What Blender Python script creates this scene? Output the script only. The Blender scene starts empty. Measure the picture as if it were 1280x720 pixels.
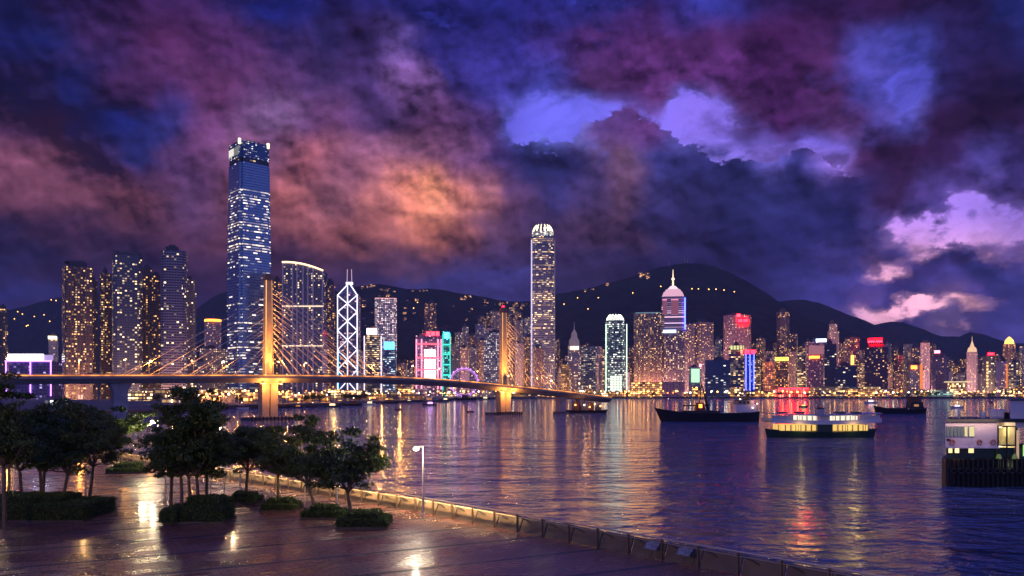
import bpy, math, random
import numpy as np
from mathutils import Vector, Matrix
R = math.radians
scene = bpy.context.scene
COL = scene.collection

# ------------------------------------------------------------------ camera
CAMZ = 12.0
HORIZON = 490.0            # pixel row of the horizon in the 1280 x 720 photograph
cam_d = bpy.data.cameras.new('camera')
cam = bpy.data.objects.new('camera', cam_d)
COL.objects.link(cam)
cam.location = (0, 0, CAMZ)
cam.rotation_euler = (R(90), 0, 0)
cam_d.sensor_width = 36.0
cam_d.lens = 36.0 * 1000.0 / 1280.0
cam_d.shift_y = (HORIZON - 360.0) / 1280.0
cam_d.clip_start = 0.5
cam_d.clip_end = 20000.0
scene.camera = cam

# ------------------------------------------------------------------ view and sampling
scene.view_settings.view_transform = 'Standard'
scene.view_settings.look = 'None'
scene.view_settings.exposure = 0.0
scene.view_settings.gamma = 1.0
scene.render.engine = 'CYCLES'
cy = scene.cycles
cy.use_denoising = True
cy.max_bounces = 5
cy.diffuse_bounces = 2
cy.glossy_bounces = 3
cy.transmission_bounces = 2
cy.sample_clamp_indirect = 4.0
cy.caustics_reflective = False
cy.caustics_refractive = False


def lin(c):
    return tuple((v / 255.0) / 12.92 if v / 255.0 <= 0.04045 else ((v / 255.0 + 0.055) / 1.055) ** 2.4 for v in c[:3])


class NT:
    """small helper for node trees"""
    def __init__(self, tree):
        self.t = tree
        self.n = tree.nodes
        self.l = tree.links

    def new(self, kind, **kw):
        nd = self.n.new(kind)
        for k, v in kw.items():
            setattr(nd, k, v)
        return nd

    def put(self, sock, v):
        if v is None:
            return
        if hasattr(v, 'is_output'):
            self.l.new(v, sock)
        else:
            sock.default_value = v

    def m(self, op, a, b=None, c=None, clamp=False):
        nd = self.new('ShaderNodeMath', operation=op, use_clamp=clamp)
        self.put(nd.inputs[0], a)
        self.put(nd.inputs[1], b)
        self.put(nd.inputs[2], c)
        return nd.outputs[0]

    def v(self, op, a, b=None, s=None):
        nd = self.new('ShaderNodeVectorMath', operation=op)
        self.put(nd.inputs[0], a)
        if b is not None:
            self.put(nd.inputs[1], b)
        if s is not None:
            self.put(nd.inputs['Scale'], s)
        return nd.outputs['Value'] if op in ('DOT_PRODUCT', 'LENGTH', 'DISTANCE') else nd.outputs[0]

    def xyz(self, x=0.0, y=0.0, z=0.0):
        nd = self.new('ShaderNodeCombineXYZ')
        self.put(nd.inputs[0], x); self.put(nd.inputs[1], y); self.put(nd.inputs[2], z)
        return nd.outputs[0]

    def sep(self, a):
        nd = self.new('ShaderNodeSeparateXYZ')
        self.put(nd.inputs[0], a)
        return nd.outputs

    def mix(self, f, a, b, blend='MIX'):
        nd = self.new('ShaderNodeMix', data_type='RGBA', blend_type=blend)
        self.put(nd.inputs[0], f)
        self.put(nd.inputs[6], a if hasattr(a, 'is_output') else (*a[:3], 1.0))
        self.put(nd.inputs[7], b if hasattr(b, 'is_output') else (*b[:3], 1.0))
        return nd.outputs[2]

    def rng(self, x, a, b, c=0.0, d=1.0, smooth=True):
        nd = self.new('ShaderNodeMapRange', interpolation_type='SMOOTHSTEP' if smooth else 'LINEAR')
        self.put(nd.inputs[0], x); self.put(nd.inputs[1], a); self.put(nd.inputs[2], b)
        self.put(nd.inputs[3], c); self.put(nd.inputs[4], d)
        return nd.outputs[0]

    def noise(self, vec, scale, detail=4.0, rough=0.5, dist=0.0, dim='3D', w=None):
        nd = self.new('ShaderNodeTexNoise', noise_dimensions=dim)
        self.put(nd.inputs['Vector'], vec)
        if w is not None:
            self.put(nd.inputs['W'], w)
        nd.inputs['Scale'].default_value = scale
        nd.inputs['Detail'].default_value = detail
        nd.inputs['Roughness'].default_value = rough
        nd.inputs['Distortion'].default_value = dist
        return nd.outputs['Fac'], nd.outputs['Color']

    def ramp(self, x, stops, interp='LINEAR'):
        nd = self.new('ShaderNodeValToRGB')
        self.put(nd.inputs[0], x)
        cr = nd.color_ramp
        cr.interpolation = interp
        while len(cr.elements) < len(stops):
            cr.elements.new(1.0)
        for e, (p, c) in zip(cr.elements, stops):
            e.position = p
        for e, (p, c) in zip(cr.elements, stops):
            e.color = (c, c, c, 1) if isinstance(c, (int, float)) else (*c[:3], c[3] if len(c) > 3 else 1.0)
        return nd.outputs[0], nd.outputs[1]


# ------------------------------------------------------------------ sky: a dusk sky with clouds lit by the city, by direction only
world = bpy.data.worlds.new('World')
scene.world = world
world.use_nodes = True
wt = NT(world.node_tree)
wt.n.clear()
# rows of the sky, bottom up: (elevation row, [(column, r, g, b, cloud cover)])
SKY_ROWS = {
    0: [(0,30,30,88,.6),(70,55,32,88,.8),(160,66,33,86,.9),(240,62,32,86,.85),(310,40,30,100,.6),(345,18,30,120,.3),(400,38,27,90,.7),(480,34,28,100,.7),(560,30,28,112,.6),(640,32,30,125,.55),(720,34,32,128,.55),(790,55,32,108,.7),(870,42,42,135,.5),(950,50,28,85,.8),(1040,52,24,74,.9),(1120,50,24,68,.9),(1200,42,26,76,.8),(1280,28,36,105,.6)],
    50: [(0,26,32,105,.5),(60,30,36,108,.42),(110,70,40,96,.8),(200,86,42,92,.95),(290,82,44,98,.95),(360,60,40,98,.8),(400,40,32,84,.95),(460,58,38,96,1.),(515,100,76,150,.8),(550,45,34,115,.6),(640,48,38,135,.55),(700,66,42,130,.7),(760,92,46,118,.75),(800,85,42,103,.9),(880,79,38,96,.95),(960,72,30,87,.95),(1040,64,30,82,.8),(1090,60,55,135,0.6),(1140,56,56,140,0.56),(1185,42,30,85,.8),(1240,36,26,78,.9),(1280,30,30,92,.8)],
    100: [(0,52,42,104,.8),(60,62,44,104,.7),(100,22,36,108,.38),(170,84,46,98,.9),(250,98,54,100,1.),(330,96,60,112,1.),(390,62,42,90,1.),(470,74,50,108,1.),(530,130,92,158,.95),(552,130,92,160,.8),(575,55,42,122,.65),(640,58,46,142,.55),(700,64,62,165,.5),(745,82,46,100,.8),(800,104,52,125,.95),(880,109,54,132,.95),(950,83,34,100,.95),(1040,76,38,90,.75),(1090,70,62,150,0.6),(1135,80,78,170,0.5),(1165,50,34,92,.8),(1220,42,24,66,1.),(1280,36,26,78,.9)],
    150: [(0,90,56,96,.9),(70,92,56,98,.9),(115,60,48,112,.6),(150,20,38,115,.25),(190,50,44,112,.5),(250,108,64,112,.95),(330,124,92,138,1.),(400,104,66,112,1.),(480,80,54,104,1.),(560,102,64,112,1.),(620,84,56,118,.95),(650,90,90,180,.5),(690,100,110,205,.28),(730,110,115,210,.25),(765,86,56,118,.7),(810,119,66,143,.9),(845,110,96,180,.42),(880,110,96,180,.35),(915,89,50,107,.8),(970,89,38,107,.9),(1040,79,44,96,.8),(1090,80,64,145,0.6),(1130,90,84,180,0.5),(1165,52,26,66,.95),(1220,48,24,60,1.),(1280,52,30,76,.95)],
    200: [(0,120,72,96,.95),(80,122,74,98,.95),(140,76,52,106,.75),(175,30,40,110,.4),(220,92,60,108,.85),(320,126,80,112,1.),(380,150,88,104,1.),(440,128,82,112,1.),(500,140,92,124,1.),(545,132,86,122,1.),(600,118,78,126,1.),(632,64,46,106,.95),(665,38,38,92,.85),(720,42,40,98,.85),(770,98,70,98,.95),(820,52,50,116,.85),(880,46,46,108,.85),(920,44,46,108,.7),(955,90,80,165,.45),(1000,50,50,118,.62),(1040,130,100,190,.35),(1075,74,40,90,.8),(1120,61,28,73,1.),(1190,58,30,78,.95),(1235,76,62,140,.6),(1280,62,46,112,.8)],
    250: [(0,104,62,84,1.),(80,110,66,86,1.),(170,124,74,90,1.),(240,92,62,98,.9),(310,128,78,98,1.),(360,156,92,98,1.),(415,134,86,102,1.),(455,165,102,104,1.),(500,208,128,106,1.),(545,230,148,114,1.),(585,200,124,112,1.),(615,150,96,106,1.),(640,92,62,96,1.),(690,54,46,100,1.),(730,70,54,104,1.),(785,98,70,98,1.),(830,52,46,100,1.),(920,36,38,92,1.),(1000,34,36,90,1.),(1080,42,36,94,.95),(1130,64,36,82,.9),(1170,72,52,118,.75),(1215,82,62,138,.65),(1280,76,58,126,.7)],
    300: [(0,52,40,76,1.),(80,74,48,76,1.),(160,92,56,76,1.),(240,86,54,80,1.),(320,104,62,80,1.),(400,128,76,82,1.),(470,140,84,84,1.),(520,164,98,84,1.),(570,134,82,84,1.),(610,92,62,86,1.),(670,72,52,90,1.),(740,86,60,92,1.),(790,82,58,90,1.),(850,46,40,86,1.),(930,34,33,86,1.),(1020,32,33,90,1.),(1080,36,36,98,.92),(1115,70,60,130,.92),(1150,75,63,129,.92),(1200,60,52,118,.92),(1245,90,71,129,.92),(1280,90,70,129,.92)],
    350: [(0,46,38,82,1.),(80,54,39,76,1.),(160,60,40,74,1.),(240,62,42,74,1.),(320,62,42,74,1.),(400,68,46,76,1.),(480,60,46,84,1.),(530,62,58,118,.95),(590,66,60,126,.95),(650,66,60,130,.95),(700,56,46,86,1.),(780,54,42,80,1.),(850,44,38,86,1.),(930,40,38,98,1.),(1000,48,46,112,1.),(1060,60,54,128,.85),(1100,80,64,135,.92),(1135,64,54,126,.92),(1190,70,58,130,.92),(1235,44,46,110,.92),(1280,60,58,130,.92)],
    333: [(0,46,40,84,1.),(160,62,44,76,1.),(320,78,50,76,1.),(480,84,58,84,1.),(600,74,58,110,.95),(700,60,46,86,1.),(850,44,38,86,1.),(1000,42,40,102,.95),(1075,60,52,120,.92),(1098,95,71,129,.92),(1125,80,60,130,.92),(1190,55,46,108,.92),(1235,60,52,120,.92),(1280,80,64,135,.92)],
    378: [(0,44,44,104,1.),(160,48,40,86,1.),(300,54,40,78,1.),(480,58,48,92,1.),(590,64,58,124,1.),(700,58,50,100,1.),(900,42,40,94,1.),(1060,60,54,128,.85),(1092,100,76,145,.92),(1125,66,56,126,.92),(1150,85,68,129,.92),(1200,107,82,133,.92),(1222,90,70,140,.92),(1250,58,52,120,.92),(1280,62,58,130,.92)],
    395: [(0,48,40,90,1.),(160,54,40,76,1.),(300,60,42,74,1.),(500,56,50,104,1.),(650,60,56,120,1.),(800,50,42,90,1.),(940,44,42,106,1.),(1030,58,52,124,.9),(1075,90,72,140,.92),(1110,100,80,129,.92),(1145,62,52,118,.92),(1180,105,85,133,.92),(1212,75,61,115,.92),(1245,60,54,122,.92),(1280,66,60,132,.92)],
    470: [(0,60,50,96,1.),(300,66,48,80,1.),(640,70,60,125,1.),(900,60,52,118,1.),(1100,75,61,115,.92),(1200,100,80,140,.92),(1280,74,66,138,.92)],
}
BACK_ROWS = {
    0: [(0,8,26,105),(340,6,26,128),(640,34,38,150),(880,48,62,175),(1280,26,44,132)],
    150: [(0,6,26,110),(300,10,34,125),(560,60,50,140),(700,96,92,205),(880,122,98,200),(1100,86,80,190),(1280,70,70,165)],
    250: [(0,30,36,118),(500,150,120,190),(720,110,110,215),(880,130,116,215),(1040,168,124,215),(1280,140,110,200)],
    370: [(0,60,58,140),(500,90,90,165),(800,90,90,175),(1020,90,84,165),(1100,228,170,196),(1230,236,176,196),(1280,200,150,190)],
}
tc = wt.new('ShaderNodeTexCoord')
D0 = wt.v('NORMALIZE', tc.outputs['Generated'])
dx, dy, dz = wt.sep(D0)
hor = wt.m('SQRT', wt.m('ADD', wt.m('MULTIPLY', dx, dx), wt.m('MULTIPLY', dy, dy)))
az = wt.m('ARCTAN2', dx, dy)
el = wt.m('DIVIDE', dz, wt.m('MAXIMUM', hor, 0.02))
# domain warp: big slow billows plus fine fractal curl
dS = wt.v('MULTIPLY', D0, (1, 1, 1.25))
w1 = wt.noise(dS, 3.2, 3.0, 0.5)[1]
w2 = wt.noise(dS, 11.0, 6.0, 0.5)[1]
w1s = wt.sep(w1); w2s = wt.sep(w2)
def warp(i, k1, k2):
    return wt.m('ADD', wt.m('MULTIPLY', wt.m('SUBTRACT', w1s[i], 0.5), k1), wt.m('MULTIPLY', wt.m('SUBTRACT', w2s[i], 0.5), k2))
azw = wt.m('ADD', az, warp(0, 0.07, 0.10))
els = wt.m('DIVIDE', el, wt.m('MAXIMUM', wt.m('COSINE', az), 0.8))
elw = wt.m('ADD', els, warp(1, 0.05, 0.085))
def az_of(px):
    return math.atan((px - 640.0) / 1000.0)
AZR = 0.60
def azpos(px):
    return min(1.0, max(0.0, az_of(px) / (2 * AZR) + 0.5))
apos = wt.m('ADD', wt.m('DIVIDE', azw, 2 * AZR), 0.5, clamp=True)
def rows_lut(rows, pos, e, alpha=True):
    ys = sorted(rows)[::-1]
    col = al = None
    for i, y in enumerate(ys):
        c, a = wt.ramp(pos, [(azpos(s[0]), (*lin(s[1:4]), s[4] if len(s) > 4 else 1.0)) for s in rows[y]], 'EASE')
        if col is None:
            col, al = c, a
        else:
            e0 = (HORIZON - ys[i - 1]) / 1000.0 * 1.0
            e1 = (HORIZON - y) / 1000.0 * 1.0
            f = wt.rng(e, e0, e1)
            col = wt.mix(f, col, c)
            if alpha:
                al = wt.m('ADD', wt.m('MULTIPLY', al, wt.m('SUBTRACT', 1.0, f)), wt.m('MULTIPLY', a, f))
    return col, al
front, cover = rows_lut(SKY_ROWS, apos, elw)
apos2 = wt.m('ADD', wt.m('DIVIDE', az, 2 * AZR), 0.5, clamp=True)
back, _ = rows_lut(BACK_ROWS, apos2, els, alpha=False)
# cloud relief: one warped field of billows, brighter on the side turned to the light (low, to the west)
def lumps(vec, sc, det, rg=0.5):
    nd = wt.new('ShaderNodeTexVoronoi', feature='F1')
    wt.put(nd.inputs['Vector'], vec); nd.inputs['Scale'].default_value = sc
    nd.inputs['Detail'].default_value = det; nd.inputs['Roughness'].default_value = rg; nd.inputs['Lacunarity'].default_value = 2.1
    nd.normalize = True
    return nd.outputs['Distance']
wv = wt.v('SUBTRACT', w2, (0.5, 0.5, 0.5))
wf = wt.v('SUBTRACT', wt.noise(dS, 30.0, 5.0, 0.55)[1], (0.5, 0.5, 0.5))
dW = wt.v('ADD', wt.v('ADD', dS, wt.v('SCALE', wv, s=0.08)), wt.v('SCALE', wf, s=0.022))
fb = wt.noise(dS, 9.0, 7.0, 0.5, 0.12)[0]
big = wt.noise(dS, 4.0, 4.0, 0.5, 0.2)[0]
l1 = wt.m('SUBTRACT', 1.0, lumps(dW, 7.5, 2.5, 0.5))
l1b = wt.m('SUBTRACT', 1.0, lumps(wt.v('ADD', dW, (0.010, 0.0, 0.018)), 7.5, 2.5, 0.5))
dN = wt.v('ADD', dS, wt.v('SCALE', wf, s=0.01))
nf = wt.noise(dN, 14.0, 8.0, 0.57)[0]
nf2 = wt.noise(wt.v('ADD', dN, (0.004, 0.0, 0.009)), 14.0, 8.0, 0.57)[0]
relief = wt.m('ADD', wt.m('MULTIPLY', wt.m('SUBTRACT', l1, l1b), 3.0), wt.m('MULTIPLY', wt.m('SUBTRACT', nf, nf2), 3.9))
shade = wt.m('ADD', 0.44, wt.m('ADD', wt.m('MULTIPLY', wt.m('SUBTRACT', fb, 0.5), 1.6), wt.m('MULTIPLY', wt.m('SUBTRACT', big, 0.5), 2.0)))
shade = wt.m('ADD', shade, wt.m('ADD', relief, wt.m('ADD', wt.m('MULTIPLY', l1, 0.85), wt.m('MULTIPLY', wt.m('SUBTRACT', nf, 0.5), 0.7))))
calm = wt.rng(els, 0.20, 0.12)
shade = wt.m('MAXIMUM', shade, 0.32)
shade = wt.m('ADD', wt.m('MULTIPLY', shade, wt.m('SUBTRACT', 1.0, wt.m('MULTIPLY', calm, 0.45))), wt.m('MULTIPLY', calm, 0.45))
cloudc = wt.v('SCALE', front, s=shade)
fm_b = wt.noise(wt.v('MULTIPLY', dS, (1, 1, 1.5)), 40.0, 6.0, 0.6, 0.3)[0]
fm = wt.m('ADD', wt.m('ADD', wt.m('MULTIPLY', fb, 0.55), wt.m('MULTIPLY', l1, 0.42)), wt.m('ADD', 0.03, wt.m('ADD', wt.m('MULTIPLY', wt.m('SUBTRACT', nf, 0.5), 0.5), wt.m('MULTIPLY', wt.m('SUBTRACT', fm_b, 0.5), 0.55))))
# the crisp top of the dark cumulus bank over the harbour
EDGE = [(600,215),(640,188),(665,178),(700,194),(722,180),(745,164),(768,158),(800,160),(822,166),(842,188),(870,196),(900,214),(925,205),(960,212),(985,199),(1003,190),(1022,206),(1045,218),(1070,232),(1120,250)]
emn, emx = 0.20, 0.36
ev, _ = wt.ramp(wt.m('ADD', wt.m('DIVIDE', az, 2 * AZR), 0.5, clamp=True), [(azpos(x), ((HORIZON - y) / 1000 - emn) / (emx - emn)) for x, y in EDGE], 'B_SPLINE')
edge_el = wt.m('ADD', wt.m('MULTIPLY', ev, emx - emn), emn)
dd_ = wt.m('ADD', wt.m('SUBTRACT', edge_el, els), wt.m('MULTIPLY', wt.m('SUBTRACT', fm, 0.5), 0.11))
win_ = wt.m('MULTIPLY', wt.rng(az, az_of(615), az_of(660)), wt.rng(az, az_of(1110), az_of(1050)))
inside = wt.m('MULTIPLY', wt.rng(dd_, -0.002, 0.012), wt.rng(dd_, 0.10, 0.05))
above = wt.m('MULTIPLY', wt.rng(dd_, -0.05, -0.012), wt.rng(dd_, 0.0, -0.006))
cover = wt.m('ADD', cover, wt.m('MULTIPLY', win_, wt.m('SUBTRACT', wt.m('MULTIPLY', inside, 0.7), wt.m('MULTIPLY', above, 0.34))))
SLIVERS = [(1188,381,42,8,-.05,.75),(1150,374,16,6,-.4,.55),(1092,396,26,7,-.45,.75),(1122,388,10,9,.6,.55),(1102,341,22,6,.35,.7),(1150,318,30,7,.2,.5),(1205,297,62,10,.1,.62),(1262,288,42,9,-.1,.65),(1255,318,34,8,-.15,.55),
           (1188,412,20,4,0.,.5),(1236,262,36,8,-.3,.45),(1160,285,26,8,.3,.45),(1208,255,16,12,.5,.35),(712,158,44,24,.1,.35),(856,160,40,20,.25,.35),(1036,98,26,8,.5,.35),(1132,100,20,26,.3,.42)]
wfs = wt.sep(wf)
azs = wt.m('ADD', wt.m('ADD', az, warp(0, 0.03, 0.07)), wt.m('MULTIPLY', wfs[0], 0.075)); eln = wt.m('ADD', wt.m('ADD', els, warp(1, 0.02, 0.05)), wt.m('MULTIPLY', wfs[2], 0.045))
for (sx_, sy_, rx_, ry_, ta_, ks_) in SLIVERS:
    ex_ = wt.m('SUBTRACT', azs, az_of(sx_)); ey_ = wt.m('SUBTRACT', eln, (HORIZON - sy_) / 1000)
    ca_, sa_ = math.cos(ta_), math.sin(ta_)
    ux_ = wt.m('MULTIPLY', wt.m('ADD', wt.m('MULTIPLY', ex_, ca_), wt.m('MULTIPLY', ey_, sa_)), 1000.0 / (rx_ * 1.25))
    uy_ = wt.m('MULTIPLY', wt.m('SUBTRACT', wt.m('MULTIPLY', ey_, ca_), wt.m('MULTIPLY', ex_, sa_)), 1000.0 / (ry_ * 1.7))
    q2_ = wt.m('ADD', wt.m('MULTIPLY', ux_, ux_), wt.m('MULTIPLY', uy_, uy_))
    cover = wt.m('SUBTRACT', cover, wt.m('MULTIPLY', wt.m('EXPONENT', wt.m('MULTIPLY', q2_, -1.0)), ks_ * .86))
marg = wt.m('ADD', cover, wt.m('MULTIPLY', wt.m('SUBTRACT', fm, 0.5), 1.35))
mask = wt.rng(marg, 0.36, 0.60)
lining = wt.m('MULTIPLY', wt.rng(marg, 0.40, 0.52), wt.rng(marg, 0.86, 0.56))
cloudc = wt.mix(wt.m('MULTIPLY', lining, 0.26), cloudc, back)
thin = wt.m('MULTIPLY', wt.rng(wt.noise(wt.v('MULTIPLY', dW, (1, 1, 1.5)), 7.0, 7.0, 0.58, 0.4)[0], 0.34, 0.64), 1.0)
veil = wt.m('ADD', 0.45, wt.m('MULTIPLY', thin, 0.95))
nish = wt.new('ShaderNodeTexSky', sky_type='NISHITA')
nish.sun_disc = False
nish.sun_elevation = R(-4)
nish.sun_rotation = R(75)
gap = wt.v('ADD', wt.v('SCALE', back, s=veil), wt.v('SCALE', nish.outputs[0], s=0.012))
skyc = wt.mix(mask, gap, cloudc)
gm = wt.new('ShaderNodeGamma'); wt.l.new(skyc, gm.inputs[0]); gm.inputs[1].default_value = 1.28
hs = wt.new('ShaderNodeHueSaturation'); hs.inputs['Saturation'].default_value = .93; hs.inputs['Value'].default_value = 1.36
wt.l.new(gm.outputs[0], hs.inputs['Color'])
skyc = hs.outputs[0]
# the sky behind the viewer: clearer, bluer dusk
bk = wt.rng(dy, 0.15, -0.35)
bkcol = wt.mix(wt.rng(wt.m('ADD', el, wt.m('MULTIPLY', big, 0.3)), 0.0, 0.9), lin((128, 150, 226)), lin((44, 52, 130)))
skyc = wt.mix(bk, skyc, wt.v('SCALE', bkcol, s=wt.m('ADD', 0.35, wt.m('MULTIPLY', fb, 1.2))))
# overhead
skyc = wt.mix(wt.rng(el, 0.52, 1.0), skyc, wt.v('SCALE', lin((92, 104, 214)), s=wt.m('ADD', 0.25, wt.m('MULTIPLY', fb, 1.4))))
bg = wt.new('ShaderNodeBackground')
wt.l.new(skyc, bg.inputs[0])
bg.inputs[1].default_value = 1.0
wo = wt.new('ShaderNodeOutputWorld')
wt.l.new(bg.outputs[0], wo.inputs[0])
world.cycles.sampling_method = 'MANUAL'
world.cycles.sample_map_resolution = 512

# ------------------------------------------------------------------ helpers
def P(px, py, D):
    """world point seen at pixel (px, py) of the 1280 x 720 photograph at depth D"""
    return Vector(((px - 640.0) / 1000.0 * D, D, CAMZ + (HORIZON - py) / 1000.0 * D))


ORD = ('first second third fourth fifth sixth seventh eighth ninth tenth eleventh twelfth thirteenth fourteenth fifteenth '
       'sixteenth seventeenth eighteenth nineteenth twentieth').split()
TENS = {20: 'twenty', 30: 'thirty', 40: 'forty', 50: 'fifty', 60: 'sixty', 70: 'seventy', 80: 'eighty', 90: 'ninety'}


def ordn(i):
    """0 -> first"""
    n = i + 1
    if n <= 20:
        return ORD[n - 1]
    t, u = n // 10 * 10, n % 10
    if u == 0:
        return TENS[t][:-1] + 'ieth'
    return TENS[t] + '-' + ORD[u - 1]


def tag(o, label=None, cat=None, group=None, kind=None):
    if label: o['label'] = label
    if cat: o['category'] = cat
    if group: o['group'] = group
    if kind: o['kind'] = kind
    return o


def empty(name, loc, rz=0.0, label=None, cat=None, group=None):
    o = bpy.data.objects.new(name, None)
    COL.objects.link(o)
    o.location = loc
    o.rotation_euler = (0, 0, rz)
    o.empty_display_size = 0.5
    tag(o, label, cat, group)
    return o


def root_inv(o):
    """inverse world matrix of an empty or part (roots have only location and z rotation)"""
    m = Matrix.Identity(4)
    while o is not None:
        m = Matrix.Translation(o.location) @ Matrix.Rotation(o.rotation_euler.z, 4, 'Z') @ m
        o = o.parent
    return m.inverted()


class MB:
    """mesh builder in world coordinates; build() links one mesh object"""
    def __init__(self):
        self.v = []; self.f = []; self.u = []; self.mi = []

    def face(self, pts, uv=None, mi=0):
        k = len(self.v)
        self.v += [tuple(p) for p in pts]
        self.f.append(tuple(range(k, k + len(pts))))
        self.u += uv if uv else [(-999.0, -999.0)] * len(pts)
        self.mi.append(mi)

    def prism(self, pts, z0, z1, pts_top=None, cap=True, mi=0, u0=0.0, bottom=False):
        """closed plan polygon (counter-clockwise), wall faces carry metre coordinates"""
        top = pts_top or pts
        n = len(pts)
        u = u0
        for i in range(n):
            a, b = pts[i], pts[(i + 1) % n]
            c, d = top[(i + 1) % n], top[i]
            L = math.hypot(b[0] - a[0], b[1] - a[1])
            self.face([(a[0], a[1], z0), (b[0], b[1], z0), (c[0], c[1], z1), (d[0], d[1], z1)],
                      [(u, z0), (u + L, z0), (u + L, z1), (u, z1)], mi)
            u += L + 1.37
        if cap:
            self.face([(p[0], p[1], z1) for p in top], mi=mi)
        if bottom:
            self.face([(p[0], p[1], z0) for p in pts][::-1], mi=mi)
        return self

    def box(self, cx, cy, z0, z1, w, d, yaw=0.0, mi=0):
        pts = rect(cx, cy, w, d, yaw)
        return self.prism(pts, z0, z1, mi=mi, bottom=True)

    def bar(self, a, b, r, n=4, r2=None, mi=0, caps=True):
        """tapered bar from a to b"""
        a = Vector(a); b = Vector(b)
        d = (b - a)
        if d.length < 1e-6: return self
        d.normalize()
        up = Vector((0, 0, 1)) if abs(d.z) < 0.95 else Vector((1, 0, 0))
        x = d.cross(up).normalized(); y = d.cross(x).normalized()
        r2 = r if r2 is None else r2
        ra = []; rb = []
        off = math.pi / 4 if n == 4 else 0
        for i in range(n):
            t = 2 * math.pi * i / n + off
            e = x * math.cos(t) + y * math.sin(t)
            ra.append(a + e * r); rb.append(b + e * r2)
        for i in range(n):
            j = (i + 1) % n
            self.face([ra[i], rb[i], rb[j], ra[j]], mi=mi)
        if caps:
            self.face(ra, mi=mi); self.face(rb[::-1], mi=mi)
        return self

    def lathe(self, c, prof, n=12, mi=0, sx=1.0, sy=1.0):
        """prof: [(radius, z offset)] about the vertical through c"""
        for (r0, h0), (r1, h1) in zip(prof, prof[1:]):
            for i in range(n):
                t0 = 2 * math.pi * i / n; t1 = 2 * math.pi * (i + 1) / n
                q = [(c[0] + sx * r0 * math.cos(t0), c[1] + sy * r0 * math.sin(t0), c[2] + h0),
                     (c[0] + sx * r0 * math.cos(t1), c[1] + sy * r0 * math.sin(t1), c[2] + h0),
                     (c[0] + sx * r1 * math.cos(t1), c[1] + sy * r1 * math.sin(t1), c[2] + h1),
                     (c[0] + sx * r1 * math.cos(t0), c[1] + sy * r1 * math.sin(t0), c[2] + h1)]
                self.face(q, mi=mi)
        return self

    def build(self, name, mats, parent=None, weld=True, smooth=False):
        me = bpy.data.meshes.new(name)
        vs = self.v
        if parent is not None:
            mi = root_inv(parent)
            vs = [tuple(mi @ Vector(p)) for p in vs]
        else:
            pass
        me.from_pydata(vs, [], self.f)
        uvl = me.uv_layers.new(name='UVMap')
        uvl.data.foreach_set('uv', [c for p in self.u for c in p])
        if not isinstance(mats, (list, tuple)): mats = [mats]
        for m_ in mats: me.materials.append(m_)
        me.polygons.foreach_set('material_index', self.mi)
        if smooth:
            me.polygons.foreach_set('use_smooth', [True] * len(self.f))
        if weld:
            import bmesh
            bm = bmesh.new(); bm.from_mesh(me)
            bmesh.ops.remove_doubles(bm, verts=bm.verts, dist=0.0004)
            bm.to_mesh(me); bm.free()
        me.update()
        o = bpy.data.objects.new(name, me)
        COL.objects.link(o)
        if parent is not None:
            o.parent = parent
        return o


def rect(cx, cy, w, d, yaw=0.0):
    c, s = math.cos(yaw), math.sin(yaw)
    return [(cx + x * c - y * s, cy + x * s + y * c) for x, y in ((-w / 2, -d / 2), (w / 2, -d / 2), (w / 2, d / 2), (-w / 2, d / 2))]


def xf(pts, cx, cy, yaw):
    c, s = math.cos(yaw), math.sin(yaw)
    return [(cx + x * c - y * s, cy + x * s + y * c) for x, y in pts]


def plan(kind, w, d):
    """plan polygon about the origin"""
    if kind == 'rect':
        return [(-w / 2, -d / 2), (w / 2, -d / 2), (w / 2, d / 2), (-w / 2, d / 2)]
    if kind == 'ribs':      # residential tower: bay windows stand out of the front and the back
        n = max(2, int(round(w / 9.0)))
        k = min(1.8, d * 0.08)
        out = []
        bw = w / n
        for i in range(n):
            x0 = -w / 2 + i * bw
            out += [(x0 + bw * .12, -d / 2 + k), (x0 + bw * .12, -d / 2), (x0 + bw * .62, -d / 2), (x0 + bw * .62, -d / 2 + k)]
        out = [(-w / 2, -d / 2 + k)] + out + [(w / 2, -d / 2 + k), (w / 2, d / 2), (-w / 2, d / 2)]
        return out
    if kind == 'cross':     # cruciform tower
        a, b = w * .3, d * .3
        return [(-a, -d / 2), (a, -d / 2), (a, -b), (w / 2, -b), (w / 2, b), (a, b), (a, d / 2), (-a, d / 2), (-a, b), (-w / 2, b), (-w / 2, -b), (-a, -b)]
    if kind == 'oct':
        a, b = w * .27, d * .27
        return [(-w / 2 + a, -d / 2), (w / 2 - a, -d / 2), (w / 2, -d / 2 + b), (w / 2, d / 2 - b), (w / 2 - a, d / 2), (-w / 2 + a, d / 2), (-w / 2, d / 2 - b), (-w / 2, -d / 2 + b)]
    if kind == 'chamfer':
        a = min(w, d) * .14
        return [(-w / 2 + a, -d / 2), (w / 2 - a, -d / 2), (w / 2, -d / 2 + a), (w / 2, d / 2 - a), (w / 2 - a, d / 2), (-w / 2 + a, d / 2), (-w / 2, d / 2 - a), (-w / 2, -d / 2 + a)]
    if kind == 'round':
        return [(w / 2 * math.cos(t), d / 2 * math.sin(t)) for t in (2 * math.pi * i / 20 for i in range(20))]
    if kind == 'notch':     # square with re-entrant corners
        a = min(w, d) * .12
        return [(-w / 2 + a, -d / 2), (w / 2 - a, -d / 2), (w / 2 - a, -d / 2 + a), (w / 2, -d / 2 + a), (w / 2, d / 2 - a), (w / 2 - a, d / 2 - a), (w / 2 - a, d / 2), (-w / 2 + a, d / 2), (-w / 2 + a, d / 2 - a), (-w / 2, d / 2 - a), (-w / 2, -d / 2 + a), (-w / 2 + a, -d / 2 + a)]
    raise ValueError(kind)


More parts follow.
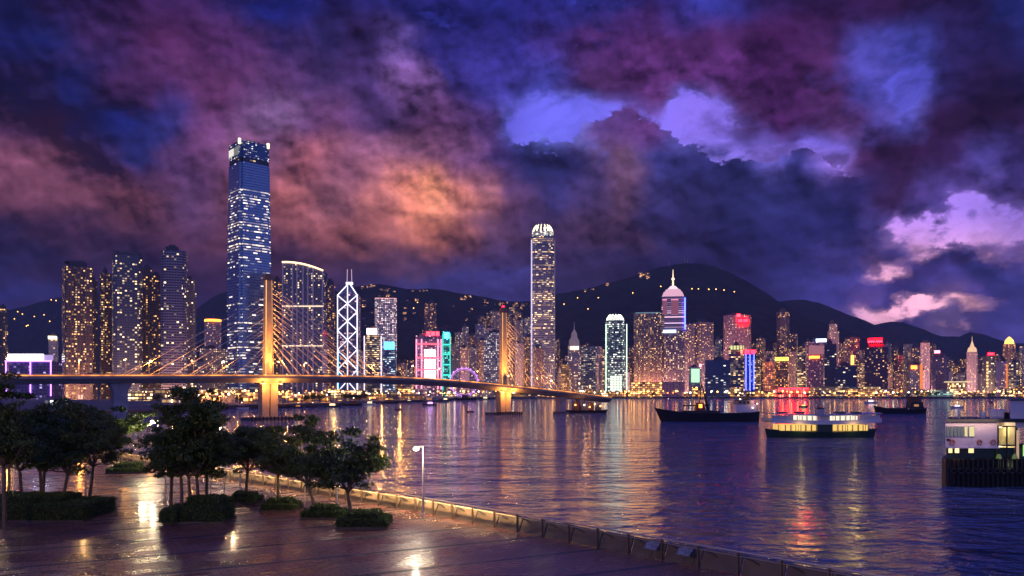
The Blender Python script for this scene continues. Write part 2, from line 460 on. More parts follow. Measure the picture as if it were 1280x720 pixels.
# ------------------------------------------------------------------ materials
MATS = {}


def pbr(name, col, rough=0.6, metal=0.0, spec=0.5, bump=None, vary=0.0, vscale=1.0, emit=None, estr=0.0, sample=False):
    """plain surface with a little procedural variation of its own colour"""
    if name in MATS: return MATS[name]
    m = bpy.data.materials.new(name); m.use_nodes = True
    t = NT(m.node_tree)
    b = t.n['Principled BSDF']
    b.inputs['Roughness'].default_value = rough
    b.inputs['Metallic'].default_value = metal
    b.inputs['Specular IOR Level'].default_value = spec
    b.inputs['Base Color'].default_value = (*col, 1)
    if vary:
        tco = t.new('ShaderNodeTexCoord')
        n = t.noise(tco.outputs['Object'], vscale, 5.0, 0.6)[0]
        c = t.mix(t.rng(n, 0.3, 0.7), [x * (1 - vary) for x in col], [min(1, x * (1 + vary)) for x in col])
        t.l.new(c, b.inputs['Base Color'])
        r = t.rng(n, 0.3, 0.7, max(0.02, rough - 0.12), min(1, rough + 0.12))
        t.l.new(r, b.inputs['Roughness'])
    if bump:
        tco = t.new('ShaderNodeTexCoord')
        n = t.noise(tco.outputs['Object'], bump[0], 4.0, 0.6)[0]
        bm = t.new('ShaderNodeBump'); bm.inputs['Distance'].default_value = bump[1]
        t.l.new(n, bm.inputs['Height']); t.l.new(bm.outputs[0], b.inputs['Normal'])
    if emit:
        b.inputs['Emission Color'].default_value = (*emit, 1)
        b.inputs['Emission Strength'].default_value = estr
    if not sample:
        m.cycles.emission_sampling = 'NONE'
    MATS[name] = m
    return m


def glow(name, col, s, sample=False, bars=None):
    """lit sign or lamp: bars = (width, height, duty) splits the face into letters or tubes"""
    if name in MATS: return MATS[name]
    m = bpy.data.materials.new(name); m.use_nodes = True
    t = NT(m.node_tree)
    b = t.n['Principled BSDF']
    b.inputs['Base Color'].default_value = (0.05, 0.05, 0.05, 1)
    b.inputs['Emission Color'].default_value = (*col, 1)
    b.inputs['Emission Strength'].default_value = s
    if bars:
        uv = t.new('ShaderNodeUVMap'); x, y, _ = t.sep(uv.outputs[0])
        fx = t.m('FRACT', t.m('DIVIDE', x, bars[0])); fy = t.m('FRACT', t.m('DIVIDE', y, bars[1]))
        k = t.m('MULTIPLY', t.m('LESS_THAN', fx, bars[2]), t.m('LESS_THAN', fy, bars[2]))
        t.l.new(t.m('MULTIPLY', t.m('ADD', 0.18, k), s), b.inputs['Emission Strength'])
    m.cycles.emission_sampling = 'AUTO' if sample else 'NONE'
    MATS[name] = m
    return m


def facade(name, wall, c1, c2, cw=3.4, ch=3.3, frac=0.3, s=1.5, fu=0.62, fv=0.55, glass=None, rough=0.6, grough=0.12,
           rowamp=0.0, dens=None, cluster=0.6, ambient=0.0, metal=0.0, run=1.0, colamp=0.0, slab=0.0, hue=0.15, gspec=0.5):
    """wall with a grid of windows, some of them lit; the grid is in metres along the wall and up it"""
    if name in MATS: return MATS[name]
    m = bpy.data.materials.new(name); m.use_nodes = True
    t = NT(m.node_tree)
    b = t.n['Principled BSDF']
    uv = t.new('ShaderNodeUVMap')
    x, y, _ = t.sep(uv.outputs[0])
    U = t.m('DIVIDE', x, cw); V = t.m('DIVIDE', y, ch)
    iu = t.m('FLOOR', U); iv = t.m('FLOOR', V)
    fu_ = t.m('SUBTRACT', U, iu); fv_ = t.m('SUBTRACT', V, iv)
    oi = t.new('ShaderNodeObjectInfo')
    seed = t.m('MULTIPLY', oi.outputs['Random'], 91.7)
    wn = t.new('ShaderNodeTexWhiteNoise', noise_dimensions='4D')
    iur = t.m('FLOOR', t.m('DIVIDE', t.m('ADD', iu, t.m('MULTIPLY', iv, 1.37)), run)) if run > 1 else iu
    t.l.new(t.xyz(iur, iv, 0.0), wn.inputs['Vector']); t.l.new(seed, wn.inputs['W'])
    a = wn.outputs['Value']; c = t.sep(wn.outputs['Color'])
    f = frac
    if rowamp:
        wr = t.new('ShaderNodeTexWhiteNoise', noise_dimensions='2D')
        t.l.new(t.xyz(iv, seed, 0.0), wr.inputs['Vector'])
        r = t.m('POWER', wr.outputs['Value'], 2.0)
        f = t.m('MULTIPLY', f, t.m('ADD', 1.0 - rowamp, t.m('MULTIPLY', r, rowamp * 3.2)))
    if colamp:
        wc = t.new('ShaderNodeTexWhiteNoise', noise_dimensions='2D')
        t.l.new(t.xyz(iu, seed, 3.0), wc.inputs['Vector'])
        f = t.m('MULTIPLY', f, t.m('ADD', 1.0 - colamp, t.m('MULTIPLY', wc.outputs['Value'], colamp * 2)))
    if cluster:
        n = t.noise(t.xyz(t.m('MULTIPLY', iu, 0.13), t.m('MULTIPLY', iv, 0.09), seed), 1.0, 2.0)[0]
        f = t.m('MULTIPLY', f, t.rng(n, 0.3, 0.7, 1 - cluster, 1 + cluster))
    if dens:
        zs, _ = t.ramp(t.m('DIVIDE', y, dens[0]), dens[1])
        f = t.m('MULTIPLY', f, zs)
    lit = t.m('LESS_THAN', a, f)
    wu = t.m('LESS_THAN', t.m('ABSOLUTE', t.m('SUBTRACT', fu_, 0.5)), fu / 2)
    wv = t.m('LESS_THAN', t.m('ABSOLUTE', t.m('SUBTRACT', fv_, 0.5)), fv / 2)
    win = t.m('MULTIPLY', wu, wv)
    ge = t.new('ShaderNodeNewGeometry')
    nz = t.sep(ge.outputs['True Normal'])[2]
    side = t.m('MULTIPLY', t.m('LESS_THAN', t.m('ABSOLUTE', nz), 0.6), t.m('GREATER_THAN', y, -100.0))
    win = t.m('MULTIPLY', win, side)
    em = t.m('MULTIPLY', t.m('MULTIPLY', win, lit), t.m('ADD', 0.12, t.m('MULTIPLY', t.m('POWER', c[1], 3.0), 2.1)))
    st = t.m('MULTIPLY', em, s)
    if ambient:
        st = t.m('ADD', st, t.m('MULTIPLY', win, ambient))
    col = t.mix(c[0], c1, c2)
    t.l.new(col, b.inputs['Emission Color'])
    t.l.new(st, b.inputs['Emission Strength'])
    g = glass if glass else tuple(v * 0.35 for v in wall)
    w0 = t.mix(t.m('MULTIPLY', oi.outputs['Random'], 1.0), [v * (1 - hue) for v in wall], [min(1, v * (1 + hue)) for v in wall])
    # slab edges and grime
    n2 = t.noise(t.xyz(t.m('MULTIPLY', x, 0.12), t.m('MULTIPLY', y, 0.03), seed), 1.0, 4.0, 0.6)[0]
    w1_ = t.mix(t.rng(n2, 0.35, 0.75, 0.0, 0.35), w0, [v * 0.45 for v in wall])
    if slab:
        sl = t.m('LESS_THAN', fv_, slab)
        w1_ = t.mix(sl, w1_, [min(1, v * 2.2) for v in wall])
    bc = t.mix(win, w1_, g)
    t.l.new(bc, b.inputs['Base Color'])
    t.l.new(t.rng(win, 0, 1, rough, grough), b.inputs['Roughness'])
    b.inputs['Specular IOR Level'].default_value = gspec
    if metal:
        t.l.new(t.m('MULTIPLY', win, metal), b.inputs['Metallic'])
    m.cycles.emission_sampling = 'NONE'
    MATS[name] = m
    return m


WARM = (1.0, 0.50, 0.16); WARM2 = (1.0, 0.72, 0.40); AMBER = (1.0, 0.36, 0.07); COOL = (0.75, 0.82, 1.0); WHITE = (1.0, 0.9, 0.78)
PINK = (1.0, 0.55, 0.62)
F_brown = facade('residential_brown', (.30, .20, .21), WARM, WARM2, 2.9, 3.0, .36, 1.4, .6, .55, colamp=.7)
F_tan = facade('residential_tan', (.52, .37, .38), WARM, WHITE, 2.8, 3.0, .36, 1.4, .55, .5, ambient=.05, colamp=.6)
F_pink = facade('residential_pink', (.60, .42, .48), WARM, PINK, 2.9, 3.0, .36, 1.3, .55, .5, ambient=.06, colamp=.5)
F_grey = facade('residential_grey', (.38, .34, .40), WARM2, WARM, 2.9, 3.1, .28, 1.4, .6, .5, colamp=.7)
F_dark = facade('residential_dark', (.20, .145, .17), WARM, AMBER, 2.9, 3.0, .34, 1.4, .6, .55, colamp=.6)
F_brownN = facade('near_residential_brown', (.17, .115, .115), WARM, WARM2, 2.7, 3.0, .30, 1.4, .6, .5, colamp=.8)
F_darkN = facade('near_residential_dark', (.11, .085, .10), WARM, AMBER, 2.7, 3.0, .27, 1.4, .6, .5, colamp=.7)
F_greyN = facade('near_residential_grey', (.24, .21, .24), WARM2, WARM, 2.7, 3.0, .2, 1.4, .6, .5, colamp=.7)
F_bluegl = facade('blue_glass_flats', (.13, .13, .18), WARM2, WARM, 2.8, 3.0, .24, 1.5, .75, .5, glass=(.07, .09, .13), colamp=.5, cluster=.4, metal=.3)
F_slabs = facade('slab_banded_flats', (.16, .14, .19), WARM2, WARM, 2.9, 3.2, .09, 2.0, .8, .5, slab=.32, glass=(.05, .05, .08), colamp=.4)
F_icc = facade('supertall_glass', (.20, .29, .46), WHITE, WARM2, 1.5, 3.9, .38, 1.25, 1.1, .42, glass=(.26, .40, .64), grough=.16, metal=.85, rowamp=.85, cluster=.55, run=4.0,
               dens=(376.0, [(0, .95), (.10, 1.15), (.20, .9), (.30, .8), (.42, .6), (.455, .12), (.48, .35), (.56, .28), (.60, 1.5), (.64, 1.2), (.68, 1.9), (.72, 2.2), (.78, 1.7), (.82, .7), (.845, .05), (.91, .12), (.95, .5), (1, .3)]))
F_ifc = facade('ribbed_silver_glass', (.34, .32, .38), WARM2, WARM, 2.6, 4.1, .52, 1.5, .80, .5, run=2.0, glass=(.10, .10, .14), rowamp=.75, cluster=.3, metal=.4)
F_office_w = facade('office_white_dots', (.42, .34, .38), PINK, WHITE, 3.6, 3.6, .93, 1.25, .62, .55, cluster=.05)
F_office_y = facade('office_yellow_bands', (.22, .17, .15), WARM2, WARM, 4.4, 3.9, .62, 1.35, .95, .42, rowamp=.5)
F_office_d = facade('office_dark_glass', (.06, .06, .09), WARM2, WHITE, 4.6, 4.0, .16, 1.6, .8, .45, glass=(.04, .05, .08), rowamp=.6, metal=.3)
F_office_b = facade('office_navy_glass', (.07, .09, .16), WHITE, COOL, 4.8, 4.0, .14, 1.5, .85, .4, glass=(.05, .08, .15), rowamp=.5, metal=.5)
F_office_g = facade('office_pale_green', (.36, .38, .33), (.85, 1.0, .75), WARM2, 4.0, 4.0, .85, 1.2, .7, .5, rowamp=.3)
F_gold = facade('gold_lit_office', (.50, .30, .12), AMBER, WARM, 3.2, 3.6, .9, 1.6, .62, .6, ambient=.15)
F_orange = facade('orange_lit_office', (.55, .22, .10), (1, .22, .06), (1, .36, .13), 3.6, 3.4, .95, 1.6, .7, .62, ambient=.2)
F_low = facade('lit_low_frontage', (.40, .30, .20), WARM, WARM2, 4.0, 3.6, .8, 3.4, .8, .55, cluster=.5)
F_low_o = facade('sodium_lit_frontage', (.36, .22, .12), AMBER, WARM, 4.6, 3.8, .85, 3.8, .8, .6, cluster=.5)
F_low_t = facade('teal_lit_frontage', (.25, .35, .32), (.6, 1, .8), (.9, 1, .7), 6.0, 3.2, .9, 1.1, .9, .55, cluster=.2)
F_red = facade('red_lit_frontage', (.35, .10, .08), (1, .05, .04), (1, .20, .12), 4.4, 9.0, 1.2, 5.0, .55, .8, cluster=.0)
F_hill = facade('hillside_house_wall', (.35, .28, .22), WARM, AMBER, 5.0, 4.0, .6, 1.7, .75, .6, cluster=.2)
M_conc = pbr('concrete', (.30, .28, .27), .75, vary=.25, vscale=.15)
M_conc_d = pbr('dark_concrete', (.12, .11, .12), .75, vary=.3, vscale=.3)
M_steel = pbr('grey_steel', (.30, .29, .30), .4, .6)
M_black = pbr('black_paint', (.015, .015, .018), .5)
M_white = pbr('white_paint', (.75, .72, .74), .45, vary=.08, vscale=2.0)
M_roof = pbr('rooftop', (.10, .09, .10), .8)
G_white = glow('white_sign_light', (1.0, .93, .98), 5.0)
G_red = glow('red_sign_light', (1.0, .012, .02), 18.0, bars=(9.0, 40.0, .8))
G_redhot = glow('hot_red_sign_light', (1.0, .0022, .005), 60.0, True, bars=(11.0, 40.0, .82))
G_pink = glow('pink_sign_light', (1.0, .20, .32), 6.0, True)
G_violet = glow('violet_light', (.50, .18, 1.0), 5.0, True)
G_blue = glow('blue_neon', (.05, .07, 1.0), 12.0)
G_cyan = glow('cyan_sign_light', (.04, .42, 1.0), 9.0, True)
G_teal = glow('teal_light', (.05, .80, .62), 1.7, True)
G_gold = glow('gold_light', (1.0, .48, .10), 3.0)
G_cream = glow('cream_light', (1.0, .82, .52), 2.6)
G_mint = glow('mint_light', (.75, 1.0, .80), 1.9)
G_lamp = glow('sodium_lamp', (1.0, .46, .10), 10.0)
G_lampw = glow('white_lamp', (1.0, .86, .62), 10.0)
G_orange = glow('orange_sign_light', (1.0, .20, .02), 8.0, True)

# ------------------------------------------------------------------ the setting: water, land, hills, promenade
def sheet(name, pts, z, mat, kind='structure'):
    mb = MB(); mb.face([(x, y, z) for x, y in pts], [(x, y) for x, y in pts])
    o = mb.build(name, mat); o['kind'] = kind
    return o


# sea: one sheet to the horizon, gloss broken up by wind ripples and a slow swell
mw = bpy.data.materials.new('harbour_water'); mw.use_nodes = True
t = NT(mw.node_tree); b = t.n['Principled BSDF']
b.inputs['Base Color'].default_value = (.03, .06, .19, 1)
b.inputs['Roughness'].default_value = .06
b.inputs['IOR'].default_value = 1.55
b.inputs['Specular IOR Level'].default_value = 1.0
b.inputs['Specular Tint'].default_value = (.80, .90, 1.0, 1)
tco = t.new('ShaderNodeTexCoord')
po = tco.outputs['Object']
n1 = t.noise(t.v('MULTIPLY', po, (.46, .58, 1)), 1.0, 5.0, .55, .4)[0]
n2 = t.noise(t.v('MULTIPLY', po, (.095, .14, 1)), 1.0, 4.0, .5, .5)[0]
n3 = t.noise(t.v('MULTIPLY', po, (.009, .022, 1)), 1.0, 3.0, .5, .3)[0]
amp = t.rng(n3, .3, .72, .45, 1.25)
h = t.m('MULTIPLY', t.m('ADD', t.m('MULTIPLY', n1, .95), t.m('MULTIPLY', n2, 2.2)), amp)
bm = t.new('ShaderNodeBump'); bm.inputs['Strength'].default_value = 1.0; bm.inputs['Distance'].default_value = 3.1
t.l.new(h, bm.inputs['Height']); t.l.new(bm.outputs[0], b.inputs['Normal'])
sheet('water', [(-6500, -400), (6500, -400), (6500, 6500), (-6500, 6500)], 0.0, mw)

# promenade: wet red-brown brick paving with darker stone bands
mp = bpy.data.materials.new('wet_brick_paving'); mp.use_nodes = True
t = NT(mp.node_tree); b = t.n['Principled BSDF']
tco = t.new('ShaderNodeTexCoord')
mpg = t.new('ShaderNodeMapping'); mpg.inputs['Rotation'].default_value = (0, 0, R(-28))
t.l.new(tco.outputs['Object'], mpg.inputs[0])
q = mpg.outputs[0]
qx, qy, _ = t.sep(q)
br = t.new('ShaderNodeTexBrick')
t.l.new(q, br.inputs['Vector'])
br.inputs['Scale'].default_value = 1.0
br.inputs['Brick Width'].default_value = .84; br.inputs['Row Height'].default_value = .42
br.inputs['Mortar Size'].default_value = .035; br.inputs['Mortar Smooth'].default_value = .35
br.inputs['Color1'].default_value = (.30, .098, .058, 1); br.inputs['Color2'].default_value = (.19, .064, .044, 1)
br.inputs['Mortar'].default_value = (.03, .022, .022, 1)
big = t.noise(q, .35, 5.0, .6)[0]
wet = t.noise(t.v('MULTIPLY', q, (.22, .5, 1)), 1.0, 5.0, .62, .3)[0]
bandp = t.m('FRACT', t.m('DIVIDE', t.m('ADD', qy, 2.1), 5.0))
band = t.m('LESS_THAN', bandp, .085)
colr = t.mix(t.rng(big, .3, .7, 0, .7), br.outputs['Color'], (.14, .052, .042))
colr = t.mix(band, colr, (.022, .018, .022))
t.l.new(colr, b.inputs['Base Color'])
ro = t.rng(wet, .33, .66, .15, .42)
ro = t.m('ADD', ro, t.m('ADD', t.m('MULTIPLY', band, .30), t.m('MULTIPLY', br.outputs['Fac'], .30)))
t.l.new(ro, b.inputs['Roughness'])
b.inputs['Specular IOR Level'].default_value = .85
fine = t.noise(q, 9.0, 4.0, .6)[0]
und = t.noise(t.v('MULTIPLY', q, (1.0, 2.2, 1)), 1.1, 3.0, .55)[0]
hh = t.m('ADD', t.m('MULTIPLY', br.outputs['Fac'], -.9), t.m('ADD', t.m('MULTIPLY', fine, .8), t.m('MULTIPLY', und, 3.6)))
bm = t.new('ShaderNodeBump'); bm.inputs['Strength'].default_value = 1.0; bm.inputs['Distance'].default_value = .020
t.l.new(hh, bm.inputs['Height']); t.l.new(bm.outputs[0], b.inputs['Normal'])
b.inputs['Coat Weight'].default_value = .2; b.inputs['Coat Roughness'].default_value = .13

FLOOR = 3.0
# line of the railing on the floor, from far to near
RAIL = [(-96.0, 158.0), (-49.5, 103.0), (-27.0, 79.6), (-7.2, 60.0), (7.7, 42.9), (15.4, 34.2), (40.0, 6.5)]
edge = [(x + .55, y + .5) for x, y in RAIL]
land = edge + [(46, -60), (-220, -60), (-220, 158)]
mb = MB()
mb.prism(land[::-1] if False else land, -3.0, FLOOR)
# orientation: counter-clockwise expected
def ccw(p):
    return sum(a[0] * b_[1] - b_[0] * a[1] for a, b_ in zip(p, p[1:] + p[:1])) > 0
if not ccw(land): land = land[::-1]
mb = MB(); mb.face([(x, y, FLOOR) for x, y in land], [(x, y) for x, y in land])
o = mb.build('promenade_paving', mp); o['kind'] = 'structure'
mb = MB()
for (ax, ay), (bx, by) in zip(edge, edge[1:]):
    mb.face([(ax, ay, -3), (bx, by, -3), (bx, by, FLOOR - .01), (ax, ay, FLOOR - .01)])
o = mb.build('seawall', pbr('seawall_stone', (.16, .14, .13), .7, bump=(1.5, .05), vary=.3, vscale=.6)); o['kind'] = 'structure'

# far land: the quay to the west comes nearer on this side
LZ = 2.6
shore = [(-900, 250), (-420, 300), (-205, 395), (-195, 420), (-207, 545), (-154, 667), (-129, 923), (-55, 1330), (60, 1500), (700, 1500), (1400, 1480), (3200, 1500), (5000, 5200), (-6000, 5200), (-6000, 250)]
mland = pbr('far_ground', (.10, .085, .075), .8, vary=.35, vscale=.02)
mb = MB()
mb.prism(shore, -2.0, LZ)
o = mb.build('far_ground', mland); o['kind'] = 'structure'

# hills
M_hill = bpy.data.materials.new('wooded_hillside'); M_hill.use_nodes = True
t = NT(M_hill.node_tree); b = t.n['Principled BSDF']
tco = t.new('ShaderNodeTexCoord')
n = t.noise(tco.outputs['Object'], .012, 8.0, .65)[0]
t.l.new(t.mix(t.rng(n, .3, .7), (.016, .026, .018), (.045, .058, .034)), b.inputs['Base Color'])
b.inputs['Roughness'].default_value = .95; b.inputs['Specular IOR Level'].default_value = .1
bm = t.new('ShaderNodeBump'); bm.inputs['Distance'].default_value = 14.0
t.l.new(t.noise(tco.outputs['Object'], .03, 6.0, .7)[0], bm.inputs['Height']); t.l.new(bm.outputs[0], b.inputs['Normal'])

HILLS = []


class Hill:
    def __init__(self, prof, D, front, back, seed, step=22.0):
        self.prof = prof; self.D = D; self.front = front; self.back = back
        self.rng = np.random.RandomState(seed)
        X0 = (prof[0][0] - 640) / 1000 * D; X1 = (prof[-1][0] - 640) / 1000 * D
        nx = int((X1 - X0) / step); self.xs = np.linspace(X0, X1, nx)
        self.ts = np.concatenate([np.linspace(0, 1, 34), 1 + np.linspace(.08, 1, 8)])
        px = np.interp(self.xs, [(p[0] - 640) / 1000 * D for p in prof], [CAMZ + (HORIZON - p[1]) / 1000 * D for p in prof])
        # fine skyline roughness (tree tops)
        k = np.cumsum(self.rng.randn(nx)) ; k -= np.convolve(k, np.ones(15) / 15, 'same')
        px = px + np.clip(k, -3, 3) * .9 + self.rng.randn(nx) * 1.0
        self.ridge = px
        # ridges and gullies running down the slope
        ph = self.rng.rand(6) * 6.28
        self.spur = sum(np.sin(self.xs / L + p_) * A for L, A, p_ in zip((55, 90, 140, 210, 330, 520), (.2, .3, .45, .6, .8, 1.), ph)) / 3.0
        nt = len(self.ts)
        Z = np.zeros((nt, nx)); Y = np.zeros((nt, nx))
        for i, tt in enumerate(self.ts):
            if tt <= 1:
                Y[i] = D - front * (1 - tt)
                prof_ = tt ** 1.15
                bulge = math.sin(math.pi * tt)
                Z[i] = LZ + (self.ridge - LZ) * np.clip(prof_ + .12 * bulge * self.spur, 0, 1) + self.rng.randn(nx) * 2.0 * bulge
                Y[i] += self.spur * 60 * bulge
            else:
                Y[i] = D + back * (tt - 1)
                Z[i] = LZ + (self.ridge - LZ) * (1 - (tt - 1) ** 1.4)
        self.Y = Y; self.Z = Z
        nt, nx = Z.shape
        vs = [(float(self.xs[j]), float(Y[i, j]), float(Z[i, j])) for i in range(nt) for j in range(nx)]
        fs = [(i * nx + j, i * nx + j + 1, (i + 1) * nx + j + 1, (i + 1) * nx + j) for i in range(nt - 1) for j in range(nx - 1)]
        me = bpy.data.meshes.new('hill'); me.from_pydata(vs, [], fs)
        me.polygons.foreach_set('use_smooth', [True] * len(fs))
        me.materials.append(M_hill)
        o = bpy.data.objects.new('hill', me); COL.objects.link(o); o['kind'] = 'structure'
        HILLS.append(self)

    def hit(self, px, py):
        """first point of the slope on the sight line of a pixel, or None"""
        best = None
        for i in range(33):
            tt = self.ts[i]
            Dg = self.D - self.front * (1 - tt)
            X = (px - 640) / 1000 * Dg
            j = int(np.clip(np.searchsorted(self.xs, X), 0, len(self.xs) - 1))
            Dg = self.Y[i, j]
            zr = CAMZ + (HORIZON - py) / 1000 * Dg
            if self.Z[i, j] >= zr - 2:
                return Vector(((px - 640) / 1000 * Dg, Dg, zr))
        return None


H_peak = Hill([(380, 378), (405, 372), (443, 358), (475, 355), (505, 361), (550, 361), (575, 367), (600, 371), (640, 377), (665, 377), (700, 366), (740, 360), (770, 351), (800, 342), (830, 333), (857, 328), (890, 332), (920, 344), (950, 362), (972, 376), (990, 387), (1020, 400), (1060, 413), (1100, 432), (1140, 450)], 3300, 1150, 900, 3)
H_mid = Hill([(900, 410), (960, 380), (985, 375), (1005, 374), (1030, 381), (1055, 391), (1075, 398), (1095, 407), (1130, 425), (1180, 450)], 4300, 900, 800, 5, 30)
H_east = Hill([(1030, 425), (1060, 412), (1085, 408), (1110, 402), (1130, 403), (1150, 410), (1175, 420), (1200, 421), (1213, 415), (1230, 418), (1255, 427), (1290, 430), (1340, 440)], 5000, 1000, 800, 7, 34)
H_west = Hill([(-60, 398), (0, 389), (30, 384), (55, 376), (75, 372), (110, 365), (150, 372), (200, 385), (235, 393), (250, 383), (265, 372), (290, 362), (330, 352), (380, 358), (420, 364), (460, 372), (520, 395)], 4500, 1000, 800, 9, 30)

# ------------------------------------------------------------------ towers
rnd = random.Random(11)


def tower(name, label, cat, x0, x1, ytop, D, mat, kind='rect', depth=None, jit=0.0, group=None, base=LZ, roof='plant', mast=None, top_mat=None,
          plant_h=None, tiers=None, seedr=None):
    """one tower: Empty at its base, parts: facade, roof_plant, mast. Extents are pixels of the photograph at depth D. Returns (root, info)"""
    cx = (x0 + x1) / 2.0
    X = (cx - 640) / 1000 * D
    a = math.atan2(X, D)
    W = (x1 - x0) / 1000.0 * D * math.cos(a)
    d = depth or max(14.0, min(W * .9, 34.0))
    w = max(3.0, (W - d * abs(math.sin(jit))) / abs(math.cos(jit)))
    yaw = -a + jit
    H = CAMZ + (HORIZON - ytop) / 1000 * D
    # the silhouette is centred on the front half of the plan
    cxw, cyw = X, D + d * .25
    root = empty(name, (cxw, cyw, base), yaw, label, cat, group)
    pl = plan(kind, w, d)
    mb = MB()
    if tiers:
        zc = base
        for i, (f, s) in enumerate(tiers):
            z1 = base + (H - base) * f
            mb.prism(xf([(x * s, y * s) for x, y in pl], cxw, cyw, yaw), zc, z1)
            zc = z1
    else:
        mb.prism(xf(pl, cxw, cyw, yaw), base, H)
    mb.build('facade', mat, root)
    info = dict(w=w, d=d, yaw=yaw, c=(cxw, cyw), H=H, D=D)
    s_top = tiers[-1][1] if tiers else 1.0
    rr = seedr or rnd
    if roof == 'plant':
        m2 = MB(); ph = plant_h or rr.uniform(3, 7)
        k = rr.uniform(.35, .6) * s_top
        off = rr.uniform(-.12, .12) * w
        m2.prism(xf([(x * k + off, y * k) for x, y in plan('rect', w, d)], cxw, cyw, yaw), H, H + ph)
        m2.prism(xf([(x * k * .5 + off, y * k * .5) for x, y in plan('rect', w, d)], cxw, cyw, yaw), H + ph, H + ph * 1.5)
        m2.build('roof_plant', top_mat or M_roof, root)
    if mast:
        m3 = MB(); m3.bar((cxw, cyw, H), (cxw, cyw, H + mast), .9, 6, .3)
        m3.build('mast', M_steel, root)
    return root, info


def front_panel(root, info, px0, px1, py0, py1, mat, name='sign', thick=1.2, out=1.0):
    """a box panel on the front of a tower, given by its pixels; out = metres in front of the facade"""
    w, d, yaw, (cx, cy), D = info['w'], info['d'], info['yaw'], info['c'], info['D']
    # front plane through centre offset
    nx, ny = math.sin(yaw), -math.cos(yaw)
    ox, oy = cx + nx * (d / 2 + out), cy + ny * (d / 2 + out)
    ux, uy = math.cos(yaw), math.sin(yaw)

    def onplane(px):
        rx = (px - 640) / 1000.0
        # point (rx*t, t) on the plane: (p-o).n = 0
        tt = (ox * nx + oy * ny) / (rx * nx + ny)
        return tt, (rx * tt - ox) * ux + (tt - oy) * uy
    t0, s0 = onplane(px0); t1, s1 = onplane(px1)
    tm = (t0 + t1) / 2
    z1 = CAMZ + (HORIZON - py0) / 1000 * tm; z0 = CAMZ + (HORIZON - py1) / 1000 * tm
    mb = MB()
    pts = [(ox + ux * s0 + nx * thick, oy + uy * s0 + ny * thick), (ox + ux * s1 + nx * thick, oy + uy * s1 + ny * thick), (ox + ux * s1, oy + uy * s1), (ox + ux * s0, oy + uy * s0)]
    mb.prism(pts, z0, z1, bottom=True)
    return mb.build(name, mat, root)


# --- housing blocks on the near quay, west of the supertall
g_hero = []            # (px centre, short name) used to say where the other towers stand


def hero(px, short): g_hero.append((px, short))


r, i = tower('apartment_tower', 'narrow dark flats at the very edge of the picture beside the billboard hall', 'tower', -8, 8, 386, 1180, F_brownN, 'ribs')
r, i = tower('apartment_tower', 'broad brown ribbed apartment block nearest the violet billboard hall, with overhanging flat cap', 'tower', 73, 112, 334, 980, F_brownN, 'ribs', 30, .12)
c = MB(); c.box(*i['c'], i['H'], i['H'] + 6, i['w'] * .62, i['d'] * .6, i['yaw']); c.build('roof_plant', M_roof, r)
c = MB(); c.box(i['c'][0] - 3, i['c'][1], i['H'] + 6, i['H'] + 8.0, i['w'] * .72, i['d'] * .7, i['yaw']); c.build('roof_cap', M_conc_d, r)
hero(93, 'cap-topped brown block')
r, i = tower('apartment_tower', 'slim dark wing standing behind the cap-topped brown block', 'tower', 108, 120, 350, 1040, F_darkN, 'ribs')
r, i = tower('apartment_tower', 'slim shadowy brown flats tucked against the blue-glass flats on the billboard side', 'tower', 123, 138, 342, 1060, F_brownN, 'ribs')
r, i = tower('apartment_tower', 'blue-glass apartment tower with flat top and warm lit rooms', 'tower', 136, 175, 320, 990, F_bluegl, 'chamfer', 30, .06, roof=None)
c = MB(); c.box(*i['c'], i['H'], i['H'] + 5, i['w'] * .94, i['d'] * .9, i['yaw']); c.build('roof_cap', M_conc_d, r)
hero(155, 'blue-glass flats')
r, i = tower('apartment_tower', 'plain dark slab between the blue-glass flats and the grey banded flats, taller of two', 'tower', 175, 188, 335, 1060, F_darkN, 'rect')
r, i = tower('apartment_tower', 'dark flats thick with amber windows, shorter of two beside the grey banded flats', 'tower', 184, 199, 344, 1030, F_darkN, 'ribs')
r, i = tower('apartment_tower', 'grey apartment tower with pale horizontal slab bands and dark top', 'tower', 198, 232, 314, 985, F_slabs, 'notch', 28, -.10)
hero(215, 'grey banded flats')
r, i = tower('apartment_tower', 'lower brown flats leaning against the grey banded flats on the supertall side', 'tower', 230, 244, 349, 1040, F_greyN, 'ribs')
r, i = tower('hotel_tower', 'small rounded pink tower with glowing red rim, between banded flats and the supertall', 'hotel', 254, 275, 402, 1250, F_pink, 'round', roof=None)
c = MB(); c.lathe((*i['c'], i['H']), [(i['w'] * .5, 0), (i['w'] * .52, 1.5), (i['w'] * .5, 3.5), (0, 3.6)], 20); c.build('lit_rim', G_orange, r)
hero(264, 'rounded pink hotel')
r, i = tower('office_block', 'wide low office with warm dots at the foot of the rounded pink tower', 'office', 247, 284, 436, 1220, F_tan, 'rect')
r, i = tower('apartment_tower', 'grey low flats in the gap under the hill beside the banded flats', 'tower', 241, 256, 452, 1190, F_grey, 'rect')
r, i = tower('apartment_tower', 'small tower with bright crown beside the violet billboard hall', 'tower', 59, 71, 421, 1180, F_tan, 'rect')
front_panel(r, i, 60, 71, 420, 424, G_cream, 'lit_crown')

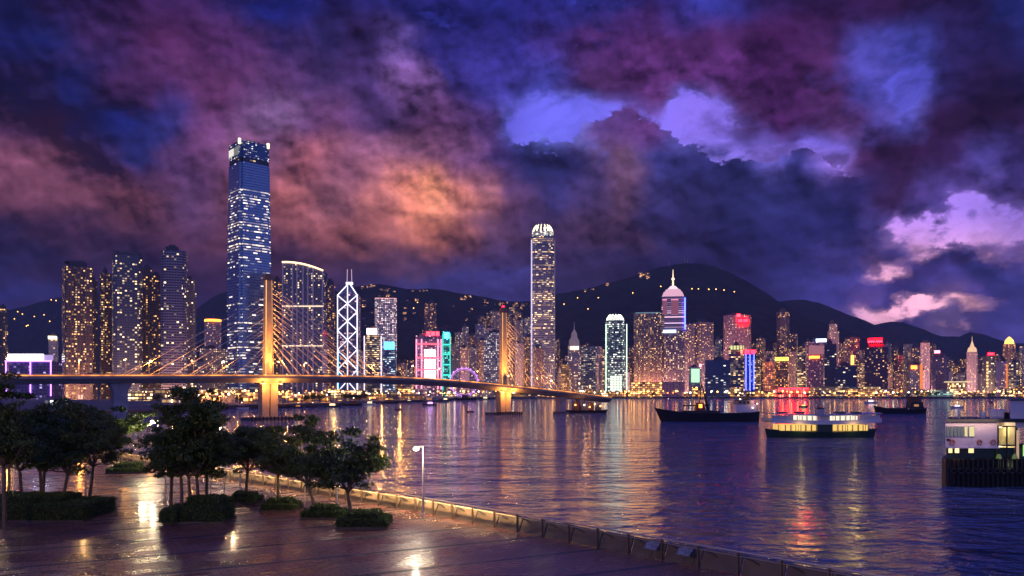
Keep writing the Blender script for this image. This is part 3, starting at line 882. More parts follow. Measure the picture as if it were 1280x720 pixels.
# billboard hall
D = 1080
r = empty('billboard_hall', P(36, 490, D).xy.to_3d() + Vector((0, 0, LZ)), 0, 'low hall outlined in violet light under a long glowing white billboard', 'hall')
m = MB(); X0, X1 = P(7, 0, D).x, P(65, 0, D).x; zt = P(0, 452, D).z
m.prism([(X0, D), (X1, D), (X1, D + 40), (X0, D + 40)], LZ, zt); m.build('facade', facade('violet_hall', (.20, .16, .34), (.6, .45, 1), (.8, .7, 1), 5, 4, .25, .7, cluster=.3), r)
for a, b2 in ((7.5, 8.5), (38, 39), (63.5, 64.5)):
    m = MB(); m.prism(rect((P(a, 0, D).x + P(b2, 0, D).x) / 2, D - 1, (b2 - a) * D / 1000, 1.0), LZ + 4, zt); m.build('glow_strip', G_violet, r)
m = MB(); m.prism(rect((X0 + X1) / 2, D - 1.1, X1 - X0, 1.2), zt + .01, zt + 1.6, bottom=True); m.build('glow_strip', G_violet, r)
m = MB(); m.prism(rect(P(31, 0, D).x, D + 2, 44 * D / 1000, 2.0), zt + 1.7, P(0, 442.5, D).z, bottom=True); m.build('billboard', G_white, r)
m = MB(); m.prism(rect(P(58.5, 0, D).x, D + 4, 11 * D / 1000, 2.0), zt + 1.7, P(0, 443.5, D).z, bottom=True); m.build('sign_panel', glow('dim_violet_panel', (.6, .42, .9), .8), r)
hero(36, 'violet billboard hall')

# supertall
D = 1150
a = math.atan2(-.3285, 1)
root = empty('supertall_tower', (*P(311.5, 0, D).xy, LZ), 0, 'tallest tower, blue reflecting glass with long bands of white office windows', 'skyscraper')
yaw = R(30) - a * 0 + .30
cx, cyy = P(311.5, 0, D + 25).xy
def icc_plan(s, k=4.0):
    h_ = 24.6 * s
    return xf([(-h_ + k, -h_), (h_ - k, -h_), (h_ - k, -h_ + k), (h_, -h_ + k), (h_, h_ - k), (h_ - k, h_ - k), (h_ - k, h_), (-h_ + k, h_), (-h_ + k, h_ - k), (-h_, h_ - k), (-h_, -h_ + k), (-h_ + k, -h_ + k)], cx, cyy, R(42))
zt = P(0, 203, D).z
m = MB()
m.prism(icc_plan(1.04), LZ, 180.0, icc_plan(.995), cap=False)
m.prism(icc_plan(.995), 180.0, zt, icc_plan(.93))
m.build('facade', F_icc, root)
m = MB(); m.prism(icc_plan(.90), zt + .05, zt + 7.0); m.build('mechanical_floor', F_office_d, root)
m = MB(); zc = P(0, 176, D).z; m.prism(icc_plan(.925), zt + 7.1, zc, icc_plan(.905)); m.build('crown', facade('supertall_crown', (.05, .10, .20), WHITE, WHITE, 3.0, 3.2, .30, 1.1, .7, .4, glass=(.10, .26, .50), metal=.8, cluster=.9), root)
# bright louvred panel on the darker side of the crown, and its lit corners
def icc_face(px0, px1, py0, py1, mat, nm, dist):
    A = P(px0, py0, dist[0]); B = P(px1, py1, dist[1])
    mm = MB()
    mm.face([(A.x, A.y, B.z), (B.x, B.y, B.z), (B.x, B.y, A.z), (A.x, A.y, A.z)], [(0, B.z), ((B - A).length, B.z), ((B - A).length, A.z), (0, A.z)])
    return mm
side = icc_plan(.93)
p0, p1 = Vector(side[10]), Vector(side[11])
M_louv = glow('louvred_light_panel', (1.0, .96, .86), 1.15, bars=(90.0, 2.1, .6))
lv = MB()
e0, e1 = Vector(side[9]), Vector(side[10])
nn = Vector((e1.y - e0.y, -(e1.x - e0.x))).normalized() * 0.8
A_ = e0.lerp(e1, .06) + nn; B_ = e0.lerp(e1, .94) + nn
lv.prism([tuple(B_), tuple(A_), tuple(A_ - nn * .6), tuple(B_ - nn * .6)][::-1], zt + 12, zc - 8, bottom=True)
lv.build('louvre_panel', M_louv, root)
for k in (1, 4, 10):
    cp = Vector(icc_plan(.92)[k])
    m = MB(); m.box(cp.x, cp.y, zc - 5, zc + 2.5, 3.0, 3.0, R(42)); m.build('corner_light', G_cream, root)
m = MB(); m.prism(icc_plan(.55), zc, zc + 4); m.build('roof_plant', M_roof, root)
hero(311, 'supertall')

r, i = tower('apartment_tower', 'dark slab hidden behind the bridge pylon beside the supertall', 'tower', 339, 353, 352, 1220, F_dark, 'rect')

# curved-top residential block with lit outline
D = 1120
x0, x1 = 353, 404
X0, X1 = P(x0, 0, D).x, P(x1, 0, D).x
r = empty('curved_top_block', ((X0 + X1) / 2, D, LZ), 0, 'wide blue apartment block whose sloping curved roof is outlined in warm light', 'tower')
N = 14
prof = [(X0 + (X1 - X0) * k / N, CAMZ + (HORIZON - (328.5 + 10.5 * (k / N) ** 1.7 - 3.0 * math.sin(math.pi * k / N) * .35)) / 1000 * D) for k in range(N + 1)]
F_arch = facade('curved_block_glass', (.15, .15, .21), WARM2, WARM, 3.2, 3.2, .20, 1.4, .6, .55, glass=(.08, .10, .17), colamp=.8, metal=.3)
m = MB()
for (xa, za), (xb, zb) in zip(prof, prof[1:]):
    for y0, sgn in ((D, 1), (D + 26, -1)):
        q4 = [(xa, y0, LZ), (xb, y0, LZ), (xb, y0, zb), (xa, y0, za)]
        uv4 = [(xa, LZ), (xb, LZ), (xb, zb), (xa, za)]
        if sgn < 0: q4 = q4[::-1]; uv4 = uv4[::-1]
        m.face(q4, uv4)
    m.face([(xa, D, za), (xb, D, zb), (xb, D + 26, zb), (xa, D + 26, za)])
m.face([(X1, D, LZ), (X1, D + 26, LZ), (X1, D + 26, prof[-1][1]), (X1, D, prof[-1][1])], [(0, LZ), (26, LZ), (26, prof[-1][1]), (0, prof[-1][1])])
m.face([(X0, D + 26, LZ), (X0, D, LZ), (X0, D, prof[0][1]), (X0, D + 26, prof[0][1])], [(0, LZ), (26, LZ), (26, prof[0][1]), (0, prof[0][1])])
m.build('facade', F_arch, r)
m = MB()
for (xa, za), (xb, zb) in zip(prof, prof[1:]): m.bar((xa, D - 1.2, za + .8), (xb, D - 1.2, zb + .8), 1.5, 4)
m.build('roof_light', glow('warm_roof_outline', (1.0, .62, .34), 3.0), r)
for ey in (354, 383.5, 433):
    zz = P(0, ey, D).z
    if ey == 354: continue
    m = MB(); m.box((X0 + X1) / 2, D - 1.0, zz, zz + 1.5, X1 - X0, 1.4); m.build('light_band', glow('cream_band', (1, .72, .48), 1.5), r)
for k, ex in enumerate((353.6, 366, 371.5, 379, 385, 391.5, 403.4)):
    xx = P(ex, 0, D).x
    zt_ = np.interp(xx, [p[0] for p in prof], [p[1] for p in prof])
    m = MB(); m.box(xx, D - .7, LZ, zt_ - 1, 1.7, 1.2); m.build('pier_fin', pbr('pale_fin', (.50, .48, .58), .5), r)
hero(378, 'curved-top block')
r, i = tower('apartment_tower', 'narrow dark red-brown flats between the curved-top block and the braced tower', 'tower', 403, 418, 357, 1180, F_dark, 'ribs')

# braced tower with twin masts
D = 1500
def X_(px): return P(px, 0, D).x
def Z_(py): return P(0, py, D).z
r = empty('braced_tower', (X_(434), D + 15, LZ), 0, 'slender tower drawn in white diagonal light lines with two masts', 'skyscraper')
xl, xr, xm = X_(422), X_(446.5), X_(434.5)
dd = 34
F_boc = facade('braced_tower_glass', (.16, .14, .24), PINK, WARM2, 4.0, 4.0, .22, .9, .8, .5, glass=(.10, .10, .20), metal=.5)
yc = D + dd / 2
lv_ = [490, 462, 437, 413, 390, 369]       # brace levels
m = MB()
m.prism([(xl, D), (xr, D), (xr, D + dd), (xl, D + dd)], LZ, Z_(369), cap=False)
m.prism([(xl, D), (xr, D), (xr, D + dd), (xl, D + dd)], Z_(369), Z_(354), [(xm - 3, D + dd * .4), (xm + 3, D + dd * .4), (xm + 3, D + dd * .6), (xm - 3, D + dd * .6)])
m.build('facade', F_boc, r)
G_brace = glow('white_brace_light', (.86, .82, 1.0), 2.3)
yf = D - .8
def line(p, q_, rad=.95, nm='brace', mt=None):
    mm = MB(); mm.bar(p, q_, rad, 4); return mm.build(nm, mt or G_brace, r)
for ya, yb in zip(lv_, lv_[1:]):
    line((xl, yf, Z_(ya)), (xr, yf, Z_(yb))); line((xr, yf, Z_(ya)), (xl, yf, Z_(yb)))
line((xl, yf, LZ), (xl, yf, Z_(369))); line((xr, yf, LZ), (xr, yf, Z_(369))); line((xm, yf, LZ), (xm, yf, Z_(354)))
line((xl, yf, Z_(369)), (xm - 2, D + dd * .38, Z_(354))); line((xr, yf, Z_(369)), (xm + 2, D + dd * .38, Z_(354)))
line((xl + 1, yf, Z_(437)), (xl + 1, yf, LZ), .7, 'edge_light', G_cyan)
line((xr + 1.2, yf, Z_(437)), (xr + 1.2, yf, LZ), .8, 'edge_light', glow('pale_cyan', (.4, .75, 1.0), 1.6))
for sx in (-4.6, 4.6):
    line((xm + sx, yc, Z_(356)), (xm + sx * .85, yc, Z_(335)), .8, 'mast', glow('lit_mast', (.95, .60, .78), .75))
mb_ = MB(); mb_.box(xm, yc, Z_(354), Z_(354) + 4, 12, 8); mb_.build('roof_plant', G_brace, r)
hero(434, 'braced tower')

r, i = tower('office_tower', 'grid-faced pinkish white office slab glowing evenly behind the pink-signed office', 'office', 467.5, 495, 374, 1620, F_office_w, 'chamfer', 40, 0, plant_h=3)
m = MB(); m.box(*i['c'], i['H'] - .5, i['H'] + 1.6, i['w'] * .98, i['d'] * .98, i['yaw']); m.build('parapet_light', glow('rose_edge', (1.0, .45, .45), 1.0), r)
hero(481, 'grid-faced office')
r, i = tower('office_tower', 'yellow-lit stepped office with a glaring pink sign on its roof', 'office', 455, 477, 419, 1540, F_office_y, 'notch', 30, .05, roof=None)
m = MB(); m.box(*i['c'], i['H'], i['H'] + 9, i['w'] * .55, i['d'] * .5, i['yaw']); m.build('roof_plant', M_conc, r)
front_panel(r, i, 458.5, 471, 410.5, 418, glow('pink_roof_sign', (1.0, .70, .76), 6.0), 'roof_sign', out=-4)
for ex in (455.3, 476.5): front_panel(r, i, ex - .6, ex + .6, 420, 488, glow('lilac_edge', (.85, .7, 1.0), 2.0), 'edge_light')
hero(466, 'pink-signed office')
r, i = tower('office_tower', 'short office topped by a bright cyan sign, its face pale blue', 'office', 478, 494, 438, 1530, facade('cyan_washed', (.22, .30, .40), (.45, .75, 1), WARM2, 3.8, 3.8, .55, 1.2, .8, .5, rowamp=.4), 'rect', 24, 0, roof=None)
front_panel(r, i, 480, 493, 427.5, 436.5, G_cyan, 'roof_sign', out=-6)
hero(486, 'cyan-signed office')

# trussed office with bright white bays
r, i = tower('trussed_office', 'broad pink-lit office with white glowing centre bay and red roof sign', 'office', 519, 552, 420, 1540, facade('pink_truss_wall', (.45, .30, .36), (1, .45, .5), (1, .6, .62), 3.6, 3.9, .6, 1.1, .6, .5, cluster=.3), 'rect', 38, 0, roof=None)
for (yy0, yy1) in ((437, 446), (449, 461), (463, 474)):
    front_panel(r, i, 530.5, 544.5, yy0, yy1, glow('bright_bay', (1.0, .70, .78), 5.0, bars=(5.2, 4.2, .8)), 'lit_bay')
for ex in (520.5, 527, 547.5, 551.5): front_panel(r, i, ex - .8, ex + .8, 424, 486, glow('pink_hanger', (1.0, .30, .48), 2.3), 'light_column')
for ey in (430, 447, 462, 476): front_panel(r, i, 520, 552, ey - .7, ey + .7, glow('red_truss', (1.0, .08, .14), 3.2), 'truss_light', out=1.9)
front_panel(r, i, 533, 549, 414.5, 420.5, G_red, 'roof_sign', out=-8)
m = MB(); m.box(i['c'][0] - 8, i['c'][1], i['H'], i['H'] + 5, i['w'] * .4, 18, i['yaw']); m.build('roof_plant', M_conc, r)
hero(536, 'trussed office')
r, i = tower('office_tower', 'slim teal-lit tower standing against the trussed office', 'office', 553, 563, 414.5, 1545, facade('teal_wall', (.10, .28, .26), (.15, 1, .7), (.3, .9, 1), 3.4, 3.6, .55, 1.2, .6, .6, cluster=.3), 'rect', 20, 0)
for ex in (553.6, 562.6): front_panel(r, i, ex - .5, ex + .5, 417, 488, G_teal, 'edge_light')
front_panel(r, i, 555, 561.5, 415.5, 423, G_cyan, 'sign')
for k, ey in enumerate((430, 442, 455, 468)): front_panel(r, i, 554, 562, ey, ey + 1.6, G_teal, 'light_band', out=1.6)
hero(558, 'teal-lit tower')

r, i = tower('apartment_tower', 'dusky tall flats alone on the slope above the trussed office', 'tower', 530, 545, 379, 1950, F_dark, 'cross', tiers=[(.72, 1.35), (1, 1)])
r, i = tower('office_tower', 'pale washed hotel slab close behind the shorter bridge pylon', 'hotel', 605, 627, 416, 1560, facade('pale_hotel', (.50, .38, .36), (1, .72, .6), WHITE, 3.2, 3.4, .8, .95, .5, .6, cluster=.2), 'rect', 26)
hero(616, 'pale hotel slab')
# tall finance tower
D = 1720
x0, x1 = 664, 694
cx_ = P(679, 0, D).x; w_ = 30 * D / 1000
r = empty('finance_tower', (cx_, D + w_ / 2, LZ), 0, 'very tall silvery tower with bright glowing claw crown, behind the bridge end', 'skyscraper')
def ifc(s, k=.16):
    h_ = w_ / 2 * s; kk = w_ * k * s
    base = [(-h_ + kk, -h_), (h_ - kk, -h_), (h_ - kk * .45, -h_ + kk * .45), (h_, -h_ + kk), (h_, h_ - kk), (h_ - kk * .45, h_ - kk * .45), (h_ - kk, h_), (-h_ + kk, h_), (-h_ + kk * .45, h_ - kk * .45), (-h_, h_ - kk), (-h_, -h_ + kk), (-h_ + kk * .45, -h_ + kk * .45)]
    return xf(base, cx_, D + w_ / 2, -math.atan2(cx_, D))
def zy(py): return P(0, py, D).z
m = MB(); m.prism(ifc(1.0), LZ, zy(352), cap=False); m.prism(ifc(.965), zy(352), zy(307), cap=False); m.prism(ifc(.93), zy(307), zy(295))
m.build('facade', F_ifc, r)
for ex, sz in ((664.5, 1.3), (693.5, .35)):
    m = MB(); m.box(P(ex, 0, D - 1).x, D - 1.0, LZ, zy(300), 2.0 * sz, 1.0); m.build('edge_light', glow('lilac_fin' if sz > 1 else 'dim_fin', (.72, .62, .95), 1.2 if sz > 1 else .3), r)
m = MB(); m.prism(ifc(.90), zy(295), zy(288), ifc(.84)); m.build('upper_crown', facade('crown_grid', (.5, .48, .42), WHITE, (1, .95, .7), 3, 3, .95, 1.5, .6, .7, cluster=0), r)
G_claw = glow('claw_light', (1.0, .86, .58), 2.2)
for k in range(14):
    t0 = 2 * math.pi * k / 14
    rx, ry = w_ * .43 * math.cos(t0), w_ * .43 * math.sin(t0)
    pts = [(1.0, 0), (.97, .35), (.85, .72), (.66, 1.0)]
    m = MB()
    H0 = zy(290); HH = zy(279) - H0
    for (s0, h0), (s1, h1) in zip(pts, pts[1:]):
        m.bar((cx_ + rx * s0, D + w_ / 2 + ry * s0, H0 + h0 * HH), (cx_ + rx * s1, D + w_ / 2 + ry * s1, H0 + h1 * HH), 1.5, 4, 1.2)
    m.build('crown_claw', G_claw, r)
hero(679, 'claw-crowned tower')
# small claw tower
D = 1580
cx_ = P(770.5, 0, D).x; w_ = 26 * D / 1000
r = empty('finance_tower', (cx_, D + w_ / 2, LZ), 0, 'mid-height claw-crowned tower washed in pale green-white light', 'office')
m = MB(); m.prism(ifc(1.0), LZ, zy(432), cap=False); m.prism(ifc(.95), zy(432), zy(411), cap=False); m.prism(ifc(.88), zy(411), zy(400))
m.build('facade', facade('green_white_wash', (.30, .32, .28), (.80, 1, .80), WHITE, 3.4, 4.0, .85, 1.35, .8, .5, rowamp=.55, dens=(160, [(0, 1.3), (.35, 1.2), (.5, .5), (.62, .35), (.8, .9), (1, 1.3)])), r)
for ex in (757.5, 783.4):
    m = MB(); m.box(P(ex, 0, D - 1).x, D - 1.0, LZ, zy(405), 1.8, 1.0); m.build('edge_light', G_mint, r)
m = MB(); m.box(P(770, 0, D - 1).x, D - 1.3, P(0, 488, D).z, P(0, 470, D).z, 14 * D / 1000, 1.0); m.build('lobby_glow', glow('lobby_wash', (.85, 1, .78), 1.5, bars=(6, 5, .8)), r)
for k in range(12):
    t0 = 2 * math.pi * k / 12
    rx, ry = w_ * .42 * math.cos(t0), w_ * .42 * math.sin(t0)
    m = MB(); H0 = zy(401); HH = zy(393.5) - H0
    for (s0, h0), (s1, h1) in zip(((1, 0), (.93, .5), (.72, 1)), ((.93, .5), (.72, 1), (.60, 1.15))):
        m.bar((cx_ + rx * s0, D + w_ / 2 + ry * s0, H0 + h0 * HH), (cx_ + rx * s1, D + w_ / 2 + ry * s1, H0 + h1 * HH), 1.3, 4, 1.1)
    m.build('crown_claw', glow('claw_light_mint', (.95, 1.0, .80), 2.6), r)
hero(770, 'green-white claw tower')
r, i = tower('office_tower', 'small stone tower with lit upper drum and needle spire, beside the claw-crowned tower', 'office', 710, 726, 432, 1560, F_tan, 'chamfer', 22, 0, roof=None)
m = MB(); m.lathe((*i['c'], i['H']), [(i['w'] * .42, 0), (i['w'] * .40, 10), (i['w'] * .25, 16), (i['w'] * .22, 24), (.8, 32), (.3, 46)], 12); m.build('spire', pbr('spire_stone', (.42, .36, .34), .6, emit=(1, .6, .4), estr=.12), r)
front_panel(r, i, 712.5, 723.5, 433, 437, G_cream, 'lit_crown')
hero(718, 'needle-spired tower')
r, i = tower('office_tower', 'flat grey office with even dull windows beside the needle-spired tower', 'office', 727, 746, 433, 1570, facade('grey_even_office', (.28, .25, .25), WARM2, WHITE, 4, 3.6, .7, .65, .8, .45), 'rect', 26)
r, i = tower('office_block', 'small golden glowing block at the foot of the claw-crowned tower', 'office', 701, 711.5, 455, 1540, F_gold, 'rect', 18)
r, i = tower('apartment_tower', 'broad blue-brown apartment wall beside the pink-topped spired tower', 'tower', 793, 827, 392, 1640, F_brown, 'ribs', 30)
m = MB(); m.box(i['c'][0], i['c'][1] - 4, i['H'], i['H'] + 2, i['w'] * .9, i['d'] * .7, i['yaw']); m.build('parapet_light', glow('dim_cyan', (.4, .7, .9), .35), r)
hero(810, 'broad apartment wall')
# pink topped spired tower
D = 1650
r, i = tower('spired_tower', 'tapering tower with pink arched crown lights and a glowing needle spire', 'skyscraper', 828, 857, 414, D, facade('spired_body', (.24, .18, .24), WARM2, WARM, 3.4, 3.6, .45, 1.3, .6, .55, cluster=.5), 'chamfer', 40, 0, roof=None)
cxx, cyy_ = i['c']; hw = i['w'] / 2
def sq(s): return xf([(x * s, y * s) for x, y in plan('chamfer', i['w'], i['d'])], cxx, cyy_, i['yaw'])
zz = lambda py: P(0, py, D).z
m = MB(); m.prism(sq(1.0), i['H'] + .05, zz(371), sq(.96)); m.build('upper_shaft', facade('lilac_shaft', (.26, .20, .36), (.95, .6, .9), PINK, 60, 4.2, .9, .8, .99, .42, cluster=.2), r)
m = MB(); m.prism(sq(.96), zz(371), zz(365), sq(.80), cap=False); m.prism(sq(.74), zz(365), zz(361.5), sq(.60)); m.build('stepped_crown', glow('rose_crown', (.95, .50, .66), .9), r)
m = MB(); m.prism(sq(.5), zz(361.5), zz(357), sq(.22)); m.build('crown_cap', glow('pale_cap', (.95, .72, .80), 1.2), r)
m = MB(); m.bar((cxx, cyy_, zz(357)), (cxx, cyy_, zz(336)), 2.2, 8, .5); m.lathe((cxx, cyy_, zz(350)), [(0, 0), (3.4, 2), (3.4, 5), (0, 7)], 10); m.build('spire', glow('gold_spire', (1.0, .75, .5), 1.6), r)
for ex, wd in ((831, 5.5), (843.5, 9)):
    front_panel(r, i, ex - wd / 2, ex + wd / 2, 374, 393, glow('rose_arch', (1.0, .30, .50), 1.35, bars=(3.0, 200, .7)), 'arch_light', out=.6)
front_panel(r, i, 829, 845, 412.5, 416, glow('ice_band', (.5, .75, 1.0), 3.5), 'light_band')
front_panel(r, i, 855.5, 857, 372, 412, G_blue, 'edge_light', out=.4)
hero(843, 'pink-topped spired tower')
r, i = tower('apartment_tower', 'tall ochre-dotted flats close beside the pink-topped spired tower', 'tower', 856.5, 868.5, 405, 1690, F_brown, 'ribs')
r, i = tower('apartment_tower', 'stepped residential tower with amber windows between the spired tower and the red-signed block', 'tower', 869, 893, 403, 1700, F_dark, 'cross', 30, 0, mast=8)
hero(881, 'stepped amber flats')
r, i = tower('hotel_tower', 'tall reddish block carrying a glaring red sign near its roof', 'hotel', 905.5, 940, 394, 1700, facade('reddish_hotel', (.34, .20, .24), WARM, PINK, 3.4, 3.2, .40, 1.1, .5, .5), 'notch', 30, 0)
front_panel(r, i, 922.5, 936, 399, 406, G_redhot, 'sign')
front_panel(r, i, 921, 926, 392.5, 396, G_red, 'logo')
hero(923, 'red-signed block')
r, i = tower('office_tower', 'cream-topped office with lit horizontal bands in front of the red-signed block', 'office', 912, 931, 433, 1560, F_office_y, 'rect', 26)
front_panel(r, i, 913, 930, 432, 437, glow('olive_sign', (.9, .85, .35), .9, bars=(6, 30, .7)), 'sign')
r, i = tower('office_block', 'square navy glass office box on the waterfront, three cells of white light', 'office', 882, 914, 450, 1530, F_office_b, 'rect', 30, .04)
hero(898, 'navy glass box')
r, i = tower('office_block', 'small block with mint-green glowing screen and pink beacon, beside the navy glass box', 'office', 862, 877, 459, 1530, F_grey, 'rect', 22)
front_panel(r, i, 864, 874.5, 461, 478, glow('mint_screen', (.55, 1.0, .62), 1.25), 'screen')
front_panel(r, i, 874, 877, 455, 458.5, G_pink, 'beacon')
r, i = tower('neon_tower', 'narrow tower striped in blue neon under a red glowing cap', 'office', 931.5, 944, 442, 1545, facade('neon_body', (.06, .06, .20), (.3, .3, 1), (.5, .5, 1), 3, 3.5, .4, .9), 'rect', 20, 0, roof=None)
for ex in (932.5, 937.5, 942.5): front_panel(r, i, ex - .55, ex + .55, 443, 487, G_blue, 'neon_strip')
front_panel(r, i, 931, 944.5, 437.5, 442, G_redhot, 'roof_sign', out=-2)
hero(938, 'blue neon tower')
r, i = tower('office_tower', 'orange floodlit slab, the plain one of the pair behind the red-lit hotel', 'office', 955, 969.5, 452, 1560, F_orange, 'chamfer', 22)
r, i = tower('office_tower', 'orange-brown office with glowing yellow roof sign, beside the plain orange slab', 'office', 969.5, 987, 452, 1562, facade('amber_dots', (.42, .22, .10), AMBER, WARM, 3.4, 3.4, .6, 1.4, .55, .55), 'rect', 26, 0, roof=None)
front_panel(r, i, 969, 985.5, 446.5, 451, glow('yellow_sign', (1.0, .62, .05), 4.0), 'roof_sign', out=-3)
hero(970, 'orange office pair')
r, i = tower('slender_tower', 'slender dark tower with amber dots rising high above the orange office pair', 'tower', 972, 988, 390, 1900, F_dark, 'oct', 24, 0, mast=5)
hero(980, 'slender dotted tower')
r, i = tower('hotel_tower', 'violet-topped block with blue-white sign and orange sign stripe', 'hotel', 1010, 1031, 428, 1600, facade('rose_top', (.38, .20, .26), (1, .42, .4), WARM, 3.4, 3.3, .5, .9, .55, .5), 'rect', 28)
front_panel(r, i, 1020, 1033, 423.5, 427.5, glow('blue_white_sign', (.55, .65, 1.0), 5.0), 'roof_sign', out=-3)
front_panel(r, i, 1011.5, 1024.5, 445, 448, G_orange, 'sign')
front_panel(r, i, 1011, 1030, 432, 443, glow('rose_panel', (.8, .30, .38), .45), 'screen')
hero(1021, 'violet-topped block')
r, i = tower('apartment_tower', 'lone pale tower with twin lit columns behind the black office', 'tower', 1035.5, 1050, 405, 1800, F_tan, 'cross', 24, 0, tiers=[(.9, 1), (1, .7)])
hero(1043, 'lone pale tower')
r, i = tower('office_tower', 'black narrow office with few lit bands beside the violet-topped block', 'office', 1032, 1047, 430, 1580, F_office_d, 'rect', 24)
r, i = tower('office_tower', 'dark glass box with scattered cream floors beside the black narrow office', 'office', 1046, 1073, 458, 1550, F_office_d, 'rect', 30)
r, i = tower('apartment_tower', 'dark building with one tall amber light slot', 'tower', 1058, 1076, 422, 1640, F_dark, 'rect', 24)
front_panel(r, i, 1063.5, 1067.5, 444, 456, G_gold, 'light_slot')
r, i = tower('office_tower', 'broad dark office with the biggest glowing red roof sign', 'office', 1083, 1112, 434, 1600, facade('maroon_dark', (.16, .08, .12), WARM, PINK, 4, 3.6, .2, 1.2), 'rect', 30, 0, roof=None)
front_panel(r, i, 1085, 1103, 422.8, 428, glow('big_red_sign', (1.0, .0014, .003), 120.0, True, bars=(14, 40, .86)), 'roof_sign', out=-4)
m = MB(); m.box(*i['c'], i['H'], P(0, 430, 1600).z, i['w'] * .7, 14, i['yaw']); m.build('roof_plant', M_roof, r)
hero(1095, 'big red roof sign')
r, i = tower('office_tower', 'short tower with a square orange glow on its corner', 'office', 1139, 1155, 456, 1570, F_tan, 'rect', 22)
front_panel(r, i, 1139, 1146, 457, 461, G_orange, 'sign'); front_panel(r, i, 1150, 1153.5, 455, 486, glow('orange_column', (1, .28, .06), 1.0), 'light_column')
hero(1147, 'orange-cornered tower')
r, i = tower('apartment_tower', 'high reddish ribbed flats behind the orange-cornered tower', 'tower', 1152, 1164, 428.5, 1750, F_pink, 'ribs', 22)
r, i = tower('apartment_tower', 'wide pinkish windowless-looking slab near the teal-lit hall', 'tower', 1166, 1188, 446, 1600, facade('dull_pink', (.42, .27, .36), WARM, PINK, 3.4, 3.2, .12, .9), 'ribs', 24)
front_panel(r, i, 1168, 1175, 438, 441.5, G_pink, 'beacon', out=-3)
hero(1177, 'wide pinkish slab')
r, i = tower('spired_tower', 'tower with a small lit pyramid and spire east of the yellow terraced hall', 'tower', 1210, 1224, 440, 1700, F_tan, 'chamfer', 22, 0, roof=None)
m = MB(); m.lathe((*i['c'], i['H']), [(i['w'] * .45, 0), (i['w'] * .38, 8), (i['w'] * .2, 12), (.6, 24), (.2, 34)], 10); m.build('spire', glow('warm_spire', (1.0, .62, .36), 1.0), r)
hero(1217, 'small lit spire')
r, i = tower('office_tower', 'black rounded tower with red light on top and gold column of windows', 'office', 1230, 1246, 445, 1640, F_office_d, 'oct', 24)
front_panel(r, i, 1235, 1243, 441, 443.5, G_redhot, 'beacon', out=-4); front_panel(r, i, 1233, 1235.5, 452, 484, glow('gold_dots', (1, .6, .22), 1.3, bars=(30, 7, .6)), 'light_column')
hero(1238, 'red-beaconed black tower')
r, i = tower('office_tower', 'tall dome-lit tower near the picture edge with gold cap', 'office', 1256, 1272, 430, 1680, F_dark, 'oct', 26, 0, roof=None)
m = MB(); m.lathe((*i['c'], i['H']), [(i['w'] * .4, 0), (i['w'] * .34, 8), (i['w'] * .16, 13), (.4, 16)], 12); m.build('dome', G_gold, r)
hero(1264, 'gold-capped tower')
r, i = tower('office_tower', 'bright cream-fronted tower beneath the gold-capped tower', 'office', 1263, 1276, 453, 1540, facade('cream_front', (.45, .36, .22), WARM2, WARM, 4, 3.6, .9, 1.7, .7, .6), 'rect', 22)
r, i = tower('office_tower', 'stone block between two orange light columns, below the gold-capped tower', 'office', 1247, 1262, 452, 1550, F_pink, 'rect', 22)
for ex in (1258.5,): front_panel(r, i, ex - 1, ex + 1, 455, 487, glow('orange_column', (1, .28, .06), 1.0), 'light_column')

# --- the rest of the city: every tower on its own; labels count from one named tower towards the next
fill = []      # (px, kwargs)
R2 = random.Random(5)


def near_free(px, taken, gap):
    return all(abs(px - q_) > gap for q_ in taken)


def skyline_top(px):
    return np.interp(px, [500, 520, 560, 575, 600, 612, 640, 660, 700, 740, 756, 790, 870, 900, 950, 990, 1010, 1080, 1130, 1180, 1230, 1290], [448, 440, 408, 404, 402, 392, 388, 396, 436, 420, 418, 430, 418, 428, 418, 410, 428, 424, 428, 436, 440, 432])


mats_back = [F_dark, F_brown, F_tan, F_grey, F_dark, F_pink]
px = 498.0
while px < 1284:
    w = R2.uniform(8, 13)
    top = skyline_top(px) + R2.choice([0, 4, 9, 14, 20, 6]) + R2.uniform(-3, 5)
    fill.append(dict(px=px + w / 2, w=w, top=top, D=R2.uniform(1900, 2150), mat=R2.choice(mats_back), kind=R2.choice(['cross', 'ribs', 'notch', 'rect']), row='back-row'))
    px += w * R2.uniform(.72, 1.0)
px = 496.0
while px < 1284:
    w = R2.uniform(10, 17)
    top = skyline_top(px) + R2.uniform(22, 44)
    fill.append(dict(px=px + w / 2, w=w, top=min(top, 474), D=R2.uniform(1700, 1850), mat=R2.choice(mats_back + [F_office_y, F_office_d]), kind=R2.choice(['rect', 'ribs', 'notch', 'rect']), row='middle-row'))
    px += w * R2.uniform(.9, 1.25)
# west: low city between the hotel and the braced tower
for px0, w, top, Dd in ((285, 10, 448, 1300), (347, 12, 440, 1290), (408, 12, 452, 1330), (420, 10, 445, 1650), (449, 9, 440, 1650), (446, 8, 425, 1720), (500, 9, 455, 1650), (511, 10, 462, 1620), (497, 14, 470, 1600)):
    fill.append(dict(px=px0, w=w, top=top, D=Dd, mat=R2.choice([F_tan, F_dark, F_grey]), kind='ribs', row='middle-row'))
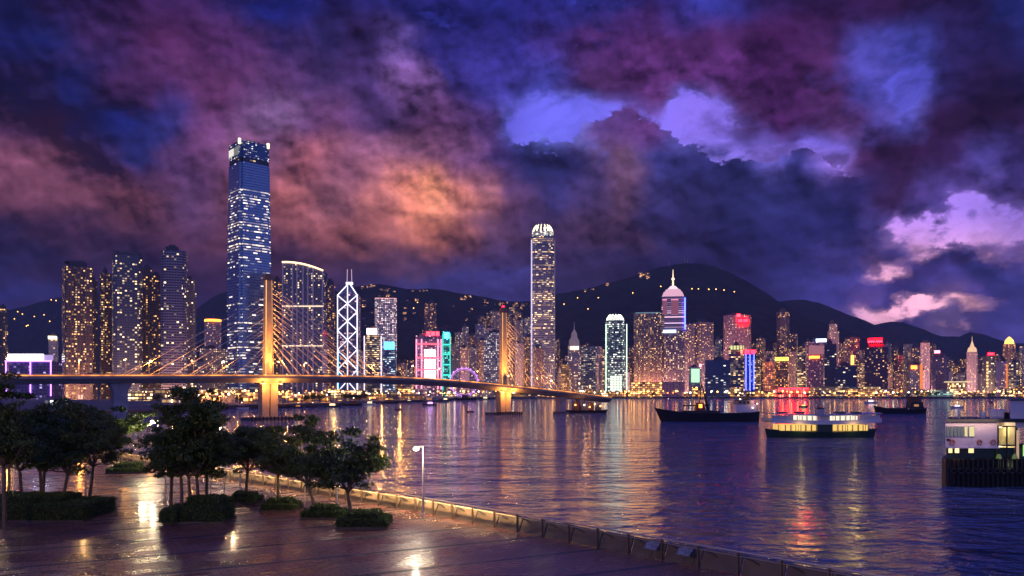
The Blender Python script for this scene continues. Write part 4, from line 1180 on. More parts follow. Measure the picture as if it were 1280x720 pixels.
# slope towers of the mid levels
for k in range(16):
    pxx = 600 + k * 4.6 + R2.uniform(-2, 2)
    if 660 < pxx < 697: continue
    fill.append(dict(px=pxx, w=R2.uniform(7, 9), top=R2.uniform(383, 402), D=R2.uniform(2200, 2350), mat=R2.choice([F_dark, F_brown]), kind='cross', row='uphill', base=40))
adjs = {F_dark.name: 'dark', F_brown.name: 'brown', F_tan.name: 'tan', F_grey.name: 'grey', F_pink.name: 'pinkish', F_office_y.name: 'yellow-banded', F_office_d.name: 'black-glass'}
g_hero.sort()
hx = [h_[0] for h_ in g_hero]
import bisect
groups = {}
for f_ in sorted(fill, key=lambda q_: q_['px']):
    k = bisect.bisect(hx, f_['px'])
    k = min(max(k, 1), len(hx) - 1)
    groups.setdefault((k, f_['row']), []).append(f_)
for (k, row), lst in groups.items():
    L_, R_ = g_hero[k - 1][1], g_hero[k][1]
    for j, f_ in enumerate(lst):
        col = adjs[f_['mat'].name]
        lab = f"{row} {col} tower, {ordn(j)} on the way from {L_} to {R_}" if len(lst) > 1 else f"only {row} {col} tower between {L_} and {R_}"
        tower('city_tower', lab, 'tower', f_['px'] - f_['w'] / 2, f_['px'] + f_['w'] / 2, f_['top'], f_['D'], f_['mat'], f_['kind'], min(30, max(14, f_['w'] * f_['D'] / 1000)),
              R2.uniform(-.25, .25), 'city towers behind the waterfront', base=f_.get('base', LZ), mast=R2.choice([None, None, None, 8]), seedr=R2)

# --- podiums and lit frontages along the water
def podium(label, x0, x1, ytop, D, mat, depth=24, cat='hall', name='waterfront_hall', extra=None, y0=None, group=None):
    X0, X1 = (x0 - 640) / 1000 * D, (x1 - 640) / 1000 * D
    zt = CAMZ + (HORIZON - ytop) / 1000 * D
    r = empty(name, ((X0 + X1) / 2, D, LZ), 0, label, cat, group)
    m = MB(); m.prism([(X0, D), (X1, D), (X1, D + depth), (X0, D + depth)], LZ, zt); m.build('facade', mat, r)
    m = MB(); m.box((X0 + X1) / 2, D + depth / 2, zt + .01, zt + .8, X1 - X0 + 2.4, depth + 2.4); m.build('roof_slab', M_conc, r)
    if extra: extra(r, X0, X1, zt, D)
    return r


podium('long terminal hall of amber glazed bays in front of the broad apartment wall', 791, 828, 478, 1515, F_low_o)
podium('plain dim mauve end of the terminal hall below the pink-topped spired tower', 828, 856, 478, 1517, facade('mauve_hall', (.40, .26, .36), WARM, PINK, 6, 4, .3, .5))
podium('red-lit low hotel with glowing white-red columns by the orange office pair', 974, 1010.5, 485, 1512, F_red, cat='hotel', extra=lambda r, a, b_, z, D: MB().box((a + b_) / 2, D - 1, z - 2.5, z - .4, b_ - a, 1.2).build('red_fascia', G_redhot, r) and None)
podium('long dark-roofed convention wing with amber slots', 1018, 1076, 484, 1515, F_office_y)
podium('amber arcade below the biggest red roof sign', 1060, 1104, 487, 1508, F_low_o)
podium('teal-lit glass hall with four pale strips, beside the wide pinkish slab', 1167, 1192, 488.5, 1506, F_low_t)
def terrace(r, a, b_, z, D):
    m = MB(); m.box((a + b_) / 2, D + 6, z + .9, z + 2.6, (b_ - a) * 1.9, 26); m.build('canopy', glow('cream_canopy', (1, .78, .4), 1.1), r)
podium('yellow terraced hall with wide flat glowing canopy', 1193, 1207, 478.5, 1520, F_low, extra=terrace)
podium('low lit parking deck under the bridge between two western towers', 150, 178, 489, 860, F_low)
podium('arched lit market roof seen under the bridge by the blue-glass flats', 178, 205, 487, 900, facade('market', (.3, .24, .2), WARM2, WARM, 7, 5, .8, 1.2, .85, .6))
podium('small white-lit pavilion at the water under the bridge', 157, 180, 514, 430, facade('pavilion', (.4, .35, .3), (1, .9, .55), WARM2, 2.6, 4.5, .85, 1.6, .8, .6), 12)
podium('blue-white lit kiosk under the bridge beside the pier trees', 55, 72, 500, 470, facade('kiosk', (.45, .45, .5), WHITE, COOL, 3.0, 4, .9, 1.2), 12)
podium('dark boat shed with violet doors by the small pavilion', 182, 204, 507, 560, facade('shed', (.2, .16, .2), (.5, .4, 1), WARM, 5, 4, .3, 1.0), 14)

R3 = random.Random(21)
low = []
px = 205.0
while px < 500:
    w = R3.uniform(12, 30)
    low.append((px, px + w, R3.uniform(486, 495), R3.uniform(960, 1080)))
    px += w + R3.uniform(0, 6)
px = 498.0
while px < 1284:
    w = R3.uniform(9, 22)
    low.append((px, px + w, R3.uniform(483, 492), R3.uniform(1520, 1560)))
    px += w + R3.uniform(0, 3)
cnt = {}
for (a_, b__, y_, D_) in low:
    c_ = (a_ + b__) / 2
    k = min(max(bisect.bisect(hx, c_), 1), len(hx) - 1)
    key = k
    cnt[key] = cnt.get(key, 0) + 1
    mt = R3.choice([F_low, F_low_o, F_low, F_low_o, F_office_y, F_gold, F_tan])
    wd = {F_low.name: 'warm-lit', F_low_o.name: 'sodium-lit', F_office_y.name: 'yellow-striped', F_gold.name: 'gold-lit', F_tan.name: 'dim'}[mt.name]
    podium(f"{wd} low frontage, {ordn(cnt[key] - 1)} on the way from {g_hero[k-1][1]} to {g_hero[k][1]}", a_, b__, y_, D_, mt, 20, 'building', 'waterfront_building', group='low lit buildings along the far quay')

# --- houses and road lamps on the hills
def on_hill(px, py, lst=(0,)):
    for h_ in HILLS:
        p = h_.hit(px, py)
        if p is not None and 0 < p.y: return p
    return None


R4 = random.Random(9)
spots = []
for (xa, xb, ya, yb, n) in ((450, 476, 353, 359, 9), (476, 505, 360, 364, 6), (505, 545, 359, 363, 7), (538, 553, 356, 360, 5), (576, 605, 369, 374, 11), (605, 650, 374, 382, 15), (697, 708, 362, 367, 4), (716, 742, 357, 362, 9), (757, 762, 352, 354, 2),
                         (795, 812, 340, 346, 10), (445, 500, 366, 380, 8), (505, 600, 372, 400, 8), (640, 660, 380, 388, 6), (440, 470, 380, 410, 5)):
    for k in range(int(n * 1.8)):
        spots.append((R4.uniform(xa, xb), R4.uniform(ya, yb)))
spots.sort()
idx = 0
zone_names = [(0, 'braced tower'), (500, 'trussed office'), (570, 'teal-lit tower'), (600, 'pale hotel slab'), (664, 'claw-crowned tower'), (750, 'green-white claw tower'), (790, 'broad apartment wall')]
zc = {}
for sx, sy in spots:
    p = on_hill(sx, sy + 1.5)
    if p is None: continue
    zn = [z_[1] for z_ in zone_names if z_[0] <= sx][-1]
    zc[zn] = zc.get(zn, 0) + 1
    w = R4.uniform(5, 13); hh_ = R4.uniform(4, 10)
    r = empty('hillside_house', (p.x, p.y, p.z - 6), R4.uniform(-.4, .4), f'small lit house on the hill above the {zn}, {ordn(zc[zn]-1)} along the slope', 'house', 'lit houses on the hill')
    m = MB(); m.box(p.x, p.y, p.z - 6, p.z + hh_, w, 9, r.rotation_euler.z); m.build('wall', F_hill, r)
    m = MB(); m.box(p.x, p.y, p.z + hh_ + .01, p.z + hh_ + 1, w + 1.5, 10, r.rotation_euler.z); m.build('roof', M_roof, r)


def lamp_far(name, label, p, h, mat, rad, group, cat='street lamp'):
    r = empty(name, (p.x, p.y, p.z), 0, label, cat, group)
    m = MB(); m.bar((p.x, p.y, p.z), (p.x, p.y, p.z + h), .18, 5, .1); m.build('pole', M_steel, r)
    m = MB(); m.lathe((p.x, p.y, p.z + h), [(0, -rad), (rad * .8, -rad * .6), (rad, 0), (rad * .8, rad * .6), (0, rad)], 8); m.build('lamp_globe', mat, r)
    return r


hl = [(857, 360.5), (865, 361), (873, 361), (886, 361.5), (895, 361.5), (905, 362.5), (918, 364.5), (826, 358), (833, 357), (791, 366), (722, 372), (748, 372), (705, 380), (690, 372), (735, 386), (560, 386), (522, 378), (517, 385)]
for k, (sx, sy) in enumerate(sorted(hl)):
    p = on_hill(sx, sy + 2)
    if p is not None:
        lamp_far('hill_road_lamp', f'pale lamp on the dark peak road, {ordn(k)} going east', p - Vector((0, 0, 2)), 8, G_lamp, 1.7, 'road lamps on the peak')
wl = [(28, 392), (22, 389), (43, 395), (55, 393), (35, 406), (33, 407), (50, 376), (57, 374), (64, 374), (70, 375), (18, 398), (62, 401)]
for k, (sx, sy) in enumerate(sorted(wl)):
    p = H_west.hit(sx, sy + 2)
    if p is not None:
        lamp_far('hill_road_lamp', f'tiny lamp on the western hill above the billboard hall, {ordn(k)} going east', p - Vector((0, 0, 2)), 8, G_lamp, 2.2, 'lamps on the western hill')
# masts on the summit
for k, (sx, y0, y1) in enumerate(((836, 333, 326), (856, 329, 321), (859, 329, 322))):
    p = P(sx, y0 + 1, 3300)
    r = empty('radio_mast', p, 0, ['short radio mast on the shoulder of the peak', 'taller radio mast on the summit of the peak', 'second radio mast close by the summit mast'][k], 'mast')
    m = MB(); m.bar(p, (p.x, p.y, P(0, y1, 3300).z), 1.6, 4, .7); m.build('lattice', M_steel, r)

# --- lamps along the far quay
R5 = random.Random(31)
k = 0
px = 210.0
lampset = []
while px < 1283:
    if px < 500:
        Dq = np.interp(px, [205, 260, 410, 500], [580, 640, 720, 960]) * R5.uniform(1.02, 1.3)
    else:
        Dq = R5.uniform(1503, 1516)
    lampset.append((px, Dq))
    px += R5.uniform(3.5, 9.5)
cnt = {}
for px, Dq in lampset:
    kk = min(max(bisect.bisect(hx, px), 1), len(hx) - 1)
    cnt[kk] = cnt.get(kk, 0) + 1
    h_ = R5.uniform(7, 11)
    big_ = R5.random()
    mt = G_lamp if big_ < .62 else (G_lampw if big_ < .88 else G_orange)
    p = Vector(((px - 640) / 1000 * Dq, Dq, LZ))
    lamp_far('quay_lamp', f"{ {G_lamp.name:'amber',G_lampw.name:'white',G_orange.name:'deep orange'}[mt.name]} quay lamp, {ordn(cnt[kk]-1)} from {g_hero[kk-1][1]} towards {g_hero[kk][1]}", p, h_, mt, (.9 if Dq > 1400 else .5) * R5.uniform(.8, 1.9), 'lamps along the far quay')

# ------------------------------------------------------------------ lamp lights, real and added
def point(name, p, power, col, rad=.15, parent=None, spot=None, aim=None):
    ld = bpy.data.lights.new(name, 'SPOT' if spot else 'POINT')
    ld.energy = power; ld.color = col; ld.shadow_soft_size = rad
    o = bpy.data.objects.new(name, ld); COL.objects.link(o)
    p = Vector(p)
    if spot:
        ld.spot_size = R(spot); ld.spot_blend = .7
        o.rotation_euler = (Vector(aim) - p).to_track_quat('-Z', 'Y').to_euler()
    if parent is not None:
        o.parent = parent
        o.location = root_inv(parent) @ p
        if spot:
            # parents here are turned about z only
            rz = parent.rotation_euler.z
            o.rotation_euler = (Matrix.Rotation(-rz, 3, 'Z') @ (Vector(aim) - p)).to_track_quat('-Z', 'Y').to_euler()
    else:
        o.location = p
    return o


SOD = (1.0, .38, .075)
# ------------------------------------------------------------------ cable-stayed bridge
P1 = Vector((-104.6, 343.0)); P2 = Vector((-4.7, 429.0)); bd = (P2 - P1).normalized(); bn = Vector((-bd.y, bd.x))
LEN = (P2 - P1).length
zk = [(-230, 15.5), (-98, 17.2), (0, 18.6), (50, 18.8), (90, 17.8), (LEN, 15.0), (LEN + 45, 11.6), (LEN + 80.5, 8.3)]
def bz(s): return float(np.interp(s, [a for a, _ in zk], [z for _, z in zk]))
def bz_s(s): return (bz(s - 14) + bz(s - 7) + bz(s) + bz(s + 7) + bz(s + 14)) / 5 if s < LEN + 64 else bz(s)
def bp(s, off=0.0): q_ = P1 + bd * s + bn * off; return q_
SB = empty('cable_stayed_bridge', (P1.x, P1.y, 0), 0, 'long cable-stayed road bridge lit gold, with two slab pylons rising from the water', 'bridge')
S = [-230 + k * 7.0 for k in range(0, 64)]
S = [s for s in S if s < LEN + 80.5] + [LEN + 80.5]
HW = 5.2
M_deck = pbr('bridge_concrete', (.36, .30, .25), .7, vary=.2, vscale=.3)
M_asph = pbr('bridge_asphalt', (.05, .05, .05), .6)
M_py = pbr('pylon_concrete', (.50, .38, .25), .6, vary=.12, vscale=.25)
mb = MB()
prof = [(-HW, 0), (-HW, -.7), (-HW * .55, -2.6), (HW * .55, -2.6), (HW, -.7), (HW, 0)]
for s0, s1 in zip(S, S[1:]):
    for (o0, h0), (o1, h1) in zip(prof, prof[1:] + prof[:1]):
        a = bp(s0, o0); b_ = bp(s0, o1); c = bp(s1, o1); d = bp(s1, o0)
        mb.face([(a.x, a.y, bz_s(s0) + h0), (b_.x, b_.y, bz_s(s0) + h1), (c.x, c.y, bz_s(s1) + h1), (d.x, d.y, bz_s(s1) + h0)])
mb.face([(bp(S[-1], o_).x, bp(S[-1], o_).y, bz_s(S[-1]) + h_) for o_, h_ in prof])
mb.build('deck', M_deck, SB)
mb = MB()
for s0, s1 in zip(S, S[1:]):
    a = bp(s0, -HW + .5); b_ = bp(s0, HW - .5); c = bp(s1, HW - .5); d = bp(s1, -HW + .5)
    mb.face([(a.x, a.y, bz_s(s0) + .03), (d.x, d.y, bz_s(s1) + .03), (c.x, c.y, bz_s(s1) + .03), (b_.x, b_.y, bz_s(s0) + .03)])
mb.build('roadway', M_asph, SB)
def deck_glow_mat():  # patchy orange emission in place of lamp light along the parapet
    m = glow('painted_deck_glow', (1.0, .33, .055), 1.0); t = NT(m.node_tree); b = t.n['Principled BSDF']
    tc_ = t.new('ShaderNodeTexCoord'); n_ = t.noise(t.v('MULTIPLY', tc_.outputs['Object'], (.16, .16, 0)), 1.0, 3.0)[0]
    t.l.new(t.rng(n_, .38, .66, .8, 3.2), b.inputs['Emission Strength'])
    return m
G_deck = deck_glow_mat()
M_par = pbr('parapet_concrete', (.72, .50, .28), .6)
for off in (-HW + .15, HW - .15):
    mb = MB()
    for s0, s1 in zip(S, S[1:]):
        a = bp(s0, off - .14); b_ = bp(s0, off + .14); c = bp(s1, off + .14); d = bp(s1, off - .14)
        z0, z1 = bz_s(s0) + .01, bz_s(s1) + .01
        for lo, hi in ((0, .75),):
            q8 = [(a, z0), (b_, z0), (c, z1), (d, z1)]
            B_ = [(p_.x, p_.y, z_ + lo) for p_, z_ in q8]; T_ = [(p_.x, p_.y, z_ + hi) for p_, z_ in q8]
            mb.face(T_); mb.face([B_[0], B_[3], T_[3], T_[0]]); mb.face([B_[1], T_[1], T_[2], B_[2]])
    mb.build('parapet', M_par, SB)
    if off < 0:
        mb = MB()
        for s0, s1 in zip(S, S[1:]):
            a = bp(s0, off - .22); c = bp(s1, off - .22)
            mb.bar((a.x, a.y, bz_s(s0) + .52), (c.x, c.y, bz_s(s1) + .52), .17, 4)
        mb.build('glow_strip', G_deck, SB)  # added glowing bar, imitates street-lamp light on the outer parapet face
    mb = MB()
    for s0, s1 in zip(S, S[1:]):
        a = bp(s0, off); c = bp(s1, off)
        mb.bar((a.x, a.y, bz_s(s0) + 1.25), (c.x, c.y, bz_s(s1) + 1.25), .06, 4)
    s_ = S[0]
    while s_ < S[-1]:
        a = bp(s_, off); mb.bar((a.x, a.y, bz_s(s_) + .7), (a.x, a.y, bz_s(s_) + 1.25), .05, 4); s_ += 2.5
    mb.build('handrail', M_steel, SB)

def pylon(s, ztop, wb, wt, red=False):
    c = bp(s, 0); z = bz_s(s)
    y0 = math.atan2(bd.y, bd.x)
    def pr(k, w, dd=None): return rect(c.x, c.y, w, dd or 3.0, y0)
    m = MB()
    h = ztop - 3.0
    m.prism(rect(c.x, c.y, wb, 2.8, y0), z - .2, z + (h - z) * .5, rect(c.x, c.y, (wb + wt) / 2, 2.4, y0), cap=False)
    m.prism(rect(c.x, c.y, (wb + wt) / 2, 2.4, y0), z + (h - z) * .5, h, rect(c.x, c.y, wt, 2.0, y0))
    p_ = m.build('pylon', M_py, SB)
    m = MB(); m.prism(rect(c.x, c.y, wt * 1.25, 2.6, y0), h + .01, ztop - .8, rect(c.x, c.y, wt * 1.15, 2.2, y0)); m.prism(rect(c.x, c.y, wt * .6, 1.2, y0), ztop - .79, ztop); m.build('pylon_cap', pbr('pylon_cap_paint', (.45, .20, .10), .5), p_)
    # recessed dark slot and edge ribs on the front
    n_ = -bn
    for e in (-1, 1):
        m = MB()
        a = Vector((c.x, c.y, z)) + Vector((bd.x, bd.y, 0)) * e * wb * .42 + Vector((n_.x, n_.y, 0)) * 1.45
        b_ = Vector((c.x, c.y, h)) + Vector((bd.x, bd.y, 0)) * e * wt * .40 + Vector((n_.x, n_.y, 0)) * 1.05
        m.bar(a, b_, .22, 4, .18); m.build('edge_rib', glow('gold_edge_tube', (1.0, .50, .12), 1.5) if e < 0 else glow('dim_edge_tube', (1.0, .42, .10), .7), p_)
    # piers below the deck: two columns on a cap
    for e in (-1, 1):
        q_ = c + bd * e * 1.9
        m = MB(); m.prism(rect(q_.x, q_.y, 3.1, 4.2, y0), 1.3, z - 3.2, rect(q_.x, q_.y, 3.3, 4.6, y0)); m.build('pier', M_py, SB)
    m = MB(); m.prism(rect(c.x, c.y, 9.5, 6.0, y0), z - 3.19, z - 2.62); m.build('pier_cap', M_py, SB)
    m = MB(); m.prism([(c.x + (x * bd.x - y * bd.y), c.y + (x * bd.y + y * bd.x)) for x, y in ((-12, 0), (-9, -4.5), (9, -4.5), (12, 0), (9, 4.5), (-9, 4.5))], -1.5, 1.29)
    m.build('pile_cap', M_conc_d, SB)
    m = MB()
    for k in range(12):
        xx = -9 + k * 1.65
        q_ = Vector((c.x, c.y)) + bd * xx - bn * 4.75
        m.bar((q_.x, q_.y, -.5), (q_.x, q_.y, 1.6), .35, 6)
    m.build('fender', M_black, SB)
    if red:
        m = MB(); m.lathe((c.x, c.y, ztop), [(.5, 0), (.5, .6), (0, .8)], 8); m.build('warning_light', G_redhot, p_)
    # floodlights: at the foot of the pylon on the deck, and under the deck
    for e in (-1, 1):
        q_ = c + bd * e * (wb * .5 + .9) - bn * 4.0
        fl = (q_.x, q_.y, z + 1.0)
        m = MB(); m.box(q_.x, q_.y, z + .05, z + .8, .7, .5, y0); m.build('floodlight', glow('floodlight_lens', (1, .7, .3), 6), SB)
        point('floodlight_beam', fl, 42000, SOD, .3, SB, spot=50, aim=(c.x, c.y, z + (ztop - z) * .62))
        q2 = c + bd * e * 3.9 - bn * 4.6
        m = MB(); m.box(q2.x, q2.y, z - 3.35, z - 2.95, .6, .4, y0); m.build('floodlight', glow('floodlight_lens', (1, .7, .3), 6), SB)
        point('floodlight_beam', (q_.x + bn.x * .5, q_.y + bn.y * .5, z + 1.0), 60000, SOD, .3, SB, spot=22, aim=(c.x, c.y, z + (ztop - z) * .85))
        point('under_deck_light', (q2.x - bn.x * 1.2, q2.y - bn.y * 1.2, z - 4.1), 4200, SOD, .4, SB)
    return c, z

c1, z1_ = pylon(0, 12 + (490 - 342) * .343, 3.9, 3.1)
c2, z2_ = pylon(LEN, 12 + (490 - 384) * .429, 4.0, 3.2, True)
M_cable = pbr('stay_cable', (.80, .70, .55), .5, emit=(1, .55, .25), estr=.0)
def stays(s, c, ztop, za, zb, side, n, d0, d1, off, rad=.13):
    for k in range(n):
        f = k / (n - 1)
        sd = s + side * (d0 + (d1 - d0) * f)
        a = bp(sd, off)
        zt_ = za + (zb - za) * f
        cc = bp(s + side * 1.4, off * .18)
        m = MB(); m.bar((cc.x, cc.y, zt_), (a.x, a.y, bz_s(sd) + .3), rad, 5, rad)
        m.build('stay_cable', M_cable, SB)
Z = lambda y, D: 12 + (490 - y) * D / 1000
stays(0, c1, 0, Z(432, 343), Z(360, 343), 1, 13, 9, 63, -HW + .6)
stays(0, c1, 0, Z(440, 343), Z(372, 343), -1, 9, 10, 60, -HW + .6, .075)
stays(0, c1, 0, Z(432, 343), Z(360, 343), 1, 11, 13, 60, HW - .6)
stays(0, c1, 0, Z(440, 343), Z(372, 343), -1, 6, 14, 56, HW - .6, .07)
stays(LEN, c2, 0, Z(455, 429), Z(400, 429), 1, 13, 6, 52, -HW + .6)
stays(LEN, c2, 0, Z(455, 429), Z(400, 429), 1, 9, 9, 48, HW - .6)
# approach piers
for s_, w_, lo in ((-59, 6.6, 5.0), (-113, 6.6, 5.0), (LEN + 43, 5.6, 4.6), (LEN + 59, 4.4, 3.8)):
    c = bp(s_); z = bz_s(s_); y0 = math.atan2(bd.y, bd.x)
    m = MB(); m.prism(rect(c.x, c.y, lo, 3.6, y0), -1.5 if s_ > 0 else 2.0, z - 5.5, rect(c.x, c.y, lo, 3.6, y0), cap=False)
    m.prism(rect(c.x, c.y, lo, 3.6, y0), z - 5.5, z - 2.65, rect(c.x, c.y, w_ * 1.15, 4.4, y0)); m.build('pier', pbr('pier_concrete', (.42, .34, .36), .7, vary=.2, vscale=.4), SB)
    if s_ > 0:
        m = MB(); m.box(c.x, c.y, -1.5, .9, lo + 2.4, 6.2, y0); m.build('pile_cap', M_conc_d, SB)
# lamps along the deck: pole, arm, head and a real light
def deck_lamp(k, s, side, nm):
    c = bp(s, side * (HW - .5)); z = bz_s(s)
    r = empty('bridge_lamp', (c.x, c.y, z), 0, nm, 'street lamp', 'street lamps on the bridge deck')
    m = MB(); m.bar((c.x, c.y, z), (c.x, c.y, z + 6.2), .11, 6, .07); m.build('pole', M_steel, r)
    e = bp(s, side * (HW - 2.3))
    m = MB(); m.bar((c.x, c.y, z + 6.2), (e.x, e.y, z + 6.5), .06, 5); m.build('arm', M_steel, r)
    m = MB(); m.lathe((e.x, e.y, z + 6.4), [(0, -.28), (.36, -.2), (.42, 0), (.26, .2), (0, .24)], 8); m.build('lamp_head', G_lamp if k % 5 else G_lampw, r)
    point('lamp_light', (e.x, e.y, z + 5.9), 8000, SOD, .25, r)
sl = [-96, -72, -58, -47, -33, -18, 3.5, 19, 36, 54, 72, 92, 112, LEN + 6, LEN + 22, LEN + 38, LEN + 55, LEN + 70]
for k, s_ in enumerate(sl):
    deck_lamp(k, s_, 1 if k % 2 else -1, f"{ordn(k)} amber lamp along the bridge deck, counted from the tree-hidden end")
# a few cars on the deck
def deck_car(s, off, lab, col):
    c = bp(s, off); z = bz_s(s) + .04; y0 = math.atan2(bd.y, bd.x)
    r = empty('car', (c.x, c.y, z), y0, lab, 'car', 'cars on the bridge')
    m = MB(); m.prism(rect(c.x, c.y, 4.3, 1.75, y0), z + .35, z + .95); m.prism(rect(c.x, c.y, 4.3, 1.75, y0), z + .95, z + 1.0, rect(c.x, c.y, 4.1, 1.6, y0)); m.build('body', pbr('car_' + col[0], col[1], .3), r)
    m = MB(); m.prism(rect(c.x, c.y, 2.5, 1.6, y0), z + 1.01, z + 1.5, rect(c.x, c.y, 1.7, 1.35, y0)); m.build('cabin', M_black, r)
    for e in (-1.35, 1.35):
        for e2 in (-.8, .8):
            q_ = c + bd * e + bn * e2
            m = MB(); m.bar((q_.x - bn.x * .1, q_.y - bn.y * .1, z + .33), (q_.x + bn.x * .1, q_.y + bn.y * .1, z + .33), .33, 10); m.build('wheel', M_black, r)
    for e2 in (-.6, .6):
        q_ = c + bd * 2.17 + bn * e2; m = MB(); m.box(q_.x, q_.y, z + .55, z + .75, .06, .35, y0); m.build('headlight', G_lampw, r)
        q_ = c - bd * 2.17 + bn * e2; m = MB(); m.box(q_.x, q_.y, z + .6, z + .78, .06, .35, y0); m.build('tail_light', G_red, r)
for k, (s_, off, nm, col) in enumerate(((-70, -2, 'pale car on the bridge deck over the pier by the trees', ('pale', (.5, .5, .5))), (26, 2, 'dark car between the pylons, close to the tall pylon', ('dark', (.04, .04, .05))), (58, -2, 'red car halfway between the two bridge pylons', ('red', (.3, .03, .03))), (118, 2, 'silver car nearing the shorter bridge pylon', ('silver', (.4, .4, .42))))):
    deck_car(s_, off, nm, col)

# ------------------------------------------------------------------ boats
def hull_mb(c, yaw, L, W, zf, zm, n=14, bow=.30, stern=.12, rake=1.2, zb=-.8):
    """hull along local x: c = centre, zf bow height, zm deck height amidships"""
    m = MB()
    cs, sn = math.cos(yaw), math.sin(yaw)
    def T(x, y, z): return (c[0] + x * cs - y * sn, c[1] + x * sn + y * cs, z)
    secs = []
    for k in range(n + 1):
        f = k / n; x = -L / 2 + L * f
        wdt = 1.0
        if f > 1 - bow: wdt = math.cos((f - (1 - bow)) / bow * math.pi / 2) ** .65 if f < 1 else .02
        if f < stern: wdt = .72 + .28 * math.sin(f / stern * math.pi / 2)
        wdt = max(wdt, .02)
        zt = zm + (zf - zm) * max(0, (f - .62) / .38) ** 1.8 + (zf - zm) * .35 * max(0, (.18 - f) / .18)
        rk = rake * max(0, (f - .8) / .2)
        secs.append([T(x - rk * .6, -W / 2 * wdt * .72, zb), T(x + rk, -W / 2 * wdt, zt), T(x + rk, W / 2 * wdt, zt), T(x - rk * .6, W / 2 * wdt * .72, zb)])
    for a, b_ in zip(secs, secs[1:]):
        for i in range(3): m.face([a[i], b_[i], b_[i + 1], a[i + 1]])
        m.face([a[3], b_[3], b_[0], a[0]])
    m.face(secs[0][::-1]); m.face(secs[-1])
    return m, T


def boxT(m, T, x0, x1, y0, y1, z0, z1, tx=0):
    lo = [T(x0, y0, z0), T(x1, y0, z0), T(x1, y1, z0), T(x0, y1, z0)]
    hi = [T(x0 + tx, y0, z1), T(x1 - tx, y0, z1), T(x1 - tx, y1, z1), T(x0 + tx, y1, z1)]
    u = 0
    for i in range(4):
        j = (i + 1) % 4
        Lg = (Vector(lo[i]) - Vector(lo[j])).length
        m.face([lo[i], lo[j], hi[j], hi[i]], [(u, z0), (u + Lg, z0), (u + Lg, z1), (u, z1)]); u += Lg + .7
    m.face(hi); m.face(lo[::-1])


M_hull_d = pbr('dark_hull', (.022, .018, .022), .45)
M_hull_g = pbr('green_hull', (.02, .05, .035), .45)
M_pale = pbr('pale_boat_paint', (.80, .66, .70), .5)
M_rust = pbr('rust_paint', (.22, .09, .05), .7, vary=.3, vscale=1.0)
G_cabin = glow('cabin_light', (1.0, .78, .42), 1.7)
G_cabin_y = glow('yellow_cabin_light', (1.0, .70, .12), 2.4)
G_cabin_w = glow('white_cabin_light', (1.0, .92, .70), 1.5)

# harbour ferry, double-ended
D = 210.0
fc = ((1031 - 640) / 1000 * D, D + 3)
r = empty('harbour_ferry', (fc[0], fc[1], 0), 0, 'double-ended two-deck passenger ferry with yellow lit lower deck in mid harbour', 'ferry')
L, W = 29.6, 8.4
m = MB(); secs = []
for k in range(17):
    f = k / 16; x = -L / 2 + L * f; e = abs(2 * f - 1)
    wd = (1 - e ** 3.2) * .96 + .04
    zt = 1.55 + .75 * e ** 2.2
    secs.append([(fc[0] + x * .96, fc[1] - W / 2 * wd * .8, -.7), (fc[0] + x, fc[1] - W / 2 * wd, zt), (fc[0] + x, fc[1] + W / 2 * wd, zt), (fc[0] + x * .96, fc[1] + W / 2 * wd * .8, -.7)])
for a, b_ in zip(secs, secs[1:]):
    for i in range(3): m.face([a[i], b_[i], b_[i + 1], a[i + 1]])
m.face(secs[0][::-1]); m.face(secs[-1])
m.build('hull', M_hull_g, r)
T0 = lambda x, y, z: (fc[0] + x, fc[1] + y, z)
for a, b_ in ((-11.6, -2.2), (2.0, 11.2)):
    m = MB(); boxT(m, T0, a, b_, -3.2, 3.2, 1.85, 3.35); m.build('lower_saloon', glow('yellow_saloon', (1.0, .60, .15), .9, bars=(1.35, 40, .8)), r)
m = MB(); boxT(m, T0, -2.1, 1.9, -3.5, 3.5, 1.6, 3.5); m.build('engine_casing', M_hull_g, r)
for k in range(15):
    x = -12.4 + k * 1.75
    if abs(x) < 2: continue
    m = MB(); m.bar(T0(x, -3.7, 1.6), T0(x, -3.7, 3.5), .07, 4); m.build('stanchion', M_hull_g, r)
# upper deck band: gently sagging sheer
def band(za, zb, y, w2=0.12, x0=-14.5, x1=14.5, nm='upper_deck', mt=M_pale, sag=.55):
    m = MB(); n = 14
    for k in range(n):
        xa = x0 + (x1 - x0) * k / n; xb = x0 + (x1 - x0) * (k + 1) / n
        sa = sag * (xa / 14.5) ** 2; sb = sag * (xb / 14.5) ** 2
        for yy in (y, y + w2):
            q_ = [T0(xa, yy, za + sa), T0(xb, yy, za + sb), T0(xb, yy, zb + sb), T0(xa, yy, zb + sa)]
            m.face(q_ if yy == y else q_[::-1])
        m.face([T0(xa, y, zb + sa), T0(xb, y, zb + sb), T0(xb, y + w2, zb + sb), T0(xa, y + w2, zb + sa)])
        m.face([T0(xa, y, za + sa), T0(xa, y + w2, za + sa), T0(xb, y + w2, za + sb), T0(xb, y, za + sb)])
    m.build(nm, mt, r)
band(3.5, 3.72, -4.0, 8.0, nm='upper_floor', mt=M_pale)
band(3.73, 4.55, -4.0, .15, nm='bulwark'); band(3.73, 4.55, 3.85, .15, nm='bulwark')
band(5.75, 5.98, -4.2, 8.4, nm='roof', mt=pbr('ferry_roof', (.55, .44, .48), .6))
for a, b_ in ((-8.4, -2.4), (1.6, 8.6)):
    m = MB(); boxT(m, T0, a, b_, -3.0, 3.0, 4.0, 5.7); m.build('upper_saloon', glow('white_saloon', (1.0, .88, .66), 1.0, bars=(1.3, 40, .8)), r)
m = MB(); boxT(m, T0, -2.0, 1.3, -3.1, 3.1, 3.8, 5.7); m.build('middle_cabin', M_pale, r)
